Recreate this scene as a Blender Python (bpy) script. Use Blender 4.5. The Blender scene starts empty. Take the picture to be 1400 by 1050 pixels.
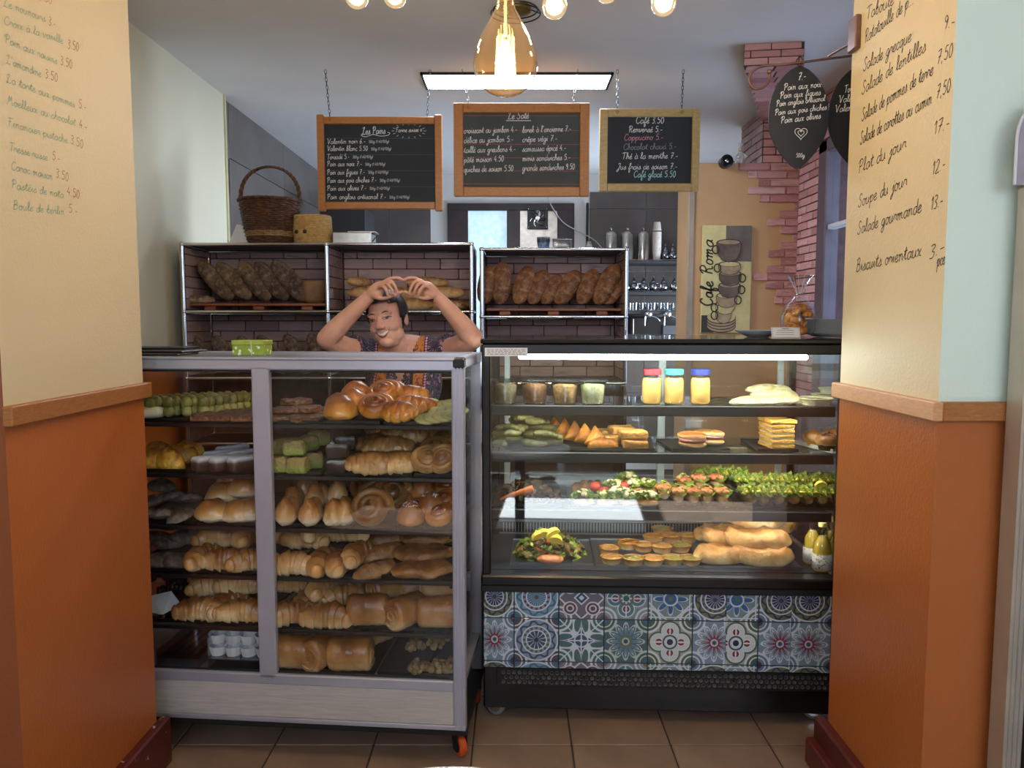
import bpy, bmesh, math, random
from mathutils import Vector, Matrix, Euler, noise
from mathutils.bvhtree import BVHTree
R = math.radians
random.seed(7)
C = bpy.context.scene.collection
S = bpy.context.scene

# ------------------------------------------------------------------ camera
F, CX, CY, CH, PIT = 1051.0, 700.0, 525.0, 1.5, R(4.83)
cp, sp = math.cos(PIT), math.sin(PIT)
cd = bpy.data.cameras.new('camera'); cam = bpy.data.objects.new('camera', cd); C.objects.link(cam)
cam.location = (0, 0, CH); cam.rotation_euler = (R(90) - PIT, 0, 0)
cd.sensor_width = 36; cd.lens = 36 * F / 1400; cd.clip_start = 0.05
S.camera = cam
S.view_settings.view_transform = 'Standard'; S.view_settings.look = 'None'
S.view_settings.gamma = 1; S.view_settings.use_curve_mapping = False
S.view_settings.exposure = 0.0

# ------------------------------------------------------------------ light
w = bpy.data.worlds.new('world'); S.world = w; w.use_nodes = True
w.node_tree.nodes['Background'].inputs[0].default_value = (0.62, 0.76, 1.0, 1)
w.node_tree.nodes['Background'].inputs[1].default_value = 4.0
def area(name, loc, rot, sx, sy, power, col):
    l = bpy.data.lights.new(name, 'AREA'); l.shape = 'RECTANGLE'; l.size = sx; l.size_y = sy
    l.energy = power; l.color = col
    o = bpy.data.objects.new(name, l); C.objects.link(o); o.location = loc; o.rotation_euler = rot
    return o
sun = bpy.data.lights.new('sun', 'SUN'); sun.energy = 26; sun.angle = R(0.5); sun.color = (.95, .98, 1)
so = bpy.data.objects.new('sun', sun); C.objects.link(so); so.rotation_euler = (R(-33), 0, 0); so.location = (0, -6, 6)
so.rotation_euler = Vector((0.0, 0.545, -0.839)).to_track_quat('-Z', 'Y').to_euler()
# daylight falling in through the shop front behind the camera; plus an added unseen fill for the kitchen
area('daylight_shop_front', (-1.25, -1.92, 2.17), (R(84), 0, 0), 1.1, 1.1, 22, (.82, .91, 1.0))
area('daylight_shop_front_2', (1.45, -1.92, 2.17), (R(84), 0, 0), 1.1, 1.1, 22, (.82, .91, 1.0))
area('added_kitchen_fill', (2.19, 6.7, 1.4), (R(90), 0, R(90)), 1.3, 1.0, 75, (.62, .78, 1.0)).data.spread = R(125)  # added lamp hidden behind the ochre wall, brightens the kitchen and its ceiling
pass

# ------------------------------------------------------------------ pixel helpers
def ray(px, py):
    dx, dy = (px - CX) / F, (CY - py) / F
    return Vector((dx, cp + dy * sp, -sp + dy * cp))
def PX(px, py, Y):
    d = ray(px, py); t = Y / d.y
    return Vector((d.x * t, Y, CH + d.z * t))
def PZ(px, py, z):
    d = ray(px, py); t = (z - CH) / d.z
    return Vector((d.x * t, d.y * t, z))
def PPL(px, py, p0, n):
    d = ray(px, py); o = Vector((0, 0, CH)); t = (Vector(p0) - o).dot(n) / d.dot(n)
    return o + d * t
def proj(p):
    p = Vector(p); zc = p.y * cp - (p.z - CH) * sp; up = p.y * sp + (p.z - CH) * cp
    return CX + F * p.x / zc, CY - F * up / zc

# ------------------------------------------------------------------ materials
def lin(h):
    if isinstance(h, str):
        h = h.lstrip('#'); c = [int(h[i:i + 2], 16) / 255 for i in (0, 2, 4)]
        return tuple((x / 12.92 if x <= .04045 else ((x + .055) / 1.055) ** 2.4) for x in c) + (1,)
    return tuple(h)[:3] + (1,)
MT = {}
class NT:
    def __init__(s, name):
        s.m = bpy.data.materials.new(name); s.m.use_nodes = True; s.t = s.m.node_tree; s.n = s.t.nodes; s.l = s.t.links
        s.b = s.n['Principled BSDF']; s.out = s.n['Material Output']
    def new(s, ty, **k):
        n = s.n.new(ty)
        for a, v in k.items(): setattr(n, a, v)
        return n
    def set(s, sock, v):
        if hasattr(v, 'is_linked') or isinstance(v, bpy.types.NodeSocket): s.l.new(v, sock)
        elif isinstance(v, E): s.l.new(v.s, sock)
        else: sock.default_value = v
    def noise(s, vec, scale, detail=4, rough=.55, dist=0):
        n = s.new('ShaderNodeTexNoise'); s.set(n.inputs['Vector'], vec); n.inputs['Scale'].default_value = scale
        n.inputs['Detail'].default_value = detail; n.inputs['Roughness'].default_value = rough; n.inputs['Distortion'].default_value = dist
        return E(s, n.outputs['Fac'])
    def ramp(s, fac, stops, interp='LINEAR'):
        n = s.new('ShaderNodeValToRGB'); s.set(n.inputs[0], fac); cr = n.color_ramp; cr.interpolation = interp
        while len(cr.elements) < len(stops): cr.elements.new(.5)
        for e, (p, c) in zip(cr.elements, stops): e.position = p; e.color = lin(c)
        return n.outputs[0]
    def mix(s, f, a, b):
        n = s.new('ShaderNodeMix', data_type='RGBA'); s.set(n.inputs[0], f)
        s.set(n.inputs[6], lin(a) if isinstance(a, (str, tuple)) else a); s.set(n.inputs[7], lin(b) if isinstance(b, (str, tuple)) else b)
        return n.outputs[2]
    def coord(s, which='Object'):
        return s.new('ShaderNodeTexCoord').outputs[which]
    def xyz(s, vec):
        n = s.new('ShaderNodeSeparateXYZ'); s.set(n.inputs[0], vec); return [E(s, o) for o in n.outputs]
    def rnd(s):
        return E(s, s.new('ShaderNodeObjectInfo').outputs['Random'])
    def bump(s, h, strength=.3, dist=.01):
        n = s.new('ShaderNodeBump'); n.inputs['Strength'].default_value = strength; n.inputs['Distance'].default_value = dist
        s.set(n.inputs['Height'], h); s.l.new(n.outputs[0], s.b.inputs['Normal'])
class E:                                     # tiny expression wrapper on math nodes
    def __init__(s, nt, sock): s.nt = nt; s.s = sock
    def op(s, o, *a):
        n = s.nt.new('ShaderNodeMath', operation=o); s.nt.l.new(s.s, n.inputs[0])
        for i, x in enumerate(a): s.nt.set(n.inputs[i + 1], x)
        return E(s.nt, n.outputs[0])
    def __add__(s, o): return s.op('ADD', o)
    def __sub__(s, o): return s.op('SUBTRACT', o)
    def __mul__(s, o): return s.op('MULTIPLY', o)
    def __truediv__(s, o): return s.op('DIVIDE', o)
    def lt(s, o): return s.op('LESS_THAN', o)
    def gt(s, o): return s.op('GREATER_THAN', o)
    def abs(s): return s.op('ABSOLUTE')
    def cos(s): return s.op('COSINE')
    def sqrt(s): return s.op('SQRT')
def mat(name, c1, c2=None, scale=8, rough=.5, metal=0, bump=0, bscale=None, bdist=.004, coat=0, var=0, lo=.35, hi=.65, emit=0, spec=.5, sss=0):
    if name in MT: return MT[name]
    t = NT(name); b = t.b
    b.inputs['Roughness'].default_value = rough; b.inputs['Metallic'].default_value = metal
    b.inputs['Specular IOR Level'].default_value = spec
    if coat: b.inputs['Coat Weight'].default_value = coat; b.inputs['Coat Roughness'].default_value = .15
    co = t.coord('Object')
    col = None
    if c2: col = t.ramp(t.noise(co, scale), [(lo, c1), (hi, c2)])
    if var:
        n = t.new('ShaderNodeHueSaturation'); t.set(n.inputs['Value'], t.rnd() * (2 * var) + (1 - var))
        t.set(n.inputs['Color'], col if col else lin(c1)); col = n.outputs[0]
    t.set(b.inputs['Base Color'], col if col else lin(c1))
    if bump: t.bump(t.noise(co, bscale or scale * 4, 5).s, bump, bdist)
    if emit:
        b.inputs['Emission Color'].default_value = lin(c1); b.inputs['Emission Strength'].default_value = emit
    if sss:
        b.inputs['Subsurface Weight'].default_value = sss; b.inputs['Subsurface Radius'].default_value = (.01, .004, .002)
        b.inputs['Subsurface Scale'].default_value = .3
    MT[name] = t.m; return t.m
def glassmat(name, tint=(1, 1, 1), base=.04, rough=.02, gain=1.0, glow=None):
    """thin pane: clear transmission plus Fresnel reflection"""
    if name in MT: return MT[name]
    t = NT(name); t.n.remove(t.b)
    tr = t.new('ShaderNodeBsdfTransparent'); tr.inputs[0].default_value = tint + (1,)
    gl = t.new('ShaderNodeBsdfGlossy'); gl.inputs['Roughness'].default_value = rough
    lw = t.new('ShaderNodeLayerWeight'); lw.inputs[0].default_value = .5      # facing term is the same from both sides of the pane
    f = (E(t, lw.outputs['Facing']).op('POWER', 5.0) * .9 + base) * gain
    mx = t.new('ShaderNodeMixShader'); t.set(mx.inputs[0], f); t.l.new(tr.outputs[0], mx.inputs[1]); t.l.new(gl.outputs[0], mx.inputs[2])
    if glow:
        em = t.new('ShaderNodeEmission'); em.inputs[0].default_value = lin(glow[0]); em.inputs[1].default_value = glow[1]; ad = t.new('ShaderNodeAddShader')
        t.l.new(mx.outputs[0], ad.inputs[0]); t.l.new(em.outputs[0], ad.inputs[1]); t.l.new(ad.outputs[0], t.out.inputs[0])
    else: t.l.new(mx.outputs[0], t.out.inputs[0])
    MT[name] = t.m; return t.m
def wood(name, c1, c2, sc=(1, 12, 12), rough=.45, bump=.1):
    if name in MT: return MT[name]
    t = NT(name); mp = t.new('ShaderNodeMapping'); t.set(mp.inputs[0], t.coord()); mp.inputs['Scale'].default_value = sc
    f = t.noise(mp.outputs[0], 6, 6, .6, 1.2)
    t.set(t.b.inputs['Base Color'], t.ramp(f, [(.3, c1), (.7, c2)])); t.b.inputs['Roughness'].default_value = rough
    t.bump(f.s, bump, .003); MT[name] = t.m; return t.m

# ------------------------------------------------------------------ mesh builder
class MB:
    def __init__(s): s.v = []; s.f = []; s.mi = []; s.uv = {}
    def add(s, vs, fs, mi=0):
        o = len(s.v); s.v += [Vector(v) for v in vs]; s.f += [tuple(i + o for i in f) for f in fs]; s.mi += [mi] * len(fs); return s
    def box(s, x0, x1, y0, y1, z0, z1, mi=0):
        if x0 > x1: x0, x1 = x1, x0
        vs = [(x, y, z) for x in (x0, x1) for y in (y0, y1) for z in (z0, z1)]
        return s.add(vs, [(0, 1, 3, 2), (4, 6, 7, 5), (0, 4, 5, 1), (2, 3, 7, 6), (0, 2, 6, 4), (1, 5, 7, 3)], mi)
    def cbox(s, x0, x1, y0, y1, z0, z1, b=.004, mi=0, seg=1):
        bm = bmesh.new(); bmesh.ops.create_cube(bm, size=1)
        for v in bm.verts: v.co = Vector(((x0 + x1) / 2 + v.co.x * (x1 - x0), (y0 + y1) / 2 + v.co.y * (y1 - y0), (z0 + z1) / 2 + v.co.z * (z1 - z0)))
        bmesh.ops.bevel(bm, geom=bm.edges[:], offset=b, segments=seg, affect='EDGES', profile=.5)
        bm.verts.index_update()
        s.add([v.co.copy() for v in bm.verts], [[v.index for v in f.verts] for f in bm.faces], mi); bm.free(); return s
    def tube(s, pts, rad, n=8, caps=True, mi=0, squash=1.0, closed=False):
        pts = [Vector(p) for p in pts]; m = len(pts)
        if not hasattr(rad, '__len__'): rad = [rad] * m
        tang = []
        for i in range(m):
            a = pts[(i - 1) % m] if (closed or i > 0) else pts[0]; b = pts[(i + 1) % m] if (closed or i < m - 1) else pts[-1]
            t = (b - a); tang.append(t.normalized() if t.length > 1e-9 else Vector((0, 0, 1)))
        ref = Vector((0, 0, 1)) if abs(tang[0].z) < .9 else Vector((1, 0, 0))
        nx = tang[0].cross(ref).normalized(); vs = []
        for i in range(m):
            t = tang[i]; nx = (nx - t * nx.dot(t)); nx = nx.normalized() if nx.length > 1e-6 else t.orthogonal().normalized()
            ny = t.cross(nx)
            for k in range(n):
                a = 2 * math.pi * k / n; vs.append(pts[i] + (nx * math.cos(a) + ny * math.sin(a) * squash) * rad[i])
        fs = []
        for i in range(m if closed else m - 1):
            j = (i + 1) % m
            for k in range(n): fs.append((i * n + k, i * n + (k + 1) % n, j * n + (k + 1) % n, j * n + k))
        if caps and not closed: fs += [tuple(range(n - 1, -1, -1)), tuple(range((m - 1) * n, m * n))]
        return s.add(vs, fs, mi)
    def lathe(s, prof, n=20, c=(0, 0, 0), mi=0, wob=None):
        c = Vector(c); vs = []; m = len(prof)
        for r, z in prof:
            for k in range(n):
                a = 2 * math.pi * k / n; rr = r * (wob(a, z) if wob else 1); vs.append(c + Vector((rr * math.cos(a), rr * math.sin(a), z)))
        fs = [(i * n + k, i * n + (k + 1) % n, (i + 1) * n + (k + 1) % n, (i + 1) * n + k) for i in range(m - 1) for k in range(n)]
        if prof[0][0] > 1e-6: fs.append(tuple(range(n - 1, -1, -1)))
        if prof[-1][0] > 1e-6: fs.append(tuple(range((m - 1) * n, m * n)))
        return s.add(vs, fs, mi)
    def ell(s, c, r, n=16, m=10, mi=0, fn=None, rot=None):
        c = Vector(c); vs = []; fs = []
        for i in range(m + 1):
            t = math.pi * i / m
            for k in range(n):
                a = 2 * math.pi * k / n; p = Vector((math.sin(t) * math.cos(a), math.sin(t) * math.sin(a), -math.cos(t)))
                q = Vector((p.x * r[0], p.y * r[1], p.z * r[2]))
                if fn: q = fn(p, q)
                if rot: q = rot @ q
                vs.append(c + q)
        for i in range(m):
            for k in range(n): fs.append((i * n + k, i * n + (k + 1) % n, (i + 1) * n + (k + 1) % n, (i + 1) * n + k))
        return s.add(vs, fs, mi)
    def prism(s, poly, a0, a1, axis='y', mi=0):
        """polygon in two axes extruded along the third (x: (y,z), y: (x,z), z: (x,y))"""
        n = len(poly)
        def mk(p, a): return {'x': (a, p[0], p[1]), 'y': (p[0], a, p[1]), 'z': (p[0], p[1], a)}[axis]
        vs = [mk(p, a0) for p in poly] + [mk(p, a1) for p in poly]
        fs = [tuple(range(n)), tuple(range(2 * n - 1, n - 1, -1))] + [(i, i + n, (i + 1) % n + n, (i + 1) % n) for i in range(n)]
        return s.add(vs, fs, mi)
    def warp(s, fn): s.v = [Vector(fn(v)) for v in s.v]; return s
    def move(s, d): d = Vector(d); s.v = [v + d for v in s.v]; return s
    def xf(s, M): s.v = [M @ v for v in s.v]; return s
    def join(s, o): return s.add(o.v, o.f)
    def mesh(s, name, m=None, smooth=35):
        me = bpy.data.meshes.new(name); me.from_pydata([tuple(v) for v in s.v], [], s.f)
        bm = bmesh.new(); bm.from_mesh(me); bmesh.ops.remove_doubles(bm, verts=bm.verts, dist=1e-6); bmesh.ops.recalc_face_normals(bm, faces=bm.faces); bm.to_mesh(me); bm.free()
        ms = m if isinstance(m, (list, tuple)) else [m]
        for x in ms: me.materials.append(x)
        if len(ms) > 1 and len(me.polygons) == len(s.mi): me.polygons.foreach_set('material_index', s.mi)
        if smooth:
            me.polygons.foreach_set('use_smooth', [True] * len(me.polygons))
            if smooth < 180: me.set_sharp_from_angle(angle=R(smooth))
        me.update(); return me
    def build(s, name, m, parent=None, smooth=35, world=False):
        if world and parent is not None: s.move(-parent.location)
        o = bpy.data.objects.new(name, s.mesh(name, m, smooth)); C.objects.link(o)
        if parent is not None: o.parent = parent
        return o
def tag(o, label=None, cat=None, group=None, kind=None):
    if label: o['label'] = label
    if cat: o['category'] = cat
    if group: o['group'] = group
    if kind: o['kind'] = kind
    return o
def thing(name, label, cat, loc=(0, 0, 0), rz=0, group=None):
    o = bpy.data.objects.new(name, None); C.objects.link(o); o.location = loc; o.rotation_euler = (0, 0, rz); o.empty_display_size = .1
    return tag(o, label, cat, group)
def struct(name, mb, m, smooth=0):
    return tag(mb.build(name, m, None, smooth), kind='structure')
def inst(me, name, parent=None, loc=(0, 0, 0), rot=(0, 0, 0), sc=(1, 1, 1)):
    o = bpy.data.objects.new(name, me); C.objects.link(o); o.location = loc; o.rotation_euler = rot; o.scale = sc
    if parent is not None: o.parent = parent
    return o
def cr(pts, k=6):
    """Catmull-Rom"""
    P = [Vector(p) for p in pts]; out = []
    if len(P) < 3: return P
    P = [P[0] * 2 - P[1]] + P + [P[-1] * 2 - P[-2]]
    for i in range(1, len(P) - 2):
        a, b, c, d = P[i - 1:i + 3]
        for j in range(k):
            t = j / k; out.append(.5 * ((2 * b) + (c - a) * t + (2 * a - 5 * b + 4 * c - d) * t * t + (3 * b - a - 3 * c + d) * t ** 3))
    out.append(P[-2]); return out
ORD = ['first', 'second', 'third', 'fourth', 'fifth', 'sixth', 'seventh', 'eighth', 'ninth', 'tenth', 'eleventh', 'twelfth', 'thirteenth', 'fourteenth', 'fifteenth', 'sixteenth', 'seventeenth', 'eighteenth']
class Grp:
    """collects alike things; labels them by their order from the left of the picture"""
    all = []
    def __init__(s, label, cat, group): s.l = label; s.c = cat; s.g = group; s.o = []; Grp.all.append(s)
    def add(s, o): s.o.append(o); return o
    def done(s):
        bpy.context.view_layer.update()
        L = sorted(s.o, key=lambda o: proj(o.matrix_world.translation)[0]); n = len(L)
        for i, o in enumerate(L):
            if n == 1: tag(o, s.l, s.c); continue
            if n > 18: tag(o, s.l, s.c, s.g); continue
            q = 'leftmost' if i == 0 else 'rightmost' if i == n - 1 else ORD[i] + ' from left'
            tag(o, s.l + ', ' + q, s.c, s.g)
# ================================================================== STRUCTURE
def paint(name, top, bot, zsplit, bump=.45):
    t = NT(name); co = t.coord('Object'); x, y, z = t.xyz(co)
    n = t.noise(co, 2.5, 4); up = t.mix(n, top[0], top[1]); lo = t.mix(n, bot[0], bot[1])
    t.set(t.b.inputs['Base Color'], t.mix(z.gt(zsplit), lo, up)); t.set(t.b.inputs['Roughness'], z.gt(zsplit) * .25 + .33)
    t.bump((t.noise(co, 120, 3) + t.noise(co, 25, 3) * .6).s, bump, .003); MT[name] = t.m; return t.m
ZR = 1.273
m_cream = paint('cream_and_orange_paint', ('#ccbd9a', '#d5c7a5'), ('#a45a26', '#af6430'), ZR)
m_green = paint('green_and_orange_paint', ('#ccdccd', '#d5e3d7'), ('#a05a2c', '#ab6232'), ZR)
m_brown = paint('reddish_brown_paint', ('#85492e', '#8f5033'), ('#7d4526', '#88492a'), ZR)
m_wall = paint('pale_plaster', ('#cfcab0', '#d6d2ba'), ('#a8561f', '#b0602c'), ZR, .1)
m_white = mat('white_plaster', '#e4e2de', '#dcdad8', 1.5, .85, bump=.08, bscale=30)
m_rail = wood('oak_rail', '#8a5327', '#a9703c', (6, 6, 40))
m_railr = wood('pale_oak_rail', '#b98358', '#cf9d70', (6, 6, 40))
m_maroon = mat('maroon_skirting', '#4a1713', '#5a1f18', 12, .35, bump=.2)
m_grout = mat('grout', '#3a332e', rough=.9)
m_ftile = mat('floor_tile_glaze', '#7b6556', '#8f7866', 5, .32, bump=.06, bscale=18, var=.07)
m_wtile = mat('dark_wall_tile', '#5a524e', '#665e59', 3, .38, var=.05)
m_wgrout = mat('pale_grout', '#8f8a86', rough=.9)
m_frame = mat('dark_window_frame', '#2c1f20', '#38292a', 8, .4)

fl = struct('floor', MB().box(-2.3, 2.3, -1.9, 7.7, -.1, -.004), m_grout)
tm = MB().cbox(-.1722, .1722, -.1722, .1722, -.02, 0, .0025).mesh('floor_tile', m_ftile, 30)
for i in range(-7, 7):
    for j in range(-13, 14):
        x, y = .211 + .35 * i - .175, 2.60 + .35 * j - .175
        if -1.88 < y - .17 and abs(x) < 2.13: inst(tm, 'tile', fl, (x, y, 0))
tag(MB().box(-6, 6, -9, -1.92, -.2, -.02).build('pavement', mat('pale_pavement', '#c9c4bb', '#b5b0a8', 4, .8), None, 0), kind='structure')
struct('ceiling', MB().box(-2.3, 2.3, -1.9, 7.7, 2.9, 3.0), m_white)
# dividing wall: the two painted piers left and right of the opening
def pier(name, x0, x1, y0, y1, near):
    mb = MB().box(x0, x1, y0, y1, 0, 2.9)
    mb.mi = [0] * 6; mb.mi[2] = 1
    return struct(name, mb, [m_cream, near])
wl = pier('wall_left_front', -2.3, -1.185, 1.78, 2.46, m_brown)
wr = pier('wall_right_front', 1.054, 2.3, 1.89, 2.46, m_green)
struct('trim_1', MB().cbox(-1.187, -1.163, 1.775, 2.475, ZR - .024, ZR + .024, .003), m_rail, 30)
struct('trim_2', MB().cbox(1.032, 1.056, 1.868, 2.475, ZR - .024, ZR + .024, .003), m_railr, 30)
struct('trim_3', MB().cbox(1.056, 1.75, 1.868, 1.892, ZR - .024, ZR + .024, .003), m_rail, 30)
def chips():
    t = NT('chipped_maroon_skirting'); co = t.coord(); n = t.noise(co, 38, 4); x, y, z = t.xyz(co)
    f = (n + y * .0).gt(.665); t.set(t.b.inputs['Base Color'], t.mix(f, t.ramp(t.noise(co, 9), [(.3, '#431512'), (.7, '#5c211b')]), '#c9bfb4'))
    t.b.inputs['Roughness'].default_value = .35; t.bump(n.s, .2, .003); return t.m
m_chip = chips()
struct('baseboard_left', MB().cbox(-1.19, -1.155, 1.70, 2.50, 0, .165, .006), m_chip, 30)
struct('baseboard_right', MB().cbox(1.022, 1.06, 1.80, 2.50, 0, .165, .006), m_maroon, 30)
struct('baseboard_right_low', MB().cbox(.995, 1.03, 1.80, 2.50, 0, .09, .006), m_maroon, 30)
# kitchen walls
struct('wall_left', MB().box(-2.3, -1.81, 2.46, 4.97, 0, 2.9), m_wall)
wt = struct('wall_left_tiled', MB().box(-2.3, -1.845, 4.97, 7.7, 0, 2.9), m_wgrout)
t1 = MB().cbox(0, .012, -.598, .598, -.298, .298, .002).mesh('wall_tile', m_wtile, 30)
for k in range(2):
    for z in (.44, 1.04, 1.64, 2.24): inst(t1, 'tile', wt, (-1.845, 5.1 + .6 + 1.2 * k, z))
t2 = MB().cbox(0, .012, -.598, .598, -.177, .177, .002).mesh('wall_tile_cut', m_wtile, 30)
for k in range(2): inst(t2, 'tile', wt, (-1.845, 5.7 + 1.2 * k, 2.54 + .18))
t3 = MB().cbox(0, .012, -.06, .06, -.298, .298, .002).mesh('wall_tile_strip', m_wtile, 30)
for z in (.44, 1.04, 1.64, 2.24, 2.84 - .24): inst(t3, 'tile', wt, (-1.845, 5.035, z))
struct('trim_4', MB().cbox(-1.83, -1.8, 4.95, 4.975, 0, 2.9, .004), mat('aged_cream_trim', '#c4bf96', '#b4ad80', 6, .6), 30)
# back wall with the window opening
YB = 7.6
wx0, wx1 = PX(612, 300, YB).x, PX(785, 300, YB).x
wz0, wz1 = 1.0, 2.62
bw = MB()
bw.box(-2.3, wx0, YB, YB + .1, 0, 2.9); bw.box(wx1, 2.3, YB, YB + .1, 0, 2.9)
bw.box(wx0, wx1, YB, YB + .1, 0, wz0); bw.box(wx0, wx1, YB, YB + .1, wz1, 2.9)
wb = struct('wall_back', bw, m_white)
def wtile(x0, x1, z0, z1):
    o = MB().cbox(x0 + .002, x1 - .002, YB - .012, YB, z0 + .002, z1 - .002, .002).build('tile', m_wtile, wb, 30)
gx = PX(883, 300, YB).x; xr0 = PX(806, 300, YB).x
for z0, z1 in ((2.565, 2.73), (1.965, 2.565), (1.365, 1.965), (.765, 1.365), (.165, .765)):
    wtile(xr0, gx, z0, z1); wtile(gx, 2.3, z0, z1)
    xl = PX(589, 300, YB).x
    wtile(-1.845, -1.2, z0, z1); wtile(-1.2, xl, z0, z1)
# window in the back wall
def bar(mb, x0, x1, z0, z1, d0=-.03, d1=.06): mb.cbox(x0, x1, YB + d0, YB + d1, z0, z1, .006)
win = thing('window_1', None, None, (0, YB, 0)); tag(win, kind='structure')
fx = [PX(p, 300, YB).x for p in (612, 640, 693, 711, 762, 785)]
f = MB(); bar(f, fx[0], fx[1], wz0, wz1); bar(f, fx[2], fx[3], wz0, wz1); bar(f, fx[4], fx[5], wz0, wz1); bar(f, fx[0], fx[5], wz1 - .07, wz1 - .001, -.033); bar(f, fx[0], fx[5], wz0 + .001, wz0 + .07, -.033)
f.build('window_frame', m_frame, win, 30, True)
def frosted():
    t = NT('frosted_daylit_glass'); co = t.coord(); n = t.noise(co, 22, 4)
    col = t.ramp(n, [(.3, '#9cbed4'), (.7, '#bfd8e8')]); t.set(t.b.inputs['Base Color'], col); t.set(t.b.inputs['Emission Color'], col)
    t.b.inputs['Emission Strength'].default_value = 1.0; t.b.inputs['Roughness'].default_value = .25; return t.m
MB().box(fx[1], fx[2], YB + .01, YB + .02, wz0, wz1).build('pane', frosted(), win, 0, True)
m_steel = mat('brushed_steel', '#b8b2a8', '#a39d94', 20, .28, 1)
m_chrome = mat('chrome', '#d6d8dc', rough=.12, metal=1)
MB().box(fx[3], fx[4], YB + .005, YB + .02, wz0, wz1).build('steel_panel', m_steel, win, 0, True)
# small fan set in the steel panel
m_black = mat('black_plastic', '#0c0c0e', rough=.35)
fan = thing('ventilation_fan', 'small square black ventilation fan set in the steel window panel', 'fan', PX(735, 299, YB))
s = .1
MB().cbox(-s, s, -.02, -.012, -s, s, .004).box(-s, -s + .02, -.045, -.012, -s, s).box(s - .02, s, -.045, -.012, -s, s).box(-s, s, -.045, -.012, -s, -s + .02).box(-s, s, -.045, -.012, s - .02, s).build('housing', m_black, fan, 30)
for k in range(7):
    a = 2 * math.pi * k / 7; b = MB()
    P = [(math.cos(a + q * .9) * (.02 + .062 * q), -.04 + .012 * math.sin(3 * q), math.sin(a + q * .9) * (.02 + .062 * q)) for q in (0, .25, .5, .75, 1)]
    b.tube(P, [.006, .012, .016, .018, .012], 6, squash=.4).build('blade', m_chrome, fan, 60)
MB().lathe([(.022, 0), (.022, .012), (0, .014)], 14).xf(Matrix.Rotation(R(90), 4, 'X')).move((0, -.04, 0)).build('hub', m_chrome, fan, 40)
for sx in (-1, 1):
    for sz in (-1, 1): MB().lathe([(.007, 0), (.005, .005), (0, .006)], 8).xf(Matrix.Rotation(R(90), 4, 'X')).move((sx * .088, -.045, sz * .088)).build('screw', m_chrome, fan, 40)
# ---- orange wall block with ledge, brick facing, right wall with window
YO = 5.3; xo0 = PX(947, 300, YO).x; xo1 = 1.945; zl = 2.55
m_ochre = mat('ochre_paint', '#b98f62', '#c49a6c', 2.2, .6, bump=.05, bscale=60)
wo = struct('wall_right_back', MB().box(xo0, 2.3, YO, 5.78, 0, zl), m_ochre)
struct('trim_5', MB().cbox(xo0 - .03, xo0 + .012, YO - .012, YO + .02, 0, zl, .004), mat('pale_edge_strip', '#a08d7c', '#8d7a6a', 4, .4), 30)
struct('wall_right_kitchen', MB().box(2.2, 2.3, 5.78, YB, 0, .9).box(2.2, 2.3, 5.78, YB, 2.3, 2.9).box(2.2, 2.3, 5.78, 6.05, .9, 2.3).box(2.2, 2.3, 7.35, YB, .9, 2.3), m_white)  # opening added to hold the unseen kitchen fill lamp
rwm = mat('dark_mortar', '#4a3230', '#5c4341', 20, .9)
wy0, wy1, wzb, wzt = 3.2, 4.93, .95, 2.60
rw = MB().box(xo1, 2.3, wy1, YO, 0, 2.9).box(xo1, 2.3, 2.46, wy0, 0, 2.9).box(xo1, 2.3, wy0, wy1, 0, wzb).box(xo1, 2.3, wy0, wy1, wzt, 2.9)
wrr = struct('wall_right', rw, rwm)
def brickmat(name, cols, mottled=.5):
    t = NT(name); co = t.coord(); r = t.rnd(); n = t.new('ShaderNodeTexNoise', noise_dimensions='4D'); t.set(n.inputs['Vector'], co); t.set(n.inputs['W'], r * 40); n.inputs['Scale'].default_value = 1.6; n.inputs['Detail'].default_value = 6
    base = t.ramp(r, [(i / max(1, len(cols) - 1), c) for i, c in enumerate(cols)])
    f = E(t, n.outputs['Fac'])
    t.set(t.b.inputs['Base Color'], t.mix((f - .52).op('MAXIMUM', 0.0) * (mottled * 6), base, '#8a7c7a')); t.b.inputs['Roughness'].default_value = .7
    t.bump(f.s, .25, .2); return t.m
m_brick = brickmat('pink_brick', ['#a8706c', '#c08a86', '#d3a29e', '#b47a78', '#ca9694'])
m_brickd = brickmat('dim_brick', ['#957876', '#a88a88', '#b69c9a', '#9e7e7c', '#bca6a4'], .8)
bmesh_cache = {}
def brick_mesh(m):
    """unit brick slip, a little uneven: x length, z height, sticks out along -y"""
    if m.name in bmesh_cache: return bmesh_cache[m.name]
    L = []
    for k in range(4):
        rr = random.Random(k); b = MB().cbox(-.5, .5, -1, 0, -.5, .5, .03)
        b.warp(lambda v: (v.x + rr.uniform(-.008, .008), v.y + rr.uniform(-.12, .12) * (v.y < -.5), v.z + rr.uniform(-.03, .03)))
        L.append(b.mesh('brick', m, 25))
    bmesh_cache[m.name] = L; return L
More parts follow.
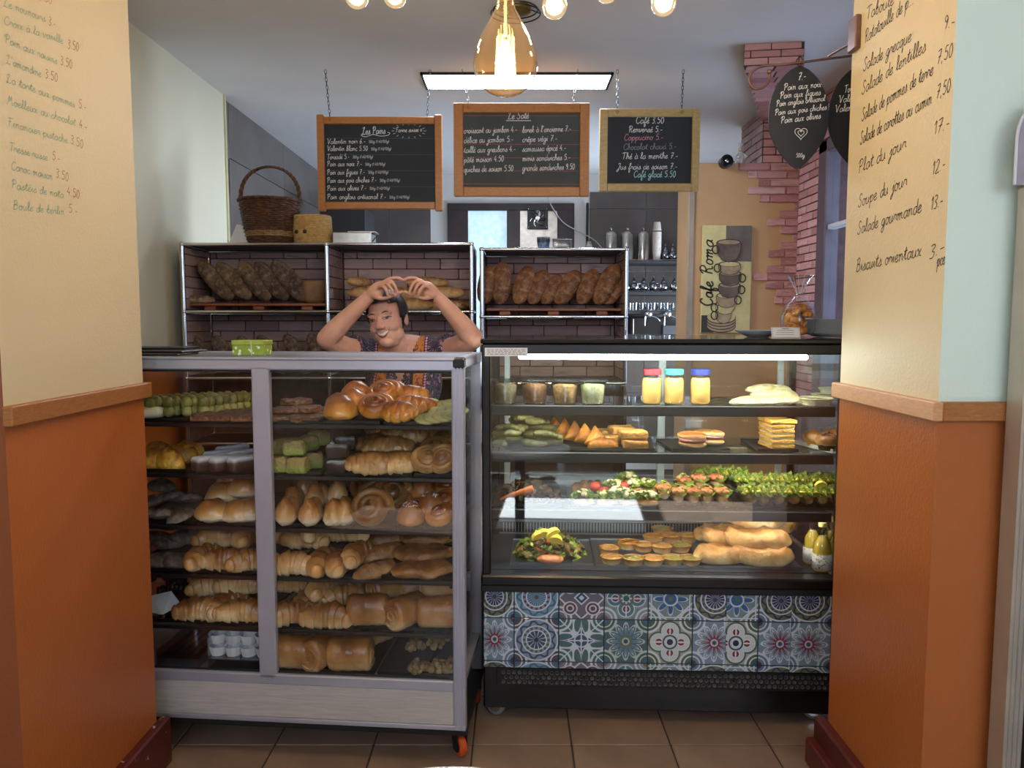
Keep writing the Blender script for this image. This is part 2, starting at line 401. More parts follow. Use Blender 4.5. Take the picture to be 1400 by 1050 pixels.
def bricks(parent, org, u, n, W, H, bw=.2, bh=.062, gap=.009, m=None, th=.006, rows=None, start=0, keep=None, off0=0.0):
    """running-bond brick slips on a rectangle: org lower-left, u unit vector along it, n outward normal"""
    org = Vector(org); u = Vector(u).normalized(); n = Vector(n).normalized(); ang = math.atan2(u.y, u.x)
    L = brick_mesh(m); k = 0; z = 0
    base = parent.location if parent is not None else Vector((0, 0, 0))
    while z < H - .01:
        hh = min(bh, H - z); x = -(bw * .5 if k % 2 else 0) - off0 - random.uniform(0, .06)
        while x < W - .005:
            a, b = max(0, x), min(W, x + bw)
            if b - a > .02 and (keep is None or keep(a, b, z + hh / 2, k)):
                c = org + u * ((a + b) / 2) + Vector((0, 0, z + hh / 2))
                inst(random.choice(L), 'brick', parent, c - base, (0, 0, ang if (Vector((0, 0, 1)).cross(u)).dot(n) < 0 else ang + math.pi), (max(.01, b - a - gap), th, hh - gap))
            x += bw
        z += bh; k += 1
# toothed facing on the ochre wall: left end of each course read off the picture (from the ledge down)
ends = [1010, 1022, 1037, 1022, 1037, 1085, 1065, 1048, 1066, 1083, 1067, 1050, 1066, 1047, 1029, 1046, 1061, 1058, 1075, 1080, 1070, 1060, 1053]
zt = zl; bhh = .0527
for k, e in enumerate(ends):
    x0 = PX(e, 225 + 10.6 * k, YO).x; z = zt - bhh * (k + .5); x = xo1 - (.09 if k % 2 else .2)
    xs = [xo1 - .004]
    while x > x0 + .06: xs.append(x); x -= .2
    xs.append(x0)
    for a, b in zip(xs[1:], xs[:-1]):
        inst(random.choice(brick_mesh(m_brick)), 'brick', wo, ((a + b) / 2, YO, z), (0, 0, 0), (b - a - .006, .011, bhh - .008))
# right wall facing
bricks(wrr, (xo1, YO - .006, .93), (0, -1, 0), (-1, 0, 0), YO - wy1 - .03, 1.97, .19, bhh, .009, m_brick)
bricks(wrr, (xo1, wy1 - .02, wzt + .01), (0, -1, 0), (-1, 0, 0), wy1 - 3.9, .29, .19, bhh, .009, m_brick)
# pier standing on the ledge and the brick-clad beam that runs to it under the ceiling
px0 = 1.69
pr = struct('trim_brick_pier', MB().box(px0, 2.3, YO, 5.78, zl, 2.899), rwm)
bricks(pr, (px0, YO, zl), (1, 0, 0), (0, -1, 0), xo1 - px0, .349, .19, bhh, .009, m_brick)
bricks(pr, (px0, 5.78, zl), (0, -1, 0), (-1, 0, 0), .48, .349, .19, bhh, .009, m_brickd)
bm_ = MB(); A = [(1.185, 4.06), (1.48, 4.02), (xo1, YO), (px0, YO)]; h0 = 2.79
bm_.add([(x, y, h0 if i < 2 else 2.835) for i, (x, y) in enumerate(A)] + [(x, y, 2.899) for x, y in A], [(3, 2, 1, 0), (4, 5, 6, 7), (0, 1, 5, 4), (1, 2, 6, 5), (2, 3, 7, 6), (3, 0, 4, 7)])
bmo = struct('trim_ceiling_beam', bm_, rwm)
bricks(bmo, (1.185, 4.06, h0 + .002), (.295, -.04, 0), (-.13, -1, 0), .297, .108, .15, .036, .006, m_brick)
# slips on the underside of the beam
L = brick_mesh(m_brick)
for i in range(12):
    t0 = (i + .5) / 12
    for j in range(2):
        a = Vector((A[0][0], A[0][1], h0)).lerp(Vector((A[3][0], A[3][1], 2.835)), t0); b = Vector((A[1][0], A[1][1], h0)).lerp(Vector((A[2][0], A[2][1], 2.835)), t0)
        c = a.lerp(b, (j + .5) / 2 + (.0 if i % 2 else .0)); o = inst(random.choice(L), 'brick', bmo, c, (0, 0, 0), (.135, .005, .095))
        o.rotation_euler = (R(90), 0, R(-8))
# side window: dark frame, panes, wall outside
win2 = thing('window_2', None, None, (xo1, wy1, 0)); tag(win2, kind='structure')
f = MB()
def sb(y0, y1, z0, z1): f.cbox(xo1 - .02, xo1 + .07, y0, y1, z0, z1, .008)
sb(wy1 - .13, wy1, wzb, wzt); sb(wy0, wy0 + .1, wzb, wzt); sb(wy0, wy1, wzt - .08, wzt); sb(wy0, wy1, wzb, wzb + .08); sb(4.0, 4.08, wzb, wzt)
f.build('window_frame', mat('plum_grey_frame', '#54474e', '#5f5159', 8, .45), win2, 30, True)
f = MB()
for z in (1.45, 2.05): f.cbox(xo1 + .0, xo1 + .05, wy0, wy1, z, z + .03, .004)
f.build('glazing_bar', mat('white_glazing', '#c9ccd6', rough=.4), win2, 30, True)
for y0, y1 in ((wy0 + .1, 4.0), (4.08, wy1 - .13)):
    MB().box(xo1 + .02, xo1 + .025, y0, y1, wzb, wzt).build('pane', glassmat('window_pane', (.9, .95, 1), gain=.35), win2, 0, True)
ow = struct('wall_outside', MB().box(4.5, 4.7, 4.0, 16, 0, 5.2), mat('outside_mortar', '#565a66', rough=.9))
bricks(ow, (4.5, 12.0, 1.2), (0, -1, 0), (-1, 0, 0), 4.0, 2.8, 1.0, .28, .04, mat('outside_brick', '#666c82', '#767c90', 3, .8, var=.15))
# shop-front half of the room behind the camera: an added pale strip reflects sun into the counter glass
struct('floor_reflector_strip', MB().box(-.34, .74, -1.6, 0.1, -.004, .0015), mat('pale_reflector_surface', '#dfe6ea', rough=.6))
m_front = mat('front_room_plaster', '#b9a98e', '#ab9a7e', 2, .8)
struct('wall_left_shop', MB().box(-2.3, -2.2, -1.9, 1.78, 0, 2.9), m_front)
struct('wall_right_shop', MB().box(2.2, 2.3, -1.9, 1.89, 0, 2.9), m_front)
fw = MB()
dx0, dx1 = -.35, .75
for a, b, z0, z1 in ((-2.3, -1.8, 0, 2.9), (-.7, -.35, 0, 2.9), (-.35, .75, 0, 1.6), (-.35, .75, 2.75, 2.9), (.75, .9, 0, 2.9), (2.0, 2.3, 0, 2.9), (-1.8, -.7, 0, 1.6), (-1.8, -.7, 2.75, 2.9), (.9, 2.0, 0, 1.6), (.9, 2.0, 2.75, 2.9)):
    fw.box(a, b, -2.0, -1.9, z0, z1)
struct('wall_front', fw, m_front)  # middle high opening added so sunlight reaches the pale floor strip
# ================================================================== LAMPS
def emis(name, col, st):
    if name in MT: return MT[name]
    t = NT(name); t.n.remove(t.b); e = t.new('ShaderNodeEmission'); e.inputs[0].default_value = lin(col); e.inputs[1].default_value = st
    t.l.new(e.outputs[0], t.out.inputs[0]); MT[name] = t.m; return t.m
a, b = PZ(573, 98, 2.9), PZ(827, 120, 2.9)
lp = thing('ceiling_light_panel', 'long flat white light panel with a dark frame on the ceiling', 'light', ((a.x + b.x) / 2 + .01, (a.y + b.y) / 2, 2.885))
hx, hy = 1.10 / 2, .15
fr = MB()
for x0, x1, y0, y1 in ((-hx, hx, -hy, -hy + .014), (-hx, hx, hy - .014, hy), (-hx, -hx + .014, -hy, hy), (hx - .014, hx, -hy, hy)): fr.box(x0, x1, y0, y1, 0, .014)
fr.build('frame', m_black, lp, 0)
MB().box(-hx + .015, hx - .015, -hy + .015, hy - .015, .004, .014).build('diffuser', emis('panel_light', '#e2efff', 60), lp, 0)

m_amber = glassmat('amber_glass', (1.0, .87, .64), gain=3.0, glow=('#d08a3c', .13))
m_clearb = glassmat('clear_bulb_glass', (1.0, .95, .86), gain=2.0, glow=('#ffd9a0', .25))
m_fil = emis('glowing_filament', '#ffc878', 45)
m_fil2 = emis('glowing_filament_small', '#ffd9a0', 40)
m_brass = mat('aged_brass', '#a08a4a', '#857038', 20, .3, 1)
def bulb(label, px, pyb, Y, r, prof, fil, glass, group=None):
    """glass bulb hanging by its cord; pyb = picture row of its lowest point"""
    p = PX(px, pyb, Y); t = thing('light_bulb', label, 'light bulb', p, 0, group)
    MB().lathe(prof, 28).build('glass_envelope', glass, t, 60)
    top = prof[-1][1]; rn = prof[-1][0]
    fm = MB()
    if fil == 'big':
        for k in range(8):
            a = 2 * math.pi * k / 8; z0, z1 = r * .32, r * 1.75; q = .027
            fm.tube([(math.cos(a) * q, math.sin(a) * q, z0), (math.cos(a + .5) * q * .8, math.sin(a + .5) * q * .8, z1)], .0016, 6)
        mm = m_fil
        MB().tube([(0, 0, r * 1.8), (0, 0, top)], .004, 6).build('filament_stem', mat('pale_glass_stem', '#d8c9a8', rough=.2), t, 60)
    else:
        fm.ell((0, 0, r * .95), (r * .5, r * .5, r * .6), 10, 8)
        mm = m_fil2
    fm.build('filament', mm, t, 60)
    MB().lathe([(rn, top - .005), (rn + .003, top), (rn + .003, top + .045), (rn * .6, top + .06), (.003, top + .065)], 16).build('socket', m_brass, t, 40)
    MB().tube([(0, 0, top + .06), (0, 0, 2.895 - p.z)], .003, 6).build('cord', m_black, t, 60)
    l = bpy.data.lights.new('bulb_glow', 'POINT'); l.energy = 12 if fil == 'big' else 5.0; l.color = (1, .78, .5); l.shadow_soft_size = .03
    o = bpy.data.objects.new('bulb_glow', l); C.objects.link(o); o.parent = t; o.location = (0, 0, r)
    return t
rb = .083
prof = [(0, 0)] + [(rb * math.sin(a), rb * (1 - math.cos(a))) for a in [R(x) for x in range(12, 100, 8)]] + [(.079, .108), (.070, .135), (.055, .165), (.040, .19), (.027, .212), (.021, .235), (.020, .262)]
bulb('huge amber teardrop filament bulb hanging in the middle', 691, 132, 2.02, rb, prof, 'big', m_amber)
rs = .033
ps = [(0, 0)] + [(rs * math.sin(R(x)), rs * (1 - math.cos(R(x)))) for x in range(15, 150, 12)] + [(.016, rs * 1.95), (.014, rs * 2.3)]
gb = Grp('small round glowing filament bulb along the top edge', 'light bulb', 'small round filament bulbs')
for px, pb, Y in ((488, 12, 2.2), (540, 11, 2.25), (758, 26, 2.08), (830, 4, 2.2), (907, 22, 2.08)): gb.add(bulb(None, px, pb, Y, rs, ps, 'small', m_clearb))
rose = thing('ceiling_rose', 'round brass ceiling plate with a dark wire rim above the large bulb', 'ceiling plate', (PZ(705, 10, 2.9).x, PZ(705, 10, 2.9).y, 2.9))
MB().lathe([(.07, -.001), (.068, -.02), (.03, -.03), (0, -.031)], 24).build('plate', m_brass, rose, 40)
for z, rr in ((-.012, .1), (-.028, .112)):
    MB().tube([(rr * math.cos(R(10 * k)), rr * math.sin(R(10 * k)), z) for k in range(36)], .003, 6, closed=True).build('wire_ring', m_black, rose, 60)
for k in range(3): MB().tube([(.068 * math.cos(2.1 * k), .068 * math.sin(2.1 * k), -.01), (.112 * math.cos(2.1 * k), .112 * math.sin(2.1 * k), -.028)], .0025, 6).build('wire_spoke', m_black, rose, 60)

# ================================================================== ALUMINIUM PASTRY CASE (left)
m_alu = mat('aluminium', '#b2b3c2', '#a6a7b6', 3, .35, .45)
m_alud = mat('brushed_dark_metal', '#3a3a3e', rough=.35, metal=.8)
m_pane = glassmat('case_glass', (.98, .99, .985), gain=.8)
m_ash = wood('pale_ash_panel', '#a5a09c', '#bcb7b2', (1.2, 10, 14), .4, .05)
m_shelfglass = glassmat('shelf_glass', (.86, .93, .92), gain=1.2)
m_rubber = mat('black_rubber', '#111113', rough=.6)
AL = R(-5.0); LO = Vector((-.155, 2.474, 0)); LW, LD = 1.42, .48
LZ0, LZ1 = .125, 1.374
lc = thing('pastry_case', 'aluminium framed glass pastry case on orange casters', 'display case', LO, AL)
ls = [1.146, .97, .789, .618, .435, .285]
def LC(mb, name, m, sm=30): return mb.build(name, m, lc, sm)
for x0, x1 in ((-.042, 0), (-LW, -LW + .04)):
    for y0, y1 in ((0, .035), (LD - .035, LD)):
        q = MB().cbox(x0, x1, y0, y1, LZ0, LZ1 - .03, .004)
        if y0 == 0:
            for g in range(3): q.cbox(x0 + .007 + g * .011, x0 + .013 + g * .011, -.003, .002, LZ0, LZ1 - .03, .001)
        LC(q, 'corner_post', m_alu)
mx = -.682   # middle stile
LC(MB().cbox(mx - .03, mx + .03, 0, .03, LZ0 + .15, LZ1 - .03, .004), 'middle_stile', m_alu)
LC(MB().cbox(-LW, 0, 0, .04, LZ1 - .042, LZ1 - .006, .004).cbox(-LW, 0, -.004, .03, LZ1 - .008, LZ1, .002), 'top_rail', m_alu)
LC(MB().cbox(-LW, 0, LD - .04, LD, LZ1 - .036, LZ1, .004).cbox(-.035, 0, .03, LD - .03, LZ1 - .036, LZ1, .004).cbox(-LW, -LW + .035, .03, LD - .03, LZ1 - .036, LZ1, .004), 'top_frame', m_alu)
LC(MB().cbox(-.036, .002, -.006, .04, LZ1 - .034, LZ1 + .002, .006), 'corner_cap', m_rubber)
LC(MB().cbox(-LW, -.042, 0, .03, .255, .29, .003), 'bottom_rail', m_alu)
LC(MB().cbox(-LW, -.042, .004, .02, LZ0 + .012, .255, .002), 'wood_panel', m_ash)
LC(MB().cbox(-LW, 0, -.002, .03, LZ0 - .004, LZ0 + .012, .002), 'lower_rail', m_alu)
LC(MB().cbox(-LW, 0, .01, LD, LZ0 - .03, LZ0 - .004, .004), 'base_frame', m_rubber)
LC(MB().box(-LW + .01, -.01, .02, LD - .01, .255, .275), 'case_floor', mat('case_floor_grey', '#8a888b', rough=.25))
LC(MB().box(-.03, -.024, .035, LD - .035, .28, LZ1 - .036), 'side_glass', m_pane, 0)
LC(MB().box(-LW + .024, -LW + .03, .035, LD - .035, .28, LZ1 - .036), 'side_glass', m_pane, 0)
LC(MB().box(mx - .02, -.042, .012, .016, .29, LZ1 - .042), 'door_glass', m_pane, 0)
LC(MB().box(-LW + .04, mx - .02, .02, .024, .29, LZ1 - .042), 'door_glass', m_pane, 0)
LC(MB().box(-LW + .03, -.03, .03, LD - .03, LZ1 - .02, LZ1 - .012), 'top_glass', m_pane, 0)
for x0, x1 in ((mx, -.042), (-LW + .04, mx - .01)):
    LC(MB().box(x0, x1, .016, .024, LZ1 - .05, LZ1 - .042), 'door_seal', m_rubber); LC(MB().box(x0, x1, .016, .024, .288, .294), 'door_seal', m_rubber)
for z in ls[:5]:
    LC(MB().box(-LW + .03, -.03, .05, LD - .02, z - .008, z - .001), 'shelf', m_shelfglass, 0)
    LC(MB().cbox(-LW + .03, -.03, .035, .05, z - .012, z + .001, .002), 'shelf_edge', m_alud)
    for x in (-.06, -LW + .05): LC(MB().cbox(x, x + .012, .05, LD - .03, z - .026, z - .009, .002), 'shelf_bracket', m_alud)
def caster(px, z0, wheel, hub, name='caster', loc=(0, 0, 0), parent=None, rz=0, zt=LZ0 - .03):
    c = bpy.data.objects.new(name, None); C.objects.link(c); c.parent = parent; c.location = loc; c.rotation_euler = (0, 0, rz)
    rw = .036; prof = [(.012, -.013), (rw - .004, -.013), (rw, -.009), (rw, .009), (rw - .004, .013), (.012, .013)]
    RX = Matrix.Rotation(R(90), 4, 'Y')
    MB().lathe(prof, 24).xf(RX).move((0, 0, rw)).build('wheel', wheel, c, 40)
    MB().lathe([(.0, -.015), (.022, -.015), (.022, .015), (0, .015)], 16).xf(RX).move((0, 0, rw)).build('hub', hub, c, 40)
    f = MB()
    for s in (-1, 1): f.prism([(-.012, rw - .012), (.012, rw - .012), (.03, zt - .006), (-.022, zt - .006)], s * .017, s * .020, 'x')
    f.box(-.02, .02, -.022, .03, zt - .008, zt); f.build('fork', hub, c, 30); return c
m_orange = mat('orange_polyurethane', '#c4501c', rough=.4)
for x, y in ((-.03, .06), (-.03, LD - .05), (-LW + .05, .06), (-LW + .05, LD - .05)): caster(0, 0, m_orange, m_rubber, 'caster', (x, y, 0), lc, R(35))
def Lx(px, d, z):
    c, s_ = math.cos(-AL), math.sin(-AL); k = (px - CX) / F
    return (k * ((d * c + LO.y) * cp + (CH - z) * sp) - d * s_ - LO.x) / (c + k * s_ * cp)
def Lw(px, d, z):
    x = Lx(px, d, z); return Matrix.Translation(LO) @ Matrix.Rotation(AL, 4, 'Z') @ Vector((x, d, z))

# ================================================================== REFRIGERATED COUNTER (right)
AR = R(-2.35); RO = Vector((-.108, 2.745, 0)); RW, RD, RH = 1.30, .62, 1.43
rc = thing('refrigerated_counter', 'black refrigerated glass counter with patterned tile front', 'display case', RO, AR)
def RC(mb, name, m, sm=30): return mb.build(name, m, rc, sm)
m_bm = mat('black_enamel', '#0b0b0e', '#101014', 5, .28, coat=.2)
m_bsat = mat('satin_black', '#151519', rough=.5)
m_greym = mat('grey_frame_metal', '#8b8f93', rough=.4, metal=.6)
rs_z = [1.186, 1.013, .80]; zd = .575
RC(MB().cbox(0, RW, .03, RD, .045, .212, .006), 'plinth', m_bm)
RC(MB().cbox(.0, RW, .02, RD, .212, zd - .03, .004), 'body', m_bm)
RC(MB().cbox(-.005, RW + .005, -.012, .06, zd - .045, zd - .006, .006), 'front_ledge', m_bm)
RC(MB().cbox(-.005, RW + .005, -.006, .02, zd - .07, zd - .045, .003), 'ledge_lip', m_bsat)
RC(MB().box(.03, RW - .03, .06, RD - .03, zd - .03, zd - .004), 'deck', mat('slate_deck', '#24262b', '#2c2e34', 6, .35))
RC(MB().cbox(0, .03, .0, .04, zd - .006, RH - .05, .004), 'front_post', m_bm)
RC(MB().cbox(RW - .03, RW, .0, .04, zd - .006, RH - .05, .004), 'front_post', m_bm)
for x in (0, RW - .03): RC(MB().cbox(x, x + .03, RD - .04, RD, zd - .006, RH - .05, .004), 'rear_post', m_bm)
RC(MB().cbox(-.005, RW + .005, -.004, RD + .01, RH - .018, RH, .004), 'top_slab', mat('black_glass_top', '#08080a', rough=.08, coat=.5))
RC(MB().cbox(0, RW, 0, .06, RH - .055, RH - .018, .004), 'header', m_bm)
RC(MB().cbox(.02, RW - .02, RD - .05, RD - .01, RH - .055, RH - .018, .004), 'rear_header', m_bm)
RC(MB().cbox(.13, RW - .14, .028, .05, RH - .075, RH - .056, .006), 'light_tube', emis('counter_tube_light', '#f4fff6', 80), 60)
RC(MB().box(.006, .012, .04, RD - .04, zd - .006, RH - .05), 'side_glass', m_pane, 0)
RC(MB().box(RW - .012, RW - .006, .04, RD - .04, zd - .006, RH - .05), 'side_glass', m_pane, 0)
m_fglass = glassmat('counter_front_glass', (.97, .99, .985), gain=2.2)
RC(MB().box(.03, RW - .03, .006, .010, zd - .01, RH - .055), 'front_glass', m_fglass, 0)
mxr = PX(910, 560, 3.1).x + .108
for x0, x1 in ((.03, mxr + .012), (mxr + .012, RW - .03)):
    RC(MB().box(x0, x1, RD - .026, RD - .022, zd + .05, RH - .056), 'rear_sliding_glass', m_pane, 0)
RC(MB().cbox(mxr - .016, mxr + .016, RD - .034, RD - .014, zd + .05, RH - .056, .003), 'rear_door_stile', mat('pale_door_stile', '#b9c2c2', rough=.35))
for x in (.05, RW - .075): RC(MB().cbox(x, x + .025, RD - .034, RD - .014, zd + .05, RH - .056, .003), 'rear_door_stile', MT['pale_door_stile'])
for i, z in enumerate(rs_z):
    d1 = (.42, .46, .5)[i]
    RC(MB().box(.03, RW - .03, .07, d1, z - .007, z - .001), 'shelf', m_shelfglass, 0)
    RC(MB().cbox(.03, RW - .03, .05, .07, z - .038, z, .003), 'shelf_front', m_bsat)
    RC(MB().box(.06, RW - .06, .071, .083, z - .016, z - .010), 'shelf_light_cap', m_bsat, 0); RC(MB().box(.06, RW - .06, .072, .082, z - .021, z - .016), 'shelf_light', emis('shelf_strip_light', '#fff2d8', 55), 0)
    for x in (.031, RW - .041, ): RC(MB().cbox(x, x + .01, .07, d1, z - .03, z - .008, .002), 'shelf_bracket', m_bsat)
# rear inside: grey ledge with the air grille
RC(MB().cbox(.03, RW - .03, RD - .09, RD - .03, zd - .006, zd + .075, .003), 'rear_ledge', mat('grey_ledge', '#8d9196', '#7f8388', 5, .4))
RC(MB().box(.03, RW - .03, RD - .094, RD - .089, zd + .005, zd + .05), 'grille_back', m_bsat, 0)
gm = MB().box(-.0022, .0022, -.003, .003, -.02, .02).mesh('grille_slat', m_greym, 0)
for k in range(int((RW - .1) / .013)): inst(gm, 'grille_slat', rc, (.05 + .013 * k, RD - .097, zd + .028))
# perforated vent strip in the plinth: real holes are dark cups
hm = MB().lathe([(.0058, 0), (.0075, .0012), (.0075, -.004), (.0052, -.004)], 10).xf(Matrix.Rotation(R(90), 4, 'X')).mesh('vent_hole', mat('vent_grey', '#5a5552', rough=.5), 40)
vs = RC(MB().cbox(.05, RW - .02, .0245, .031, .135, .205, .002), 'vent_strip', m_bsat)
for r_ in range(3):
    for k in range(60): inst(hm, 'vent_hole', vs, (.075 + .02 * k + (.01 if r_ % 2 else 0), .0245, .152 + .018 * r_))
# patterned tile front
def tilemat(name, n, base, petal, line, centre, ring, corner, kind):
    t = NT(name); u, v, _ = t.xyz(t.coord('UV')); u = (u - .5) * 2; v = (v - .5) * 2
    r = (u * u + v * v).sqrt(); a = v.op('ARCTAN2', u); pi = math.pi
    def band(e, x, wd): return (e - x).abs().lt(wd)
    cs = (a * (n / 2)).cos().abs(); ss = (a * (n / 2) + pi / 2).cos().abs()
    au, av = u.abs(), v.abs(); dc = ((au - 1) * (au - 1) + (av - 1) * (av - 1)).sqrt()
    col = lin(base); nz = t.noise(t.coord('UV'), 30, 3)
    col = t.mix(nz, base, corner)
    def lay(f, c):
        nonlocal col; col = t.mix(f, col, c)
    lay(dc.lt(.55), corner)
    lay(band(dc, .55, .05), line); lay(band(dc, .36, .03), line); lay(dc.lt(.2), petal)
    dm = au + av
    if kind == 'star':
        pr = cs * .32 + .52
        lay(r.lt(pr), base); lay(band(r, pr, .045), line)
        lay(r.lt(cs * .8 - .12) * r.gt(.3), petal); lay(band(r, cs * .8 - .12, .03) * r.gt(.28), line)
        lay(band(ss, 0, .09) * r.gt(.3) * r.lt(.9), line); lay(r.lt(cs * .12 + .22), ring); lay(r.lt(.17), line); lay(r.lt(cs * .06 + .07), centre)
    elif kind == 'wheel':
        lay(r.lt(.95), base); lay(band(r, .95, .035), line); lay(r.lt(.9) * r.gt(.66) * band((a * 9).cos() * .1 + r, .78, .06), petal); lay(band(r, .64, .03), line)
        lay(r.lt(.6) * r.gt(.48) * (a * 16).cos().gt(0), ring); lay(band(r, .45, .03), line); lay(r.lt(.42), petal); lay(r.lt(.42) * cs.lt(.3), line); lay(r.lt(.1), centre)
    elif kind == 'quatre':
        q1 = ((au - .5) * (au - .5) + av * av).sqrt(); q2 = ((av - .5) * (av - .5) + au * au).sqrt(); q = q1.op('MINIMUM', q2)
        lay(q.lt(.48), corner); lay(q.lt(.40), line); lay(q.lt(.35), base); lay(q.lt(.2), line); lay(q.lt(.15), ring); lay(q.lt(.05), line); lay(au.op('MINIMUM', av).lt(.035) * r.lt(.9), line); lay(band(r, .3, .04), petal); lay(r.lt(.14), centre)
    elif kind == 'four':
        lay(band((au * 4.5).cos() * (av * 4.5).cos(), 0, .16), line); lay(band(au - av, 0, .035), line)
        sq = (au.sqrt() + av.sqrt())
        lay(sq.lt(1.02), line); lay(sq.lt(.93), centre); lay(r.lt(.32), petal); lay(band(r, .3, .03), line); lay(au.op('MINIMUM', av).lt(.03) * r.lt(.6), line); lay(r.lt(.08), line)
    elif kind == 'diamond':
        lay(band(dm, 1.0, .05), line); q = ((au - .5) * (au - .5) + (av - .5) * (av - .5)).sqrt()
        lay(q.lt((a * 8).cos() * .05 + .3), ring); lay(band(q, .3, .03), line); lay(band(q, .14, .03), line); lay(dm.lt(.35), line); lay(dm.lt(.26), centre); lay(dm.lt(.13), line)
    elif kind == 'flower':
        lay(r.lt(cs * .6 + .15), petal); lay(band(r, cs * .6 + .15, .04), line); lay(band(dm, 1.15, .05), line); lay(band(au, .86, .03), line); lay(band(av, .86, .03), line); lay(r.lt(.3), centre); lay(band(r, .3, .035), line); lay(r.lt(.1), ring)
    edge = au.op('MAXIMUM', av); lay(edge.gt(.975), '#2c3540')
    t.set(t.b.inputs['Base Color'], col); t.b.inputs['Roughness'].default_value = .3; t.b.inputs['Coat Weight'].default_value = .2
    return t.m
W_ = '#b9c4cf'
TD = {'A': tilemat('tile_maroon_star', 12, '#7c8fa2', '#4a3345', W_, '#2b4a5a', '#7b2a3c', '#5f7688', 'star'),
      'B': tilemat('tile_mandala_circle', 12, '#7a86a0', '#33485e', W_, '#22313f', '#4d5a3a', '#4e4250', 'wheel'),
      'C': tilemat('tile_blue_four_star', 8, '#486468', '#2e4f6e', W_, '#29346e', '#39565c', '#3f6260', 'four'),
      'D': tilemat('tile_blue_star', 12, '#3f5f74', '#3a5f80', '#a9b8b4', '#283f58', '#5a6a52', '#3f5a58', 'star'),
      'E': tilemat('tile_red_quatrefoil', 8, '#b7bfc4', '#2f5260', '#c0c8ca', '#1f2c44', '#7a2637', '#4c5f4e', 'quatre'),
      'F': tilemat('tile_olive_wheel', 16, '#626a4a', '#2b3050', W_, '#2b3050', '#3c4256', '#54708a', 'wheel'),
      'G': tilemat('tile_blue_wheel', 24, '#6d8ba0', '#33607e', W_, '#5a4c40', '#6b2a38', '#4f6470', 'wheel'),
      'H': tilemat('tile_diamond', 8, '#5c5766', '#3f5a62', W_, '#27406a', '#5b3d4c', '#6a6470', 'diamond'),
      'I': tilemat('tile_ogee', 8, '#45707c', '#6a5a44', W_, '#3b5a4e', '#6e3040', '#7d8890', 'quatre'),
      'J': tilemat('tile_blue_flower', 8, '#7d93a4', '#2f5a86', W_, '#335c8a', '#5b6a40', '#566a56', 'flower')}
cols = [655, 703, 764, 826, 886, 947, 993, 1037, 1082, 1137, 1150]
crop = [(.22, 1), (0, 1), (0, 1), (0, 1), (0, 1), (0, .76), (.27, 1), (0, .74), (.1, 1), (.0, .2)]
R1, R2 = 'FGHIJFJFFG', 'ABCDEAEAAB'
tf = MB(); tfp = RC(MB().box(.002, RW - .002, .012, .021, .213, zd - .072), 'tile_backing', m_bsat, 0)
zr = [zd - .073, PX(800, 846, 2.74).z, PX(800, 905, 2.74).z, .214]
rows = [(R1, 0, .62), (R2, 0, 1), (R1, .82, 1)]
def Rx(px, d, z):
    c, s_ = math.cos(-AR), math.sin(-AR); k = (px - CX) / F
    return (k * ((d * c + RO.y) * cp + (CH - z) * sp) - d * s_ - RO.x) / (c + k * s_ * cp)
def Rw(px, d, z):
    return Matrix.Translation(RO) @ Matrix.Rotation(AR, 4, 'Z') @ Vector((Rx(px, d, z), d, z))
for ri, (rw_, v0, v1) in enumerate(rows):
    for ci in range(10):
        x0 = max(.003, Rx(cols[ci], .012, .45)); x1 = Rx(cols[ci + 1], .012, .45) if ci < 9 else RW - .003
        if x1 > RW - .003: x1 = RW - .003
        z1, z0 = zr[ri], zr[ri + 1]
        q = MB().cbox(x0 + .0006, x1 - .0006, .008, .0125, z0 + .0006, z1 - .0006, .001)
        o = q.build('tile', TD[rw_[ci]], tfp, 30); me = o.data; uv = me.uv_layers.new(name='UVMap'); u0, u1 = crop[ci]
        for lp_ in me.loops:
            c = me.vertices[lp_.vertex_index].co
            uv.data[lp_.index].uv = (u0 + (u1 - u0) * (c.x - x0) / (x1 - x0), v0 + (v1 - v0) * (c.z - z0) / (z1 - z0))
m_grey_wh = mat('grey_wheel', '#8c8f94', rough=.35, metal=.3)
for x, y in ((.045, .075), (.045, RD - .08), (RW - .06, .09), (RW - .06, RD - .08)): caster(0, 0, m_grey_wh, m_chrome, 'caster', (x, y, 0), rc, R(70), .058 + .015)

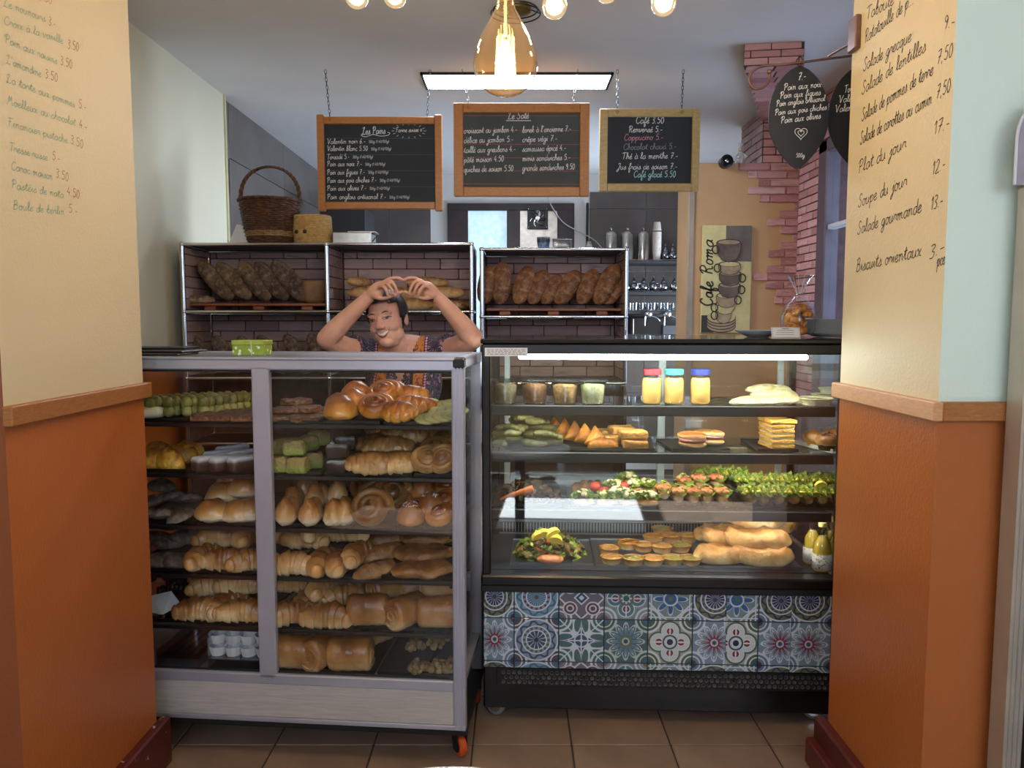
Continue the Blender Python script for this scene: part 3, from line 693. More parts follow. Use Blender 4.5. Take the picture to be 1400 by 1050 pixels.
# ================================================================== CHROME TUBE SHELVES WITH BREAD
m_dark = mat('anthracite_panel', '#1d1b1d', rough=.45)
m_dkw = wood('reddish_board', '#7a4126', '#8f5234', (1, 14, 14), .5)
def haller(label, x0, nb, ztop, Y0=4.05, sides=True):
    b = .754; H = .35; D = .35; t = thing('bread_shelf', label, 'shelf', (x0, Y0, 0)); lev = [ztop - H * k for k in range(6)]
    xs = [b * k for k in range(nb + 1)]; r = .0115
    for x in xs:
        for y in (0, D):
            MB().tube([(x, y, 0), (x, y, ztop)], r, 12).build('post', m_chrome, t, 60)
    for z in lev:
        if z < .05: continue
        for y in (0, D): MB().tube([(0, y, z), (xs[-1], y, z)], r * .8, 10).build('rail', m_chrome, t, 60)
        for x in xs: MB().tube([(x, 0, z), (x, D, z)], r * .8, 8).build('side_rail', m_chrome, t, 60)
        for x in xs: MB().ell((x, 0, z), (.0145,) * 3, 10, 8).build('ball_joint', m_chrome, t, 60)
        MB().box(.012, xs[-1] - .012, .01, D - .01, z - .004, z + .006).build('shelf_panel', m_dark, t, 0)
    for i in range(nb):
        for k in range(5):
            z1, z0 = lev[k], lev[k + 1]
            if z0 < .05: z0 = .05
            bp = MB().box(xs[i] + .01, xs[i + 1] - .01, D - .008, D, z0 + .01, z1 - .01).build('back_panel', MT['dark_mortar'], t, 0)
            if k < 2: bricks_local(bp, (xs[i] + .014, D - .008, z0 + .012), (1, 0, 0), (0, -1, 0), b - .028, z1 - z0 - .024)
    for i, x in enumerate(xs):
        for k in range(5):
            z1, z0 = lev[k], max(.05, lev[k + 1])
            sp_ = MB().box(x - .004, x + .004, .012, D - .01, z0 + .01, z1 - .01).build('side_panel', MT['dark_mortar'], t, 0)
            if k < 2 and i < nb: bricks_local(sp_, (x + .004, D - .012, z0 + .012), (0, -1, 0), (1, 0, 0), D - .03, z1 - z0 - .024)
            if k < 2 and i > 0: bricks_local(sp_, (x - .004, .014, z0 + .012), (0, 1, 0), (-1, 0, 0), D - .03, z1 - z0 - .024)
    return t
def bricks_local(parent, org, u, n, W, H):
    bricks(parent, org, u, n, W, H, .19, .058, .007, m_brickd, .004)
SY = 4.05
sx1 = PX(251, 333, SY).x - .01; sx2 = PX(654, 340, SY).x + .018
zt1 = PX(252, 334, SY).z; zt2 = PX(652, 341, SY).z
sh1 = haller('wide two-bay chrome tube bread shelf behind the woman', sx1, 2, zt1)
sh2 = haller('narrow one-bay chrome tube bread shelf on the right', sx2, 1, zt2)
# wooden boards that carry the bread
def board(label, x0, x1, z, y0=.03, y1=.28, two=True):
    o = thing('bread_board', label, 'board', ((x0 + x1) / 2, SY, z)); hw = (x1 - x0) / 2
    MB().cbox(-hw, hw, y0, y1, .022, .036, .003).build('board', m_dkw, o, 30)
    for x in (-hw + .1, 0, hw - .1): MB().cbox(x - .03, x + .03, y0 + .01, y1 - .01, 0, .022, .003).build('foot', m_dkw, o, 30)
    return o
board('reddish wooden bread board in the upper left shelf bay', sx1 + .02, sx1 + .734, zt1 - .35 + .009)
board('reddish wooden bread board in the narrow right shelf', sx2 + .02, sx2 + .734, zt2 - .35 + .009)
# ================================================================== HANDWRITING (single-stroke cursive)
GL = {
'a': '9;8,9 5,10 2,8 1,4 3,0 6,1 8,6 8,10 8,3 10,1', 'b': '8;0,1 3,10 5,18 3,20 2,14 2,4 4,0 7,2 7,8 5,10 3,7',
'c': '7;7,8 5,10 2,8 1,4 3,0 5,0 8,2', 'd': '9;8,9 5,10 2,8 1,4 3,0 6,1 8,8 8,20 8,4 10,1', 'e': '7;1,4 5,6 6,9 4,10 1,7 1,2 4,0 8,3',
'f': '6;0,2 4,12 6,19 4,20 3,14 2,-6 4,-9 5,-3 2,2 7,3', 'g': '9;8,9 5,10 2,8 1,4 3,1 6,2 8,8 8,0 6,-8 3,-9 2,-5 9,2',
'h': '9;0,1 3,10 4,18 2,20 2,10 2,0;2,5 4,9 6,10 7,7 7,2 9,1', 'i': '4;0,3 2,10 2,3 4,1;3,14 3,15', 'j': '5;1,3 4,10 4,0 2,-8 0,-9 0,-5 6,2;5,14 5,15',
'k': '8;0,1 3,12 4,19 2,20 2,10 2,0;2,5 6,10 5,6 3,5 7,1 9,1', 'l': '5;0,2 4,12 4,19 2,20 2,8 3,1 6,2', 'm': '13;0,8 2,10 2,0;2,6 5,10 6,8 6,0;6,6 9,10 10,8 10,3 13,1',
'n': '9;0,8 2,10 2,0;2,6 5,10 7,8 7,3 9,1', 'o': '8;5,10 2,9 1,4 3,0 6,1 7,6 5,10 7,8 9,9', 'p': '9;0,4 2,10 2,0 1,-9;2,6 5,10 8,8 7,2 4,0 2,3',
'q': '9;8,9 5,10 2,8 1,4 3,0 6,2 8,9 8,-4 8,-9 10,-3', 'r': '7;0,3 2,10 4,9 6,9 6,4 8,1', 's': '7;0,2 4,8 4,11 6,7 6,2 3,0 1,1;6,2 8,2', 't': '6;0,3 3,12 4,18 3,6 4,1 7,2;0,12 7,13',
'u': '9;0,9 1,10 1,3 3,0 6,2 7,10 7,3 9,1', 'v': '8;0,9 1,10 3,0 6,6 7,10 9,9', 'w': '11;0,9 1,10 2,1 4,1 6,9 6,2 8,0 10,8 12,9', 'x': '8;0,8 2,10 5,2 8,1;7,10 4,5 1,0', 'y': '9;0,9 1,10 2,4 5,3 8,10 7,0 5,-8 2,-9 2,-5 9,2', 'z': '8;1,10 7,10 1,0 8,0',
'A': '13;0,0 4,8 7,20 9,8 11,0;3,7 11,8', 'B': '12;2,0 3,12 3,20;1,18 6,21 9,17 7,12 3,11 9,10 10,4 6,0 1,1', 'C': '11;10,16 8,20 4,18 1,10 3,2 7,0 11,4', 'F': '11;3,0 4,10 4,19;0,18 5,20 11,20;1,11 8,12', 'J': '10;3,18 9,20 7,6 5,-4 1,-6 1,-2 6,3',
'L': '11;1,16 5,20 7,18 4,10 3,2 1,0 4,1 8,0 11,2', 'M': '14;1,0 3,10 4,20 6,8 9,20 10,10 12,1 14,1', 'P': '11;3,0 3,10 4,19;0,15 3,20 8,20 10,15 7,10 3,10', 'R': '12;3,0 3,10 4,19;0,15 3,20 8,20 10,15 7,11 3,11 7,8 9,1 12,1',
'S': '10;9,17 6,20 3,17 4,12 8,7 7,1 3,0 0,4', 'T': '11;0,18 5,20 12,20;6,20 6,10 5,0', 'V': '12;0,18 2,20 4,10 6,0 9,12 12,20',
'0': '9;5,18 2,15 1,8 3,0 6,1 8,9 5,18', '1': '6;1,13 4,18 4,8 4,0', '2': '9;1,14 4,18 7,14 5,7 1,0 9,0', '3': '8;1,17 5,18 7,14 3,10 7,6 5,0 1,1', '4': '9;5,18 2,9 1,6 8,6;6,10 6,0', '5': '9;8,18 3,18 2,11 6,11 8,5 5,0 1,2', '6': '8;6,18 2,10 1,3 4,0 7,4 5,8 2,5', '7': '9;1,17 8,18 5,8 3,0;2,9 8,9', '8': '8;6,16 3,18 2,13 7,6 4,0 1,4 6,12 6,16', '9': '8;7,14 4,18 1,14 4,9 7,14 6,6 4,0',
'.': '4;1,0 2,1', ',': '4;2,1 1,-3', '-': '7;1,6 6,6', "'": '4;2,20 1,15', '(': '5;4,18 1,9 4,-2', ')': '5;1,18 4,9 1,-2', '/': '6;0,-2 6,18', ' ': '6;', '_': '10;0,-3 10,-3', '*': '10;5,1 0,9 2,13 5,9 8,13 10,9 5,1', '^': '8;4,0 0,9 8,9 4,0'}
ACC = {'é': ('e', '4,13 6,17'), 'è': ('e', '2,17 4,13'), 'à': ('a', '3,17 5,13'), 'ê': ('e', '1,13 4,16 6,13'), 'ï': ('i', '1,14 1,15;5,14 5,15'), 'â': ('a', '2,13 5,16 7,13')}
def glyph(ch):
    extra = ''
    if ch in ACC: ch, extra = ACC[ch]
    g = GL.get(ch, GL['-']); wd, st = g.split(';', 1)
    out = []
    for s in (st.split(';') if st else []) + (extra.split(';') if extra else []):
        if s: out.append([Vector((float(p.split(',')[0]), float(p.split(',')[1]), 0)) for p in s.split()])
    return float(wd), out
def ribbon(mb, pts, w, O, U, V, N, lift=.0006):
    m = len(pts)
    if m < 2: return
    vs = []
    for i in range(m):
        t = pts[min(i + 1, m - 1)] - pts[max(i - 1, 0)]; t = Vector((t.x, t.y, 0))
        t = t.normalized() if t.length > 1e-9 else Vector((1, 0, 0)); nn = Vector((-t.y, t.x, 0)) * w
        for q in (pts[i] + nn, pts[i] - nn): vs.append(O + U * q.x + V * q.y + N * lift)
    mb.add(vs, [(2 * i, 2 * i + 1, 2 * i + 3, 2 * i + 2) for i in range(m - 1)])
def write(mb, s, O, U, V, N, xh, width=None, wt=.07, slant=.12, jit=.02):
    """xh: x-height in metres; width: fit the line to this length"""
    rr = random.Random(s); sc = xh / 10; tot = sum(glyph(c)[0] + 1 for c in s) * sc; fx = (width / tot) if width else 1.0; x = 0
    for c in s:
        wd, st = glyph(c); dy = rr.uniform(-jit, jit) * xh
        for pts in st:
            P = cr([Vector(((x + (p.x + p.y * slant) * sc) * 1.0, p.y * sc + dy, 0)) for p in pts], 4)
            P = [Vector((p.x * fx, p.y, 0)) for p in P]; ribbon(mb, P, xh * wt, O, U, V, N)
        x += (wd + 1) * sc
    return tot * fx
def write_px(mb, s, p0, p1, hpx, plane, N, wt=.08, off=None):
    """line from picture point p0 to p1 on a plane, hpx = x-height in picture pixels at its start"""
    a = PPL(p0[0], p0[1], plane, N); b = PPL(p1[0], p1[1], plane, N); c = PPL(p0[0], p0[1] - hpx, plane, N)
    U = (b - a); L = U.length; U.normalize(); V = Vector((0, 0, 1)); N = Vector(N); xh = (c - a).length
    if off is not None: a = a - off
    write(mb, s, a, U, V, N, xh, L, wt)

m_chalk = mat('white_chalk', '#dfe0e0', rough=.9)
# ---- painted price lists on the piers
TL = MB(); TP = MB(); pl = (-1.185, 2, 1); nl = Vector((1, 0, 0))
LL = [('Le nounours', 4, 8, 62, 30, '3.-', 66, 34, 76, 38), ('Croix à la vanille', 5, 33, 86, 60, '3.50', 92, 66, 108, 70), ('Pain aux raisins', 6, 58, 78, 88, '3.50', 82, 88, 99, 94), ("L'amandine", 8, 86, 56, 106, '3.50', 61, 106, 79, 112),
      ('La tarte aux pommes', 8, 112, 102, 147, '5.-', 107, 147, 118, 152), ('Moelleux au chocolat', 9, 142, 103, 172, '4.-', 108, 174, 119, 179), ('Financier pistache', 10, 172, 92, 196, '3.50', 96, 196, 114, 203),
      ('Tresse russe', 12, 206, 65, 220, '5.-', 71, 218, 82, 222), ('Carac maison', 15, 232, 72, 246, '3.50', 76, 242, 94, 248), ('Pastéis de nata', 15, 257, 87, 271, '4.50', 91, 266, 109, 272), ('Boule de berlin', 17, 286, 88, 294, '5.-', 93, 290, 106, 294)]
write_px(TP, '3.50', (53, -1), (71, 6), 6, pl, nl)
for s_, x0, y0, x1, y1, pr_, a, b, c, d in LL:
    write_px(TL, s_, (x0, y0), (x1, y1), 6.0, pl, nl, .085); write_px(TP, pr_, (a, b), (c, d), 6.5, pl, nl, .08)
TL.build('menu_lettering', mat('teal_paint_marker', '#7fa898', rough=.7), wl, 0); TP.build('price_lettering', mat('russet_paint_marker', '#a5715c', rough=.7), wl, 0)
TR = MB(); prr = (1.054, 2, 1); nr = Vector((-1, 0, 0))
RL = [('Taboulé', 1184, 28, 1222, 6), ('Ratatouille de p...', 1182, 60, 1250, 4), ('9.-', 1290, 40, 1306, 36), ('Salade grecque', 1180, 98, 1246, 56), ('Salade de lentilles', 1178, 130, 1266, 70),
      ('Salade de pommes de terre', 1178, 166, 1276, 102), ('7,50', 1281, 88, 1303, 76), ('Salade de carottes au cumin', 1176, 198, 1274, 142), ('7,50', 1280, 135, 1300, 124), ('17.-', 1276, 185, 1299, 174), ('Plat du jour', 1173, 238, 1239, 202),
      ('12.-', 1274, 240, 1293, 230), ('Soupe du jour', 1173, 284, 1240, 254), ('13.-', 1272, 288, 1290, 280), ('Salade gourmande', 1172, 321, 1260, 290), ('Biscuits orientaux', 1170, 372, 1260, 350), ('3.-', 1270, 355, 1292, 343), ('pce', 1281, 364, 1292, 361)]
for s_, x0, y0, x1, y1 in RL: write_px(TR, s_, (x0, y0), (x1, y1), 8.5 if len(s_) > 4 else 9.5, prr, nr, .075)
TR.build('menu_lettering', mat('black_paint_marker', '#1c1712', rough=.6), wr, 0)

# ---- three chalkboards hanging from the ceiling
m_slate = mat('slate_black', '#20242a', '#262a30', 6, .7)
m_slateg = mat('slate_grey_green', '#3a4140', '#434a49', 6, .7)
m_pine = wood('orange_pine', '#a4662c', '#bd7d3c', (5, 20, 20), .4)
m_gold = wood('pale_gold_wood', '#a98d58', '#c4a870', (5, 20, 20), .4)
YBD = 4.46
def chalkboard(label, px0, py0, px1, py1, fw, wood_m, slate, chains, overhang=0):
    a, b = PX(px0, py0, YBD), PX(px1, py1, YBD); cx_, w_, h_ = (a.x + b.x) / 2, b.x - a.x, a.z - b.z
    t = thing('chalkboard', label, 'chalkboard', (cx_, YBD, b.z)); hw = w_ / 2; f = fw / 1051 * 4.75
    MB().box(-hw + f * .8, hw - f * .8, .0, .012, f * .8, h_ - f * .8).build('slate', slate, t, 0)
    for nm, x0, x1, z0, z1 in (('frame_side', -hw, -hw + f, -overhang, h_ + overhang), ('frame_side', hw - f, hw, -overhang, h_ + overhang), ('frame_rail', -hw + f, hw - f, 0, f), ('frame_rail', -hw + f, hw - f, h_ - f, h_)):
        MB().cbox(x0, x1, -.012, .016, z0, z1, .004).build(nm, wood_m, t, 30)
    for (cxp, cyp), (hxp, hyp) in chains:
        top = PX(cxp, cyp, YBD); bot = PX(hxp, hyp, YBD); top.z = min(top.z, 2.898); top = Vector((top.x, YBD, 2.898)); n = max(4, int((top - bot).length / .021)); ch = MB()
        d = (top - bot) / n
        for k in range(n):
            c0 = bot + d * (k + .5); ax = Vector((1, 0, 0)) if k % 2 else Vector((0, 1, 0))
            ch.tube([c0 + ax * (.006 * math.cos(q)) + d * (.66 * math.sin(q)) for q in [R(45 * j) for j in range(8)]], .0016, 5, closed=True)
        o = ch.build('chain', m_alud, t, 60, True); o['kind'] = 'stuff'
        MB().tube([bot + Vector((0, -.014, -.012 + .0)) + Vector((.008 * math.cos(R(45 * j)), 0, .008 * math.sin(R(45 * j)) - .004)) for j in range(8)], .002, 5, closed=True).build('hook_eye', m_brass, t, 60, True)
    return t
N_ = Vector((0, -1, 0)); PLB = (0, YBD, 0)
b1 = chalkboard('chalkboard headed Les Pains in an orange pine frame', 433, 160, 605, 286, 9, m_pine, m_slate, [((445, 112), (451, 160)), ((588, 122), (584, 161))], .012)
b2 = chalkboard('chalkboard headed Le Salé with red ruled lines', 620, 141, 805, 269, 12, m_pine, m_slateg, [((632, 121), (641, 143)), ((790, 121), (783, 143))], 0)
b3 = chalkboard('chalkboard listing coffee drinks in a pale gold frame', 820, 149, 955, 262, 10, m_gold, m_slate, [((844, 111), (844, 150)), ((934, 110), (932, 150))], 0)
def chalk(board, lines, m, name='chalk_lettering', wt=.09):
    mb = MB()
    for s_, x0, y0, x1, y1, h in lines: write_px(mb, s_, (x0, y0), (x1, y1), h, PLB, N_, wt)
    mb.build(name, m, board, 0, True)['kind'] = 'stuff'
T1 = [('Les Pains', 495, 184, 527, 183, 5), ('Farine suisse ^', 541, 181, 577, 180, 3.2)]
for i, (s_, x1, y, y2) in enumerate([('Valentin noir 6.-', 500, 197, 196), ('Valentin blanc 5.50', 503, 206.5, 206), ('Torsadé 5.-', 478, 218, 217), ('Pain aux noix 7.-', 495, 227.5, 227), ('Pain aux figues 7.-', 499, 239, 238), ('Pain aux pois chiches 7.-', 515, 250, 249), ('Pain aux olives 7.-', 501, 261, 260), ('Pain anglais artisanal 7.-', 528, 272.5, 272)]):
    T1.append((s_, 447, y, x1, y2, 3.6)); T1.append(('500g (1.40/100g)' if i != 2 else '300g (1.60/100g)', x1 + 4, y2 - .5, x1 + 32, y2 - 1, 2.0))
chalk(b1, T1, m_chalk)
T2 = [('Le Salé', 694, 163, 723, 162, 4.8)]
for i, (s_, x1) in enumerate([('croissant au jambon 4.-', 707), ('délice au jambon 5.-', 702), ('taillé aux greubons 4.-', 705), ('pâté maison 4.50', 689), ('quiches de saison 5.50', 702)]): T2.append((s_, 634, 182.5 + 13.3 * i, x1, 180.5 + 13.3 * i, 4.3))
for i, (s_, x1) in enumerate([("borek à l'ancienne 7.-", 781), ('crêpe végi 7.-', 762), ('samoussa épicé 4.-', 774), ('minis sandwiches 5.-', 780), ('grands sandwiches 9.50', 786)]): T2.append((s_, 714, 181.5 + 13 * i, x1, 179.5 + 13 * i, 4.3))
chalk(b2, T2, m_chalk)
chalk(b3, [('Café 3.50', 869, 169, 908, 168.5, 4.8), ('Jus frais de saison 7.-', 843, 232, 926, 231, 4.3), ('Renversé 5.-', 859, 181, 906, 180.5, 4.3), ('Thé à la menthe 7.-', 850, 217.5, 927, 216.5, 4.3)], m_chalk)
chalk(b3, [('Cappucino 5.-', 853, 192, 907, 191, 4.3)], mat('pink_chalk', '#cf8f9b', rough=.9), 'chalk_lettering_pink')
chalk(b3, [('Chocolat chaud 5.-', 852, 205, 925, 203.5, 4.3)], mat('grey_chalk', '#8d8b93', rough=.9), 'chalk_lettering_grey')
chalk(b3, [('Café glacé 5.50', 866, 242.5, 924, 242, 4.6)], mat('mint_chalk', '#a9dcd5', rough=.9), 'chalk_lettering_mint')
def flatline(mb, x0, y0, x1, y1, wpx, plane=PLB, N=N_, k=1):
    a, b = PPL(x0, y0, plane, N), PPL(x1, y1, plane, N); U = (b - a); L = U.length; U.normalize(); V = N.cross(U) if N.cross(U).z > 0 else -N.cross(U)
    w = wpx / 1051 * a.y * .5
    ribbon(mb, [Vector((L * i / 6, 0, 0)) for i in range(7)], w, a, U, V, N, .0004)
mb = MB(); [flatline(mb, 632, y, 794, y + .5, .7) for y in (158, 178, 197, 215.5, 233.5, 251.5)]; mb.build('ruled_line', mat('red_rule', '#a1504a', rough=.8), b2, 0, True)
mb = MB(); [flatline(mb, 446, y, 594, y + .5, .4) for y in (189, 211, 233, 255)]; mb.build('ruled_line', mat('grey_rule', '#5a5d64', rough=.8), b1, 0, True)
mb = MB(); flatline(mb, 692, 165, 726, 165, .9); mb.build('underline', m_chalk, b2, 0, True)
mb = MB(); P = cr([PPL(x, y, PLB, N_) for x, y in ((497, 182), (494, 185), (500, 187), (510, 184), (520, 186), (530, 185), (533, 182), (530, 181))], 5)
ribbon(mb, [Vector((p.x, p.z, 0)) for p in P], .0016, Vector((0, YBD, 0)), Vector((1, 0, 0)), Vector((0, 0, 1)), N_)
for k in range(16):
    a = 2 * math.pi * k / 16; x, y = 559 + 20 * math.cos(a), 179 + 8 * math.sin(a); flatline(mb, x, y, x + 3.5 * math.cos(a), y + 2.6 * math.sin(a), .5)
mb.build('flourish', m_chalk, b1, 0, True)

# ---- two slate leaves hanging from a wrought-iron bracket on the right pier
YL = 2.62
br = thing('iron_bracket', 'curled copper-brown iron bracket on the right pier holding leaf slates', 'bracket', (1.04, YL, PX(1172, 76, YL).z))
P = cr([PX(x, y, YL) for x, y in ((1180, 74.5), (1120, 82), (1075, 88), (1045, 90), (1030, 97), (1024, 110), (1031, 121), (1043, 120), (1051, 111), (1053, 99))], 8)
m_iron = mat('bronzed_iron', '#6e5148', '#84645a', 15, .35, .7)
MB().tube(P, .0042, 8).build('rod', m_iron, br, 60, True)
MB().ell(PX(1052, 98, YL), (.009,) * 3, 10, 8).build('finial', m_iron, br, 60, True)
MB().cbox(1.036, 1.054, 2.40, 2.455, br.location.z - .05, br.location.z + .05, .003).build('wall_plate', m_iron, br, 30, True)
MB().tube([(1.045, YL, br.location.z - .001), (1.045, 2.44, br.location.z - .02)], .005, 8).build('arm', m_iron, br, 60, True)
m_leaf = mat('black_leaf_slate', '#17171a', '#1d1d20', 8, .55)
def leaf(label, cxp, lines, YY):
    top, bot = PX(cxp, 89, YY), PX(cxp, 232, YY); h = top.z - bot.z; hw = 40 / 1051 * YY; n = 24; pts = []
    for k in range(n + 1):
        q = k / n; w_ = hw * (1 - abs(1 - 2 * (q ** .86)) ** 2.1) ** .72 if 0 < q < 1 else 0
        w_ = hw * (max(0, 1 - abs((q - .5) / .5) ** 2.3)) ** .72 * (1 if q < .6 else (1 - .3 * ((q - .6) / .4) ** 1.4))
        pts.append((w_, top.z - h * q - bot.z))
    poly = [(w_, z) for w_, z in pts] + [(-w_, z) for w_, z in pts[-2:0:-1]]
    t = thing('leaf_chalkboard', label, 'chalkboard', (top.x, YY, bot.z))
    MB().prism(poly, 0, .004, 'y').build('slate', m_leaf, t, 0)
    tie = cr([(-.0, .002, h - .006), (-.012, .004, h + .012), (.0, .004, h + .028), (.006, -.004, h + .016), (0, -.002, h - .012)], 5)
    MB().tube(tie, .0015, 6).build('tie', m_black, t, 60)
    mb = MB()
    for s_, x0, y0, x1, y1, hh in lines: write_px(mb, s_, (x0, y0), (x1, y1), hh, (0, YY, 0), N_, .08)
    if cxp < 1120:
        for sc in (1, .5):
            H = [Vector((16 * math.sin(q) ** 3, 13 * math.cos(q) - 5 * math.cos(2 * q) - 2 * math.cos(3 * q) - math.cos(4 * q), 0)) * (.0013 * sc) for q in [2 * math.pi * k / 30 for k in range(31)]]
            c0 = PX(1095, 182, YY); ribbon(mb, H, .0008, Vector((c0.x, YY, c0.z)), Vector((1, 0, 0)), Vector((0, 0, 1)), N_)
    mb.build('chalk_lettering', m_chalk, t, 0, True)['kind'] = 'stuff'; return t
leaf('black leaf-shaped slate priced 7 with a chalk heart', 1094, [('7.-', 1091, 110, 1102, 108, 5.5), ('Pain aux noix', 1071, 124, 1123, 119, 4.6), ('Pain aux figues', 1066, 135, 1122, 130, 4.6), ('Pain anglais artisanal', 1061, 146, 1128, 138, 4.2), ('Pain aux pois chiches', 1059, 158, 1130, 150, 4.2), ('Pain aux olives', 1067, 169, 1122, 162, 4.6), ('500g', 1088, 215, 1100, 215, 3)], YL + .006)
leaf('black leaf-shaped slate half hidden behind the right pier', 1176, [('Torsadé 5.-', 1154, 127, 1190, 122, 5), ('Valentin noir', 1146, 141, 1200, 134, 5), ('Valentin blanc', 1141, 154, 1200, 147, 5)], YL + .02)

# ---- canvas poster with a stack of cups on the ochre wall
YP = YO - .025
pa, pb = PX(961, 308, YP), PX(1025, 455, YP); po = thing('canvas_poster', 'tall yellow canvas poster of stacked coffee cups on ochre wall', 'poster', ((pa.x + pb.x) / 2, YO - .008, pb.z)); pw, ph = pb.x - pa.x, pa.z - pb.z
m_can = mat('yellow_canvas', '#cbbb80', '#bdae72', 14, .7)
MB().cbox(-pw / 2, pw / 2, -.017, .002, 0, ph, .002).build('canvas', m_can, po, 30)
mb = MB().box(-.01, pw / 2 - .002, -.0178, -.017, ph * .665, ph - .002).build('brown_block', mat('print_brown', '#5f5348', '#6b5f52', 12, .7), po, 0)
MB().box(-pw / 2 + .002, -pw * .24, -.0178, -.017, .002, ph * .165).build('dark_block', mat('print_dark', '#2f2925', rough=.7), po, 0)
m_c1 = mat('print_cup_brown', '#6b5545', '#4a382c', 14, .6); m_c2 = mat('print_cup_tan', '#a68d68', '#8a7152', 14, .6); m_c3 = mat('print_line', '#2b201a', rough=.7); m_c4 = mat('print_cream', '#c2b078', '#a99763', 14, .6)
def flat(poly, m, nm, y): MB().add([(x, -y, z) for x, z in poly], [tuple(range(len(poly)))]).build(nm, m, po, 0)
def pxl(x, y): p = PX(x, y, YP); return p.x - po.location.x, p.z - po.location.z
def oval(cx_, cy_, rx, ry, n=24): return [pxl(cx_ + rx * math.cos(2 * math.pi * k / n), cy_ + ry * math.sin(2 * math.pi * k / n)) for k in range(n)]
yy = .0181
for k in range(4): flat(oval(986, 446 - 4 * k, 20, 9), m_c3, 'saucer_line', yy); yy += .0002; flat(oval(986, 445.4 - 4 * k, 19.3, 8.4), m_c4 if k == 3 else m_c2, 'saucer', yy); yy += .0002
for cx_, cy_, rt, h_, m_ in ((989, 433, 11, 17, m_c2), (991, 422, 13, 14, m_c4), (993, 412, 14, 16, m_c2), (997, 398, 15, 17, m_c1), (998, 382, 15, 17, m_c1), (997, 368, 15, 14, m_c2), (996, 344, 16.5, 26, m_c1)):
    for hx in ((-1,) if cy_ in (433, 422, 368, 344) else (1,)):
        mb = MB(); P = [Vector(pxl(cx_ + hx * (rt + 1.5 + 4.5 * math.cos(q)), cy_ - h_ * .1 - 5.5 * math.sin(q)) + (0,)) for q in [2 * math.pi * k / 16 for k in range(17)]]
        ribbon(mb, P, .0045, Vector((0, -yy, 0)), Vector((1, 0, 0)), Vector((0, 0, 1)), N_); mb.build('cup_handle', m_c3, po, 0); yy += .0002
    poly = [(cx_ - rt, cy_ - h_ / 2), (cx_ - rt * .95, cy_), (cx_ - rt * .6, cy_ + h_ * .42), (cx_, cy_ + h_ * .55), (cx_ + rt * .6, cy_ + h_ * .42), (cx_ + rt * .95, cy_), (cx_ + rt, cy_ - h_ / 2)]
    flat([pxl(x + (x - cx_) * .05, y + .7) for x, y in poly], m_c3, 'cup_outline', yy); yy += .0002; flat([pxl(x, y) for x, y in poly], m_, 'cup', yy); yy += .0002
    flat(oval(cx_, cy_ - h_ / 2, rt, 4), m_c3, 'cup_rim', yy); yy += .0002; flat(oval(cx_, cy_ - h_ / 2 + .3, rt * .9, 3.1), m_c2 if m_ is m_c1 else m_c4, 'cup_inside', yy); yy += .0002
mb = MB(); x0, z0 = pxl(974, 419); write(mb, 'Cafe', Vector((x0, -.0184, z0)), Vector((0, 0, 1)), Vector((-1, 0, 0)), N_, .042, .17, .13, .1)
x0, z0 = pxl(974, 377); write(mb, 'Roma', Vector((x0, -.0184, z0)), Vector((0, 0, 1)), Vector((-1, 0, 0)), N_, .042, .24, .11, .2)
mb.build('lettering', m_c3, po, 0)
# ================================================================== BAKERY AND FOOD
def crust(name, pale, mid, dark, zlo=.15, zhi=.75, nsc=14, nw=.35, rough=.42, coat=.15, bump=.35, bs=60, flour=None, var=.1, ridge=0):
    """baked crust: paler underneath, browner on top (baking), mottled"""
    if name in MT: return MT[name]
    t = NT(name); g = t.coord('Generated'); co = t.coord('Object'); x, y, z = t.xyz(g); r = t.rnd()
    n4 = t.new('ShaderNodeTexNoise', noise_dimensions='4D'); t.set(n4.inputs['Vector'], co); t.set(n4.inputs['W'], r * 50); n4.inputs['Scale'].default_value = nsc; n4.inputs['Detail'].default_value = 5
    n = E(t, n4.outputs['Fac']); f = (z - zlo) / (zhi - zlo) + (n - .5) * (nw * 4)
    col = t.ramp(f, [(.08, pale), (.5, mid), (.95, dark)])
    if flour:
        m = t.noise(co, nsc * 1.6, 6, .7); col = t.mix(((m - .45) * 3).op('MAXIMUM', 0.0).op('MINIMUM', .7), col, flour)
    h = t.new('ShaderNodeHueSaturation'); t.set(h.inputs['Value'], r * (2 * var) + (1 - var)); t.set(h.inputs['Color'], col)
    t.set(t.b.inputs['Base Color'], h.outputs[0]); t.b.inputs['Roughness'].default_value = rough
    if coat: t.b.inputs['Coat Weight'].default_value = coat; t.b.inputs['Coat Roughness'].default_value = .3
    t.bump((n + t.noise(co, bs, 4) * .5).s, min(1, bump * 1.6), .009); MT[name] = t.m; return t.m
m_cro = crust('croissant_crust', '#e6cb9c', '#bd8c54', '#7d4a20', .0, 1.0, 13, .42, .38, .25)
m_pac = crust('pain_chocolat_crust', '#dcb988', '#a97640', '#6f421c', .0, 1.05, 11, .42, .38, .25)
m_bun = crust('milk_bun_crust', '#e2d2b4', '#c8965a', '#96602e', .15, .85, 9, .22, .35, .3)
m_brio = crust('glossy_brioche', '#e0a850', '#c27a2c', '#7f3c12', .1, .95, 18, .35, .22, .6)
m_swirl = crust('swirl_bun_crust', '#d9b680', '#a37542', '#67401c', .05, 1.0, 14, .42, .35, .3)
m_loaf = crust('rustic_loaf_crust', '#8f7658', '#715a42', '#4f3c2a', .0, 1, 16, .5, .75, 0, .6, 50, '#b5a288')
m_loafg = crust('floured_grey_loaf_crust', '#80695a', '#5f4a3e', '#443129', .0, 1, 16, .5, .8, 0, .6, 50, '#a59a90')
m_baton = crust('golden_baton_crust', '#c9a271', '#b08352', '#8f5f33', .0, 1, 18, .4, .7, 0, .4, 50, '#cdb894')
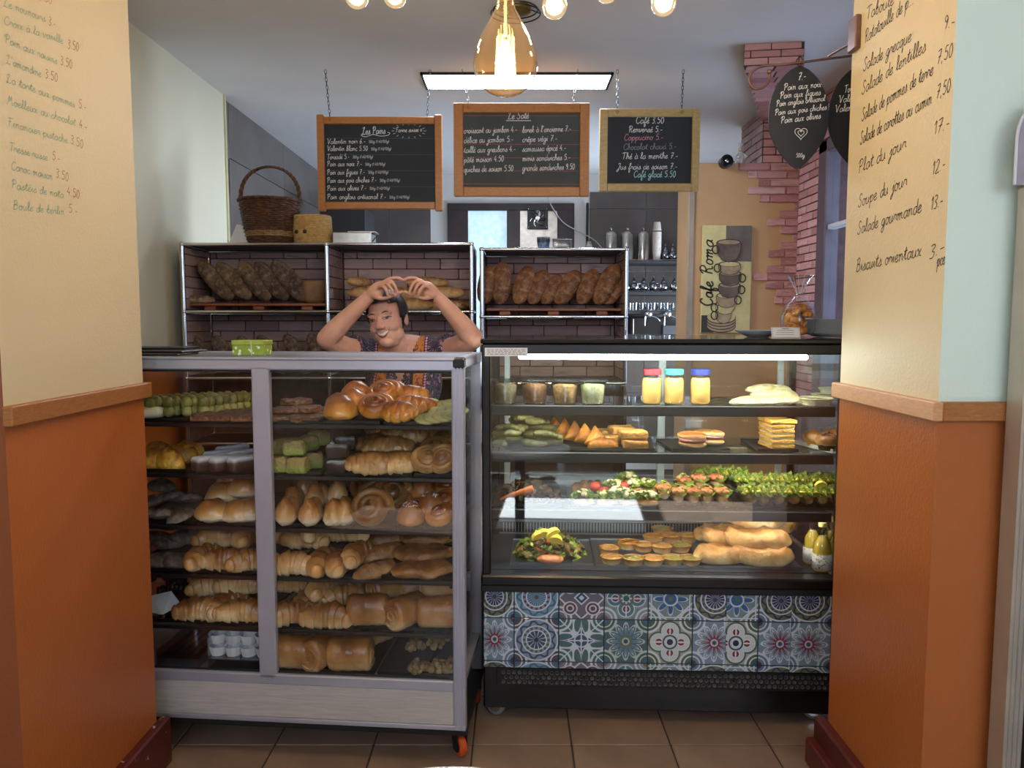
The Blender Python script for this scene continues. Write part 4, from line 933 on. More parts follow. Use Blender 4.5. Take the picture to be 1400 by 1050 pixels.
m_puff = crust('puff_pastry', '#e8cf9c', '#d0a264', '#9c642d', .0, 1.1, 16, .5, .4, .2, 1.0, 60)
m_puffd = crust('brown_puff_pastry', '#b98c58', '#966636', '#6c411d', .0, 1, 24, .5, .45, .15, .8, 45)
m_nut = crust('nut_crumble', '#9a6a48', '#6f4227', '#43240f', .0, 1, 90, .7, .5, .1, 1.0, 120)
m_pist = crust('pistachio_paste', '#a9a766', '#8a8a46', '#66622c', .0, 1, 40, .4, .55, .1, .5, 60)
m_pale = crust('pale_green_cookie', '#b5b183', '#a9a574', '#8c8a58', .0, 1, 10, .2, .6, 0, .3)
m_choc = crust('chocolate', '#3a211a', '#2c1712', '#1d0e0a', .0, 1, 30, .5, .45, .1, .6, 60)
m_sug = crust('powdered_sugar', '#4a3730', '#cfcfd2', '#dedee0', .2, .8, 40, .6, .8, 0, .5, 80)
m_cream = crust('cream_filling', '#d9cfae', '#e2dcc0', '#d8cd9c', 0, 1, 20, .3, .5, .1, .4)
m_ham = crust('ham', '#c98680', '#d59a92', '#b9726c', 0, 1, 30, .4, .35, .2, .3)
m_salmon = crust('smoked_salmon', '#cf7a4e', '#dd9467', '#c0643a', 0, 1, 30, .5, .4, .2, .5)
m_leafg = mat('salad_green', '#6f8f2f', '#a9b858', 30, .5, var=.25)
m_leafd = mat('dark_salad_leaf', '#3f4a1e', '#5f3a34', 25, .5, var=.3)
m_tom = mat('tomato_red', '#b42a18', '#c63d22', 8, .22, coat=.4)
m_car = mat('carrot', '#b9622a', '#c97038', 20, .5)
m_lem = mat('lemon', '#dcc23a', '#e6d464', 14, .35)
m_egg = crust('yellow_egg_filling', '#dcae3e', '#cc922c', '#a2611c', 0, 1, 50, .6, .45, .15, .6)
m_fal = crust('falafel', '#8c6a2c', '#6d4c1e', '#4a3212', 0, 1, 40, .5, .7, 0, .9, 70)
m_dol = crust('dark_green_stuffed_leaf', '#7d7a4c', '#65663a', '#454826', 0, 1, 30, .5, .5, .1, .7)
m_gold = crust('golden_fried_pastry', '#d9a351', '#c4842f', '#93561c', 0, 1, 20, .5, .45, .1, .6)
m_tray = mat('black_baking_tray', '#161617', '#1d1d1e', 9, .4, .3)
m_slt = mat('slate_platter', '#1a1b1e', '#232427', 12, .55)
m_whitep = mat('white_porcelain', '#d9dbdc', rough=.2, coat=.3)
m_paper = mat('white_paper', '#d4d6da', '#c6c8ce', 12, .8)
m_plast = glassmat('clear_plastic', (.95, .97, .97), gain=1.6, rough=.08)

m_clus = crust('pale_nut_cluster', '#9c8450', '#84683a', '#5c4424', 0, 1, 50, .5, .6, 0, .9, 80)
def nz(v, s, a): return a * noise.noise(Vector(v) * s)
def g_croissant(seed, L=.15, Rm=.037, curve=.95, N=52):
    """crescent with the rolled steps of the dough"""
    rr = random.Random(seed); pts = []; rad = []
    for i in range(N + 1):
        t = -1 + 2 * i / N; a = t * curve; rad0 = L / 2 / math.sin(curve) if curve > .05 else 1
        p = Vector((rad0 * math.sin(a), rad0 * (math.cos(a) - 1) * .95, 0)); e = max(0, 1 - abs(t) ** 2.0) ** .62
        st = abs(t) * 2.9 + .5; step = 1.06 - .26 * (st - math.floor(st)); rad.append(max(.006, Rm * (.22 + .78 * e) * step * (1 + rr.uniform(-.02, .02)))); pts.append(p)
    mb = MB().tube(pts, rad, 16)
    zmin = -Rm * .72
    mb.warp(lambda v: (v.x, v.y, max(v.z, zmin) * (1 if v.z > 0 else .9) - zmin * .9 + nz(v + Vector((seed, 0, 0)), 26, .006)))
    return mb
def g_pac(seed, L=.13, W=.075, H=.055):
    """rolled rectangle: flattened oval section, spiral visible at the ends"""
    rr = random.Random(seed); mb = MB(); N = 14; pts = [(-L / 2 + L * i / N, 0, 0) for i in range(N + 1)]
    rad = [W / 2 * (.86 if i in (0, N) else 1 - .02 * math.sin(i * 1.7)) for i in range(N + 1)]
    mb.tube(pts, rad, 20); mb.warp(lambda v: (v.x + nz(v, 30, .004), v.y + nz(v, 22, .004), v.z * H / W + H / 2 + nz((v.x, v.y, v.z + seed), 18, .006) * (v.z > 0)))
    for s in (-1, 1):
        sp_ = [(s * (L / 2 + .001), math.cos(q) * W * .055 * q / 1.0 * .55, H / 2 + math.sin(q) * H * .055 * q * .55) for q in [.6 + .45 * k for k in range(26)]]
        mb.tube(sp_, .0035, 5)
    return mb
def g_bun(seed, rx, ry, h, sq=.5, dent=0):
    """bun with flat base and domed top"""
    def fn(p, q):
        z = q.z if q.z > 0 else q.z * .35; k = 1 if q.z < 0 else 1
        rho = math.hypot(p.x, p.y)
        return Vector((q.x * (1 + .12 * (1 - abs(p.z))), q.y * (1 + .12 * (1 - abs(p.z))), z * (1 - dent * max(0, 1 - rho * 3)))) + Vector((nz(p + Vector((seed, 0, 0)), 1.6, .006), nz(p + Vector((0, seed, 0)), 1.6, .006), nz(p * 1.0 + Vector((0, 0, seed)), 2.0, .004)))
    mb = MB().ell((0, 0, 0), (rx, ry, h * .75), 22, 14, fn=fn); lo = min(v.z for v in mb.v); return mb.move((0, 0, -lo))
def g_roll(seed):   # milk roll with tall pale side, two lobes
    a = g_bun(seed, .03, .036, .075); b = g_bun(seed + 3, .029, .034, .07); return a.move((-.0, -.02, 0)).join(b.move((.002, .03, 0)))
def g_loaf(seed, L=.30, W=.085, H=.075, slash=3):
    rr = random.Random(seed)
    def fn(p, q):
        e = 1 - .0 * p.x; v = Vector((q.x, q.y, q.z)); n = nz(p * 2 + Vector((seed, 0, 0)), 2, .012) + nz(p * 6 + Vector((seed, 3, 0)), 2, .004)
        if q.z > 0:
            for k in range(slash):
                c = -.5 + (k + .5) / slash; d = abs(p.x * .5 - c + p.y * .12)
                if d < .035: v.z -= .012 * (1 - d / .035)
        return v * (1 + n / .05 * .12)
    mb = MB(); m, n = 30, 18
    mb.ell((0, 0, 0), (W / 2, H / 2, L / 2), n, m, fn=lambda p, q: q)
    out = []
    for v in mb.v:
        t = v.z / (L / 2); e = (max(0, 1 - abs(t) ** 2.6)) ** .5; s0 = math.sqrt(max(1e-6, 1 - t * t)); k = e / s0 if s0 > .02 else 1
        p = Vector((t, v.x / W * 2 * k, v.y / H * 2 * k)); q = Vector((v.z, v.x * k, v.y * k)); out.append(fn(p, q))
    mb.v = out; lo = min(v.z for v in mb.v); mb.warp(lambda v: (v.x, v.y, max(v.z, lo + H * .1))); return mb.move((0, 0, -lo - H * .1))
def g_braid(seed, L=.2, r=.018, n=3, amp=.028, turns=2.2):
    mb = MB()
    for k in range(n):
        P = []
        for i in range(41):
            t = i / 40; a = 2 * math.pi * (t * turns + k / n); e = math.sin(math.pi * (.06 + .88 * t)) ** .5
            P.append((-L / 2 + L * t, amp * e * math.sin(a), .024 + .012 * math.cos(2 * a) * e + .008))
        mb.tube(P, [r * (.55 + .45 * math.sin(math.pi * i / 40)) for i in range(41)], 10)
    return mb
def g_spiral(seed, Rr=.055, r=.014, turns=2.6, h=.05):
    mb = MB(); P = []; N = 90
    for i in range(N + 1):
        t = i / N; a = 2 * math.pi * turns * t; q = Rr * (1 - t * .93); P.append((q * math.cos(a), q * math.sin(a), r * .8 + h * .5 * t ** 1.2))
    mb.tube(P, [r * (1.05 - .25 * i / N) for i in range(N + 1)], 10, squash=1.4); mb.lathe([(Rr * .9, .004), (Rr * .85, r), (0, h * .5)], 18); return mb
def g_slab(seed, L, W, H, rough=.006, top=.0):
    mb = MB(); nx, ny = 14, 8; mb.cbox(-L / 2, L / 2, -W / 2, W / 2, 0, H, min(H, W) * .28, seg=3)
    bm = bmesh.new(); me = mb.mesh('tmp', None, 0); bm.from_mesh(me); bpy.data.meshes.remove(me)
    bmesh.ops.subdivide_edges(bm, edges=bm.edges[:], cuts=3, use_grid_fill=True); bm.verts.index_update()
    o = MB(); o.add([v.co.copy() for v in bm.verts], [[v.index for v in f.verts] for f in bm.faces]); bm.free()
    o.warp(lambda v: (v.x + nz(v + Vector((seed, 0, 0)), 25, rough), v.y + nz(v + Vector((0, seed, 0)), 25, rough), v.z + (nz(v + Vector((0, 0, seed)), 30, rough * 1.6) + nz(v + Vector((0, 0, seed)), 70, rough * .8) if v.z > H * .3 else 0)))
    return o
def g_tri(seed, s=.09, h=.028):
    rr = random.Random(seed); P = [(0, s * .62), (-s * .62, -s * .4), (s * .62, -s * .4)]; mb = MB(); rings = []
    for z, k in ((0, .9), (.004, 1), (h * .5, .97), (h * .85, .72), (h, .35)):
        ring = []
        for i in range(3):
            a, b = Vector(P[i]), Vector(P[(i + 1) % 3])
            for j in range(6): q = a.lerp(b, j / 6); ring.append(Vector((q.x * k, q.y * k, z + nz((q.x, q.y, seed), 30, .003))))
        rings.append(ring)
    vs = [v for r_ in rings for v in r_]; n = 18; fs = [(i * n + k, i * n + (k + 1) % n, (i + 1) * n + (k + 1) % n, (i + 1) * n + k) for i in range(4) for k in range(n)]
    fs += [tuple(range(n - 1, -1, -1)), tuple(range(4 * n, 5 * n))]; return mb.add(vs, fs)
def g_turnover(seed, L=.14, W=.075, H=.035):
    def fn(p, q):
        return Vector((q.x, q.y * (1 if p.y < 0 else .55), max(-H * .2, q.z))) + Vector((0, 0, nz(p * 3 + Vector((seed, 0, 0)), 2, .006) - .006 * (math.sin(p.x * 14 + p.y * 4) > .6) * (p.z > 0)))
    mb = MB().ell((0, 0, 0), (L / 2, W / 2, H), 22, 12, fn=fn); lo = min(v.z for v in mb.v); return mb.move((0, 0, -lo))
def g_leaves(seed, n, rx, ry, h, s=.018, dome=True):
    rr = random.Random(seed); mb = MB()
    for k in range(n):
        a = rr.uniform(0, 6.28); q = math.sqrt(rr.random()); x, y = rx * q * math.cos(a), ry * q * math.sin(a); z = h * ((1 - q * q) if dome else 1) * rr.uniform(.45, 1.05); ss = s * rr.uniform(.5, 1.2)
        M_ = Matrix.Translation((x, y, z)) @ Euler((rr.uniform(-1, 1), rr.uniform(-1, 1), rr.uniform(0, 6.28))).to_matrix().to_4x4()
        V = [(-1, 0, 0), (-.3, .5, .2), (.6, .4, .1), (1, 0, .3), (.6, -.4, .1), (-.3, -.5, .2), (0, 0, -.15)]
        mb.add([M_ @ (Vector(v) * ss) for v in V], [(0, 6, 1), (1, 6, 2), (2, 6, 3), (3, 6, 4), (4, 6, 5), (5, 6, 0)])
    return mb
def g_lumps(seed, n, rx, ry, h, r):
    rr = random.Random(seed); mb = MB()
    for k in range(n):
        a = rr.uniform(0, 6.28); q = math.sqrt(rr.random()); s = r * rr.uniform(.7, 1.3)
        mb.ell((rx * q * math.cos(a), ry * q * math.sin(a), s * .7 + h * (1 - q * q) * rr.random()), (s, s * rr.uniform(.7, 1), s * rr.uniform(.6, .9)), 8, 6)
    return mb
def g_parcel(seed, L=.23, W=.13, H=.055):
    mb = g_loaf(seed, L, W, H * 1.3, 0)
    def fn(v):
        e = math.sin(v.x * 55 + 6 * noise.noise(v * 14 + Vector((seed, 0, 0)))) * .0035 + nz(v + Vector((seed, 2, 0)), 18, .009) + nz(v + Vector((seed, 5, 0)), 55, .004)
        return (v.x + nz(v + Vector((0, seed, 0)), 12, .012), v.y + nz(v + Vector((3, seed, 0)), 12, .014), max(0, min(v.z, H * .92) + (e if v.z > H * .25 else 0)))
    return mb.warp(fn)
PR = {}
def proto(key, fn, m, n=4, smooth=180):
    if key not in PR: PR[key] = [fn(k).mesh(key, m, smooth) for k in range(n)]
    return PR[key]
def drop(meshes, name, g, p, rot=(0, 0, 0), sc=1.0):
    o = inst(random.choice(meshes), name, None, p, rot, (sc,) * 3 if not hasattr(sc, '__len__') else sc)
    return g.add(o) if g else o
def clone(root, g, p, rz=0, sc=1.0):
    c = root.copy(); C.objects.link(c); c.location = p; c.rotation_euler = (0, 0, rz); c.scale = (sc,) * 3
    for ch in root.children:
        d = ch.copy(); C.objects.link(d); d.parent = c
    return g.add(c) if g else c
U = random.uniform
SH = ['top', 'second', 'third', 'fourth', 'fifth', 'bottom']
# ------------------------------------------------ black trays on the case shelves
trm = MB().cbox(-.5, .5, 0, 1, 0, .0035, .001).box(-.5, .5, 0, .006, 0, .012).box(-.5, .5, .994, 1, 0, .012).box(-.5, -.485, 0, 1, 0, .012).box(.485, .5, 0, 1, 0, .012).mesh('tray', m_tray, 0)
def tray(row, px0, px1, label, d0=.06, d1=.43):
    z = ls[row] + (.001 if row < 5 else -.009); a, b = Lx(px0, d0, z), Lx(px1, d0, z); p = Matrix.Translation(LO) @ Matrix.Rotation(AL, 4, 'Z') @ Vector(((a + b) / 2, d0, z))
    o = inst(trm, 'baking_tray', None, p, (0, 0, AL), (b - a, d1 - d0, 1)); tag(o, label, 'tray', 'black trays in the aluminium case'); return z + .0045
TZ = {}
bays = {0: [(170, 258), (262, 347), (369, 436), (441, 520), (524, 572), (575, 621)], 1: [(170, 267), (271, 345), (369, 440), (443, 490), (493, 563), (566, 620)], 2: [(170, 270), (273, 349), (376, 481), (484, 541), (544, 622)],
        3: [(170, 262), (265, 351), (374, 517), (521, 621)], 4: [(170, 247), (250, 353), (374, 484), (487, 621)], 5: [(375, 512), (516, 620)]}
for r_, L in bays.items():
    for i, (a, b) in enumerate(L): TZ[(r_, i)] = tray(r_, a, b, 'black tray on the %s shelf of the aluminium case, %s from left' % (SH[r_], ORD[i]))
def LZ(r): return ls[r] + (.0055 if r < 5 else -.0045)
def put(r, px, d, meshes, name, g, rz=0, dz=0, sc=1.0, tilt=(0, 0)):
    dz = dz * 1.2 + (.042 * abs(math.sin(tilt[0])) if abs(tilt[0]) > .35 else 0)
    if not hasattr(sc, '__len__'): sc = (sc, sc, sc * 1.18)
    z = LZ(r) + dz; return drop(meshes, name, g, Lw(px, d, z), (tilt[0], tilt[1], AL + rz), sc)
# ------------------------------------------------ the aluminium case, shelf by shelf
# shelf 1
g = Grp('row of green pistachio marzipan balls on the top left shelf', 'sweet', 'pistachio ball rows')
def g_balls(seed): 
    mb = MB(); rr = random.Random(seed)
    for k in range(9):
        for z in (0, 1): mb.ell((rr.uniform(-.003, .003), -.16 + .036 * k, .02 + .027 * z), (.019, .02, .018), 10, 8)
    return mb
for px in (228, 252, 277, 300, 322): put(0, px, .24 + (px - 228) * .0006, proto('balls', g_balls, m_pist, 3), 'pistachio_sweet_row', g, R(-24), 0, (1.15, .9, 1.15))
g = Grp('pale banana-shaped pastry at the far left of the top shelf', 'pastry', 'pale pastries at far left')
for px, d in ((202, .12), (212, .2)): put(0, px, d, proto('lf', lambda s: g_loaf(s, .13, .05, .04, 0), m_cream, 2), 'filled_pastry', g, R(35))
g = Grp('pecan tart square on the top left shelf', 'tart', 'pecan tart squares')
for px, d in ((283, .1), (312, .1), (338, .1), (318, .2), (340, .2)): put(0, px, d, proto('nutsq', lambda s: g_slab(s, .085, .09, .016, .004), m_nut, 3), 'pecan_tart', g, U(-.1, .1))
g = Grp('brown nut-crusted square piled on the top shelf', 'pastry', 'nut squares on the top shelf')
for px, d, z in ((380, .1, 0), (408, .1, 0), (428, .12, 0), (392, .16, .018), (418, .18, .018), (434, .22, .012), (405, .24, .034), (384, .3, .0)): put(0, px, d, proto('nutsq', None, m_nut), 'nut_square', g, U(-.5, .5), z, .95)
g = Grp('glossy golden brioche bun on the top shelf', 'bun', 'glossy brioche buns')
for px, d, z, s in ((466, .1, 0, 1.05), (484, .19, .01, 1.05), (487, .31, .03, 1.0), (463, .3, .0, .9)): put(0, px, d, proto('brio', lambda s: g_bun(s, .052, .05, .075, dent=.1), m_brio, 3), 'brioche_bun', g, U(0, 6), z, s)
g = Grp('golden coiled raisin brioche on the top shelf', 'bun', 'coiled brioches')
for px, d, z, ti in ((514, .12, .012, .5), (526, .24, .04, .55), (534, .3, .03, .6), (512, .3, .02, .4)): put(0, px, d, proto('coil', lambda s: g_spiral(s, .055, .015), m_brio, 2), 'coiled_brioche', g, U(-.3, .3), z, 1.0, (ti, 0))
g = Grp('sugared golden plait bun on the top shelf', 'bun', 'sugared plait buns')
for px, d, z in ((545, .08, 0), (562, .16, .01), (561, .27, .03), (572, .22, .0)): put(0, px, d, proto('plait', lambda s: g_braid(s, .12, .022, 3, .024, 1.4), m_brio, 2), 'sugared_plait', g, U(-.4, .4), z, 1.0)
g = Grp('flat pale green cookie with raisins on the top shelf', 'cookie', 'pale green cookies')
def g_cookie(s): return MB().lathe([(0, 0), (.036, .001), (.042, .006), (.036, .011), (0, .013)], 20, wob=lambda a, z: 1 + .03 * math.sin(5 * a + s))
for k in range(13):
    c, r0 = k % 4, k // 4; put(0, 583 + 12 * c + (r0 % 2) * 5, .08 + .085 * r0, proto('cookie', g_cookie, m_pale, 3), 'cookie', g, 0, .006 + .004 * c + .007 * r0, 1.0, (.28, .1))
# shelf 2
g = Grp('custard-yellow pastry slice in clear film, second shelf left', 'pastry', 'custard slices in film')
for px, d, rz in ((207, .1, .2), (232, .1, -.2), (248, .2, .3), (258, .26, .2), (218, .24, 0)): put(1, px, d, proto('yel', lambda s: g_turnover(s, .13, .08, .05), m_egg, 3), 'custard_slice', g, rz, 0)
g = Grp('white-iced cake slice on the second shelf left', 'cake', 'iced cake slices')
m_iced = crust('iced_cake', '#3c2a24', '#5a4638', '#c3c5cf', .35, .85, 12, .1, .6, 0, .2)
for px, d, rz in ((288, .1, -.5), (312, .1, -.5), (303, .2, -.5), (326, .2, -.5), (336, .1, -.5), (318, .3, -.5)): put(1, px, d, proto('iced', lambda s: g_slab(s, .05, .13, .045, .003), m_iced, 3), 'cake_slice', g, rz)
g = Grp('green nut-topped cake block on the second shelf', 'cake', 'green nut cakes')
m_gnut = crust('nut_topped_green_cake', '#8f9a44', '#a39a58', '#9a8450', .2, .7, 60, .4, .6, 0, .9, 90)
for px, d, z, rz in ((380, .08, 0, .1), (408, .07, 0, -.1), (404, .1, .047, .05), (428, .16, .0, .4), (395, .18, .04, .3), (420, .24, .04, .9), (436, .3, .05, -.5), (384, .3, .02, .1)): put(1, px, d, proto('gnut', lambda s: g_slab(s, .075, .06, .045, .005), m_gnut, 3), 'nut_cake', g, rz, z)
g = Grp('dark chocolate brownie dusted with sugar, second shelf', 'brownie', 'sugared brownies')
m_brow = crust('dusted_brownie', '#271511', '#33201b', '#b9bcc4', .55, .98, 30, .25, .6, 0, .5, 60)
for px, d, z, rz in ((463, .08, 0, 0), (462, .09, .042, .15), (472, .2, .05, .3), (484, .29, .085, .2), (500, .3, .1, 0), (520, .33, .1, .2), (545, .36, .09, -.4)): put(1, px, d, proto('brow', lambda s: g_slab(s, .075, .075, .038, .004), m_brow, 3), 'brownie', g, rz, z)
g = Grp('glazed brown plaited bread on the second shelf', 'bread', 'glazed plaits')
for px, d, z, rz in ((510, .08, 0, .15), (545, .1, 0, .1), (532, .2, .03, .1), (520, .26, .03, .2), (553, .28, .06, 0)): put(1, px, d, proto('gplait', lambda s: g_braid(s, .17, .024, 3, .03, 2.0), m_swirl, 2), 'plaited_bread', g, rz, z, 1.0)
g = Grp('nut swirl pastry at the right end of the second shelf', 'pastry', 'nut swirls')
for px, d, z, ti in ((584, .09, .01, .7), (606, .09, .01, .8), (596, .2, .03, .5), (612, .26, .05, .4), (600, .34, .08, .4), (580, .3, .04, .3)): put(1, px, d, proto('coil', None, None), 'nut_swirl', g, U(-.4, .4), z, .95, (ti, 0)).data.materials
PR['coild'] = [g_spiral(k, .055, .013, 3.1).mesh('coild', m_swirl, 180) for k in range(2)]
for o in g.o: o.data = random.choice(PR['coild'])
# shelf 3
g = Grp('dark flat cookie in film on the third shelf left', 'cookie', 'film-wrapped cookies')
for px, d, z in ((225, .1, 0), (248, .1, 0), (212, .2, .02), (238, .22, .03), (258, .24, .02), (220, .3, .05), (205, .1, 0)): put(2, px, d, proto('dcook', lambda s: g_bun(s, .05, .045, .032), m_loafg, 3), 'wrapped_cookie', g, U(0, 6), z, 1.0, (.3, 0))
g = Grp('soft split sandwich bun on the third shelf left', 'bun', 'soft sandwich buns')
for px, d, z in ((292, .09, 0), (328, .09, 0), (305, .2, .03), (336, .2, .05), (322, .3, .06), (344, .1, .0)): put(2, px, d, proto('sbun', lambda s: g_bun(s, .058, .052, .07, dent=.25), m_bun, 3), 'sandwich_bun', g, U(-.3, .3), z)
g = Grp('small pale-sided milk roll on the third shelf', 'roll', 'milk rolls')
for px, d, z, rz in ((394, .08, 0, 0), (426, .08, 0, .05), (456, .08, 0, .25), (471, .1, 0, .3), (402, .2, .01, .1), (434, .2, .02, -.1), (462, .24, .03, .3), (420, .3, .03, 0)): put(2, px, d, proto('roll', g_roll, m_bun, 3), 'milk_roll', g, rz, z, 1.05)
g = Grp('coiled brown swirl bun on the third shelf', 'bun', 'brown swirl buns')
for px, d, z, ti in ((509, .08, .015, .9), (515, .17, .03, .8), (505, .27, .04, .8), (525, .27, .05, .7), (535, .18, .04, .9)): put(2, px, d, proto('bcoil', lambda s: g_spiral(s, .062, .017, 2.2), m_swirl, 2), 'swirl_bun', g, U(-.4, .4), z, 1.05, (ti, 0))
g = Grp('round bun topped with pearl sugar on the third shelf', 'bun', 'pearl sugar buns')
m_psug = crust('pearl_sugar_bun', '#b9793c', '#9b5d2b', '#8a5024', .1, .8, 12, .2, .35, .2)
psu = MB(); rr_ = random.Random(3)
for px, d, z in ((562, .08, 0), (552, .2, .02), (578, .22, .05), (589, .12, .02)):
    o = put(2, px, d, proto('pbun', lambda s: g_bun(s, .045, .045, .075), m_psug, 2), 'sugar_bun', g, U(0, 6), z, 1.0)
    q = MB()
    for k in range(70):
        a, e = U(0, 6.28), math.sqrt(U(0, 1)) * .62; x, y = .045 * e * math.cos(a), .045 * e * math.sin(a)
        q.box(x - .0016, x + .0016, y - .0016, y + .0016, .066 * math.sqrt(1 - e * e * .8) + .007, .066 * math.sqrt(1 - e * e * .8) + .0105)
    q.build('pearl_sugar', m_paper, o, 0)['kind'] = 'stuff'
g = Grp('yellow custard raisin swirl at right of third shelf', 'pastry', 'custard raisin swirls')
for px, d, z, ti in ((603, .08, .01, .4), (612, .16, .03, .5), (614, .26, .06, .5)): put(2, px, d, proto('coil', None, None), 'custard_swirl', g, U(-.4, .4), z, .9, (ti, 0))
# shelf 4
g = Grp('seeded dark sandwich roll on the fourth shelf left', 'sandwich', 'dark sandwich rolls')
for px, d, z in ((222, .1, 0), (248, .1, 0), (232, .2, .03), (256, .22, .04), (212, .24, .03), (240, .32, .06), (262, .32, .07)): put(3, px, d, proto('dsand', lambda s: g_loaf(s, .12, .06, .05, 1), m_loafg, 3), 'dark_sandwich', g, R(20) + U(-.3, .3), z)
g = Grp('golden croissant on the fourth shelf, left bay', 'croissant', 'croissants, fourth shelf left')
for px, d, z, rz in ((312, .09, 0, 0), (276, .11, 0, 1.2), (345, .1, 0, .5), (300, .2, .04, .3), (335, .2, .045, 1.5), (315, .26, .075, .2), (350, .26, .07, 0), (290, .3, .03, .5)): put(3, px, d, proto('cro', lambda s: g_croissant(s), m_cro, 5), 'croissant', g, rz, z, 1.12)
g = Grp('golden croissant on the fourth shelf, right bay', 'croissant', 'croissants, fourth shelf right')
for px, d, z, rz in ((404, .08, 0, 0), (437, .1, 0, 1.35), (460, .09, .0, 1.5), (485, .12, .02, 1.25), (420, .19, .05, 0), (432, .2, .075, 1.2), (455, .22, .065, .3), (480, .22, .07, -.3), (400, .26, .05, .3), (445, .3, .1, 0)): put(3, px, d, proto('cro', None, None), 'croissant', g, rz, z, 1.12, (.15, 0))
g = Grp('flat oval apple turnover on the fourth shelf', 'pastry', 'apple turnovers')
for px, d, z, rz in ((513, .09, 0, .5), (524, .17, .03, .55), (530, .25, .055, .4), (520, .32, .08, .3)): put(3, px, d, proto('turn', lambda s: g_turnover(s, .16, .08, .032), m_puffd, 3), 'turnover', g, rz, z, 1.0, (.25, -.2))
g = Grp('long flat puff pastry at the right of the fourth shelf', 'pastry', 'long puff pastries')
for px, d, z, rz in ((577, .1, 0, .02), (580, .17, .03, .1), (588, .25, .062, .15), (585, .33, .08, .02)): put(3, px, d, proto('slab', lambda s: g_parcel(s + 9, .225, .105, .042), m_puffd, 3), 'puff_pastry_slab', g, rz, z, (1.0, 1, 1), (.2, 0))
# shelf 5
gc2 = [Grp('glossy chocolate sweet at the %s of the fifth shelf left heap' % n_, 'sweet', 'chocolate sweets, %s' % n_) for n_ in ('front', 'back')]
for k in range(26): put(4, U(198, 246), U(.2, .3) if k % 2 == 0 else U(.31, .42), proto('csw', lambda s: g_braid(s, .07, .009, 2, .008, 2), m_choc, 3), 'chocolate_sweet', gc2[k % 2], U(0, 3), U(.01, .09), 1.0, (U(-.5, .5), U(-.5, .5)))
g = Grp('browned croissant on the fifth shelf, left bay', 'croissant', 'croissants, fifth shelf left')
for px, d, z, rz in ((276, .09, 0, 0), (335, .09, 0, .1), (306, .14, 0, 1.2), (292, .2, .04, .4), (330, .2, .05, .2), (314, .27, .085, 0), (347, .28, .08, .3)): put(4, px, d, proto('cro', None, None), 'croissant', g, rz, z, 1.15)
g = Grp('browned croissant on the fifth shelf, right bay', 'croissant', 'croissants, fifth shelf right')
for px, d, z, rz in ((399, .09, 0, .5), (449, .08, 0, 0), (425, .17, .01, 1.0), (415, .22, .06, .3), (438, .2, .05, 1.3), (472, .2, .02, .4), (497, .3, .1, .5), (420, .32, .09, 0)): put(4, px, d, proto('cro', None, None), 'croissant', g, rz, z, 1.18, (.1, 0))
g = Grp('puffed chocolate roll on the fifth shelf', 'pastry', 'chocolate rolls, fifth shelf')
for px, d, z, rz in ((505, .09, 0, .1), (556, .09, 0, 1.0), (600, .09, 0, .05), (528, .2, .04, .9), (603, .22, .045, .1), (575, .25, .02, .3)): put(4, px, d, proto('pac', lambda s: g_pac(s, .125, .09, .085), m_pac, 4), 'chocolate_roll', g, rz, z, 1.12)
# bottom
g = Grp('large chocolate roll on the bottom shelf', 'pastry', 'chocolate rolls, bottom shelf')
for px, d, z, rz in ((400, .08, 0, 0), (441, .1, .0, 1.25), (480, .08, 0, .05), (405, .2, .05, .2), (482, .2, .06, .3), (510, .24, .02, .9)): put(5, px, d, proto('pac', None, None), 'chocolate_roll', g, rz, z, 1.18)
g = Grp('knobbly nut cluster on the bottom shelf right', 'pastry', 'nut clusters')
for px, d, z in ((574, .09, 0), (600, .1, 0), (618, .1, 0), (568, .18, .03), (596, .17, .045), (614, .22, .05), (580, .26, .05), (600, .3, .07)): put(5, px, d, proto('clus', lambda s: g_lumps(s, 26, .03, .03, .03, .012), m_clus, 3), 'nut_cluster', g, U(0, 6), z)
# bottom left: clear acrylic tray rack, white paper cups, foil dish
ak = thing('acrylic_tray', 'clear acrylic sloping tray at the bottom left of the case', 'tray', Lw(244, .06, .277), AL); m_acr = glassmat('acrylic', (.86, .88, .92), gain=3, rough=.05)
MB().box(-.075, .075, .0, .3, .03, .034).build('floor_sheet', m_acr, ak, 0)
MB().box(-.078, -.074, .0, .3, .0, .06).build('side_sheet', m_acr, ak, 0); MB().box(.074, .078, .0, .3, .0, .06).build('side_sheet', m_acr, ak, 0); MB().box(-.078, .078, -.004, 0, 0, .05).build('front_sheet', m_acr, ak, 0)
for k in range(5): MB().box(-.06 + .03 * k, -.057 + .03 * k, .01, .29, .034, .04).build('rib', m_acr, ak, 0)
cup = MB().lathe([(0, 0), (.024, 0), (.034, .034), (.032, .034), (.022, .003), (0, .003)], 12, wob=lambda a, z: 1 + (.05 * math.sin(12 * a) if z > .01 else 0)).mesh('paper_cup', m_paper, 0)
rack = thing('cup_rack', 'clear two-tier rack of paper cups, bottom left of case', 'rack', Lw(332, .08, .277), AL)
MB().box(-.11, .11, -.03, .2, .0, .003).build('base_sheet', m_acr, rack, 0); MB().box(-.11, .11, -.03, .2, .035, .038).build('shelf_sheet', m_acr, rack, 0); MB().box(-.113, -.11, -.03, .2, 0, .11).build('side_sheet', m_acr, rack, 0)
g = Grp('white paper cake case at the bottom left', 'paper case', 'white paper cases')
for k in range(4):
    for z in (.039, .074): drop([cup], 'paper_case', g, Lw(299 + 21 * k, .09 + (.02 if z > .05 else 0), .277 + z), (0, 0, U(0, 6)), 1.02)
fo = thing('foil_dish', 'shiny metal dish with folded paper on the fifth shelf left', 'dish', Lw(221, .1, LZ(4) - .004), AL)
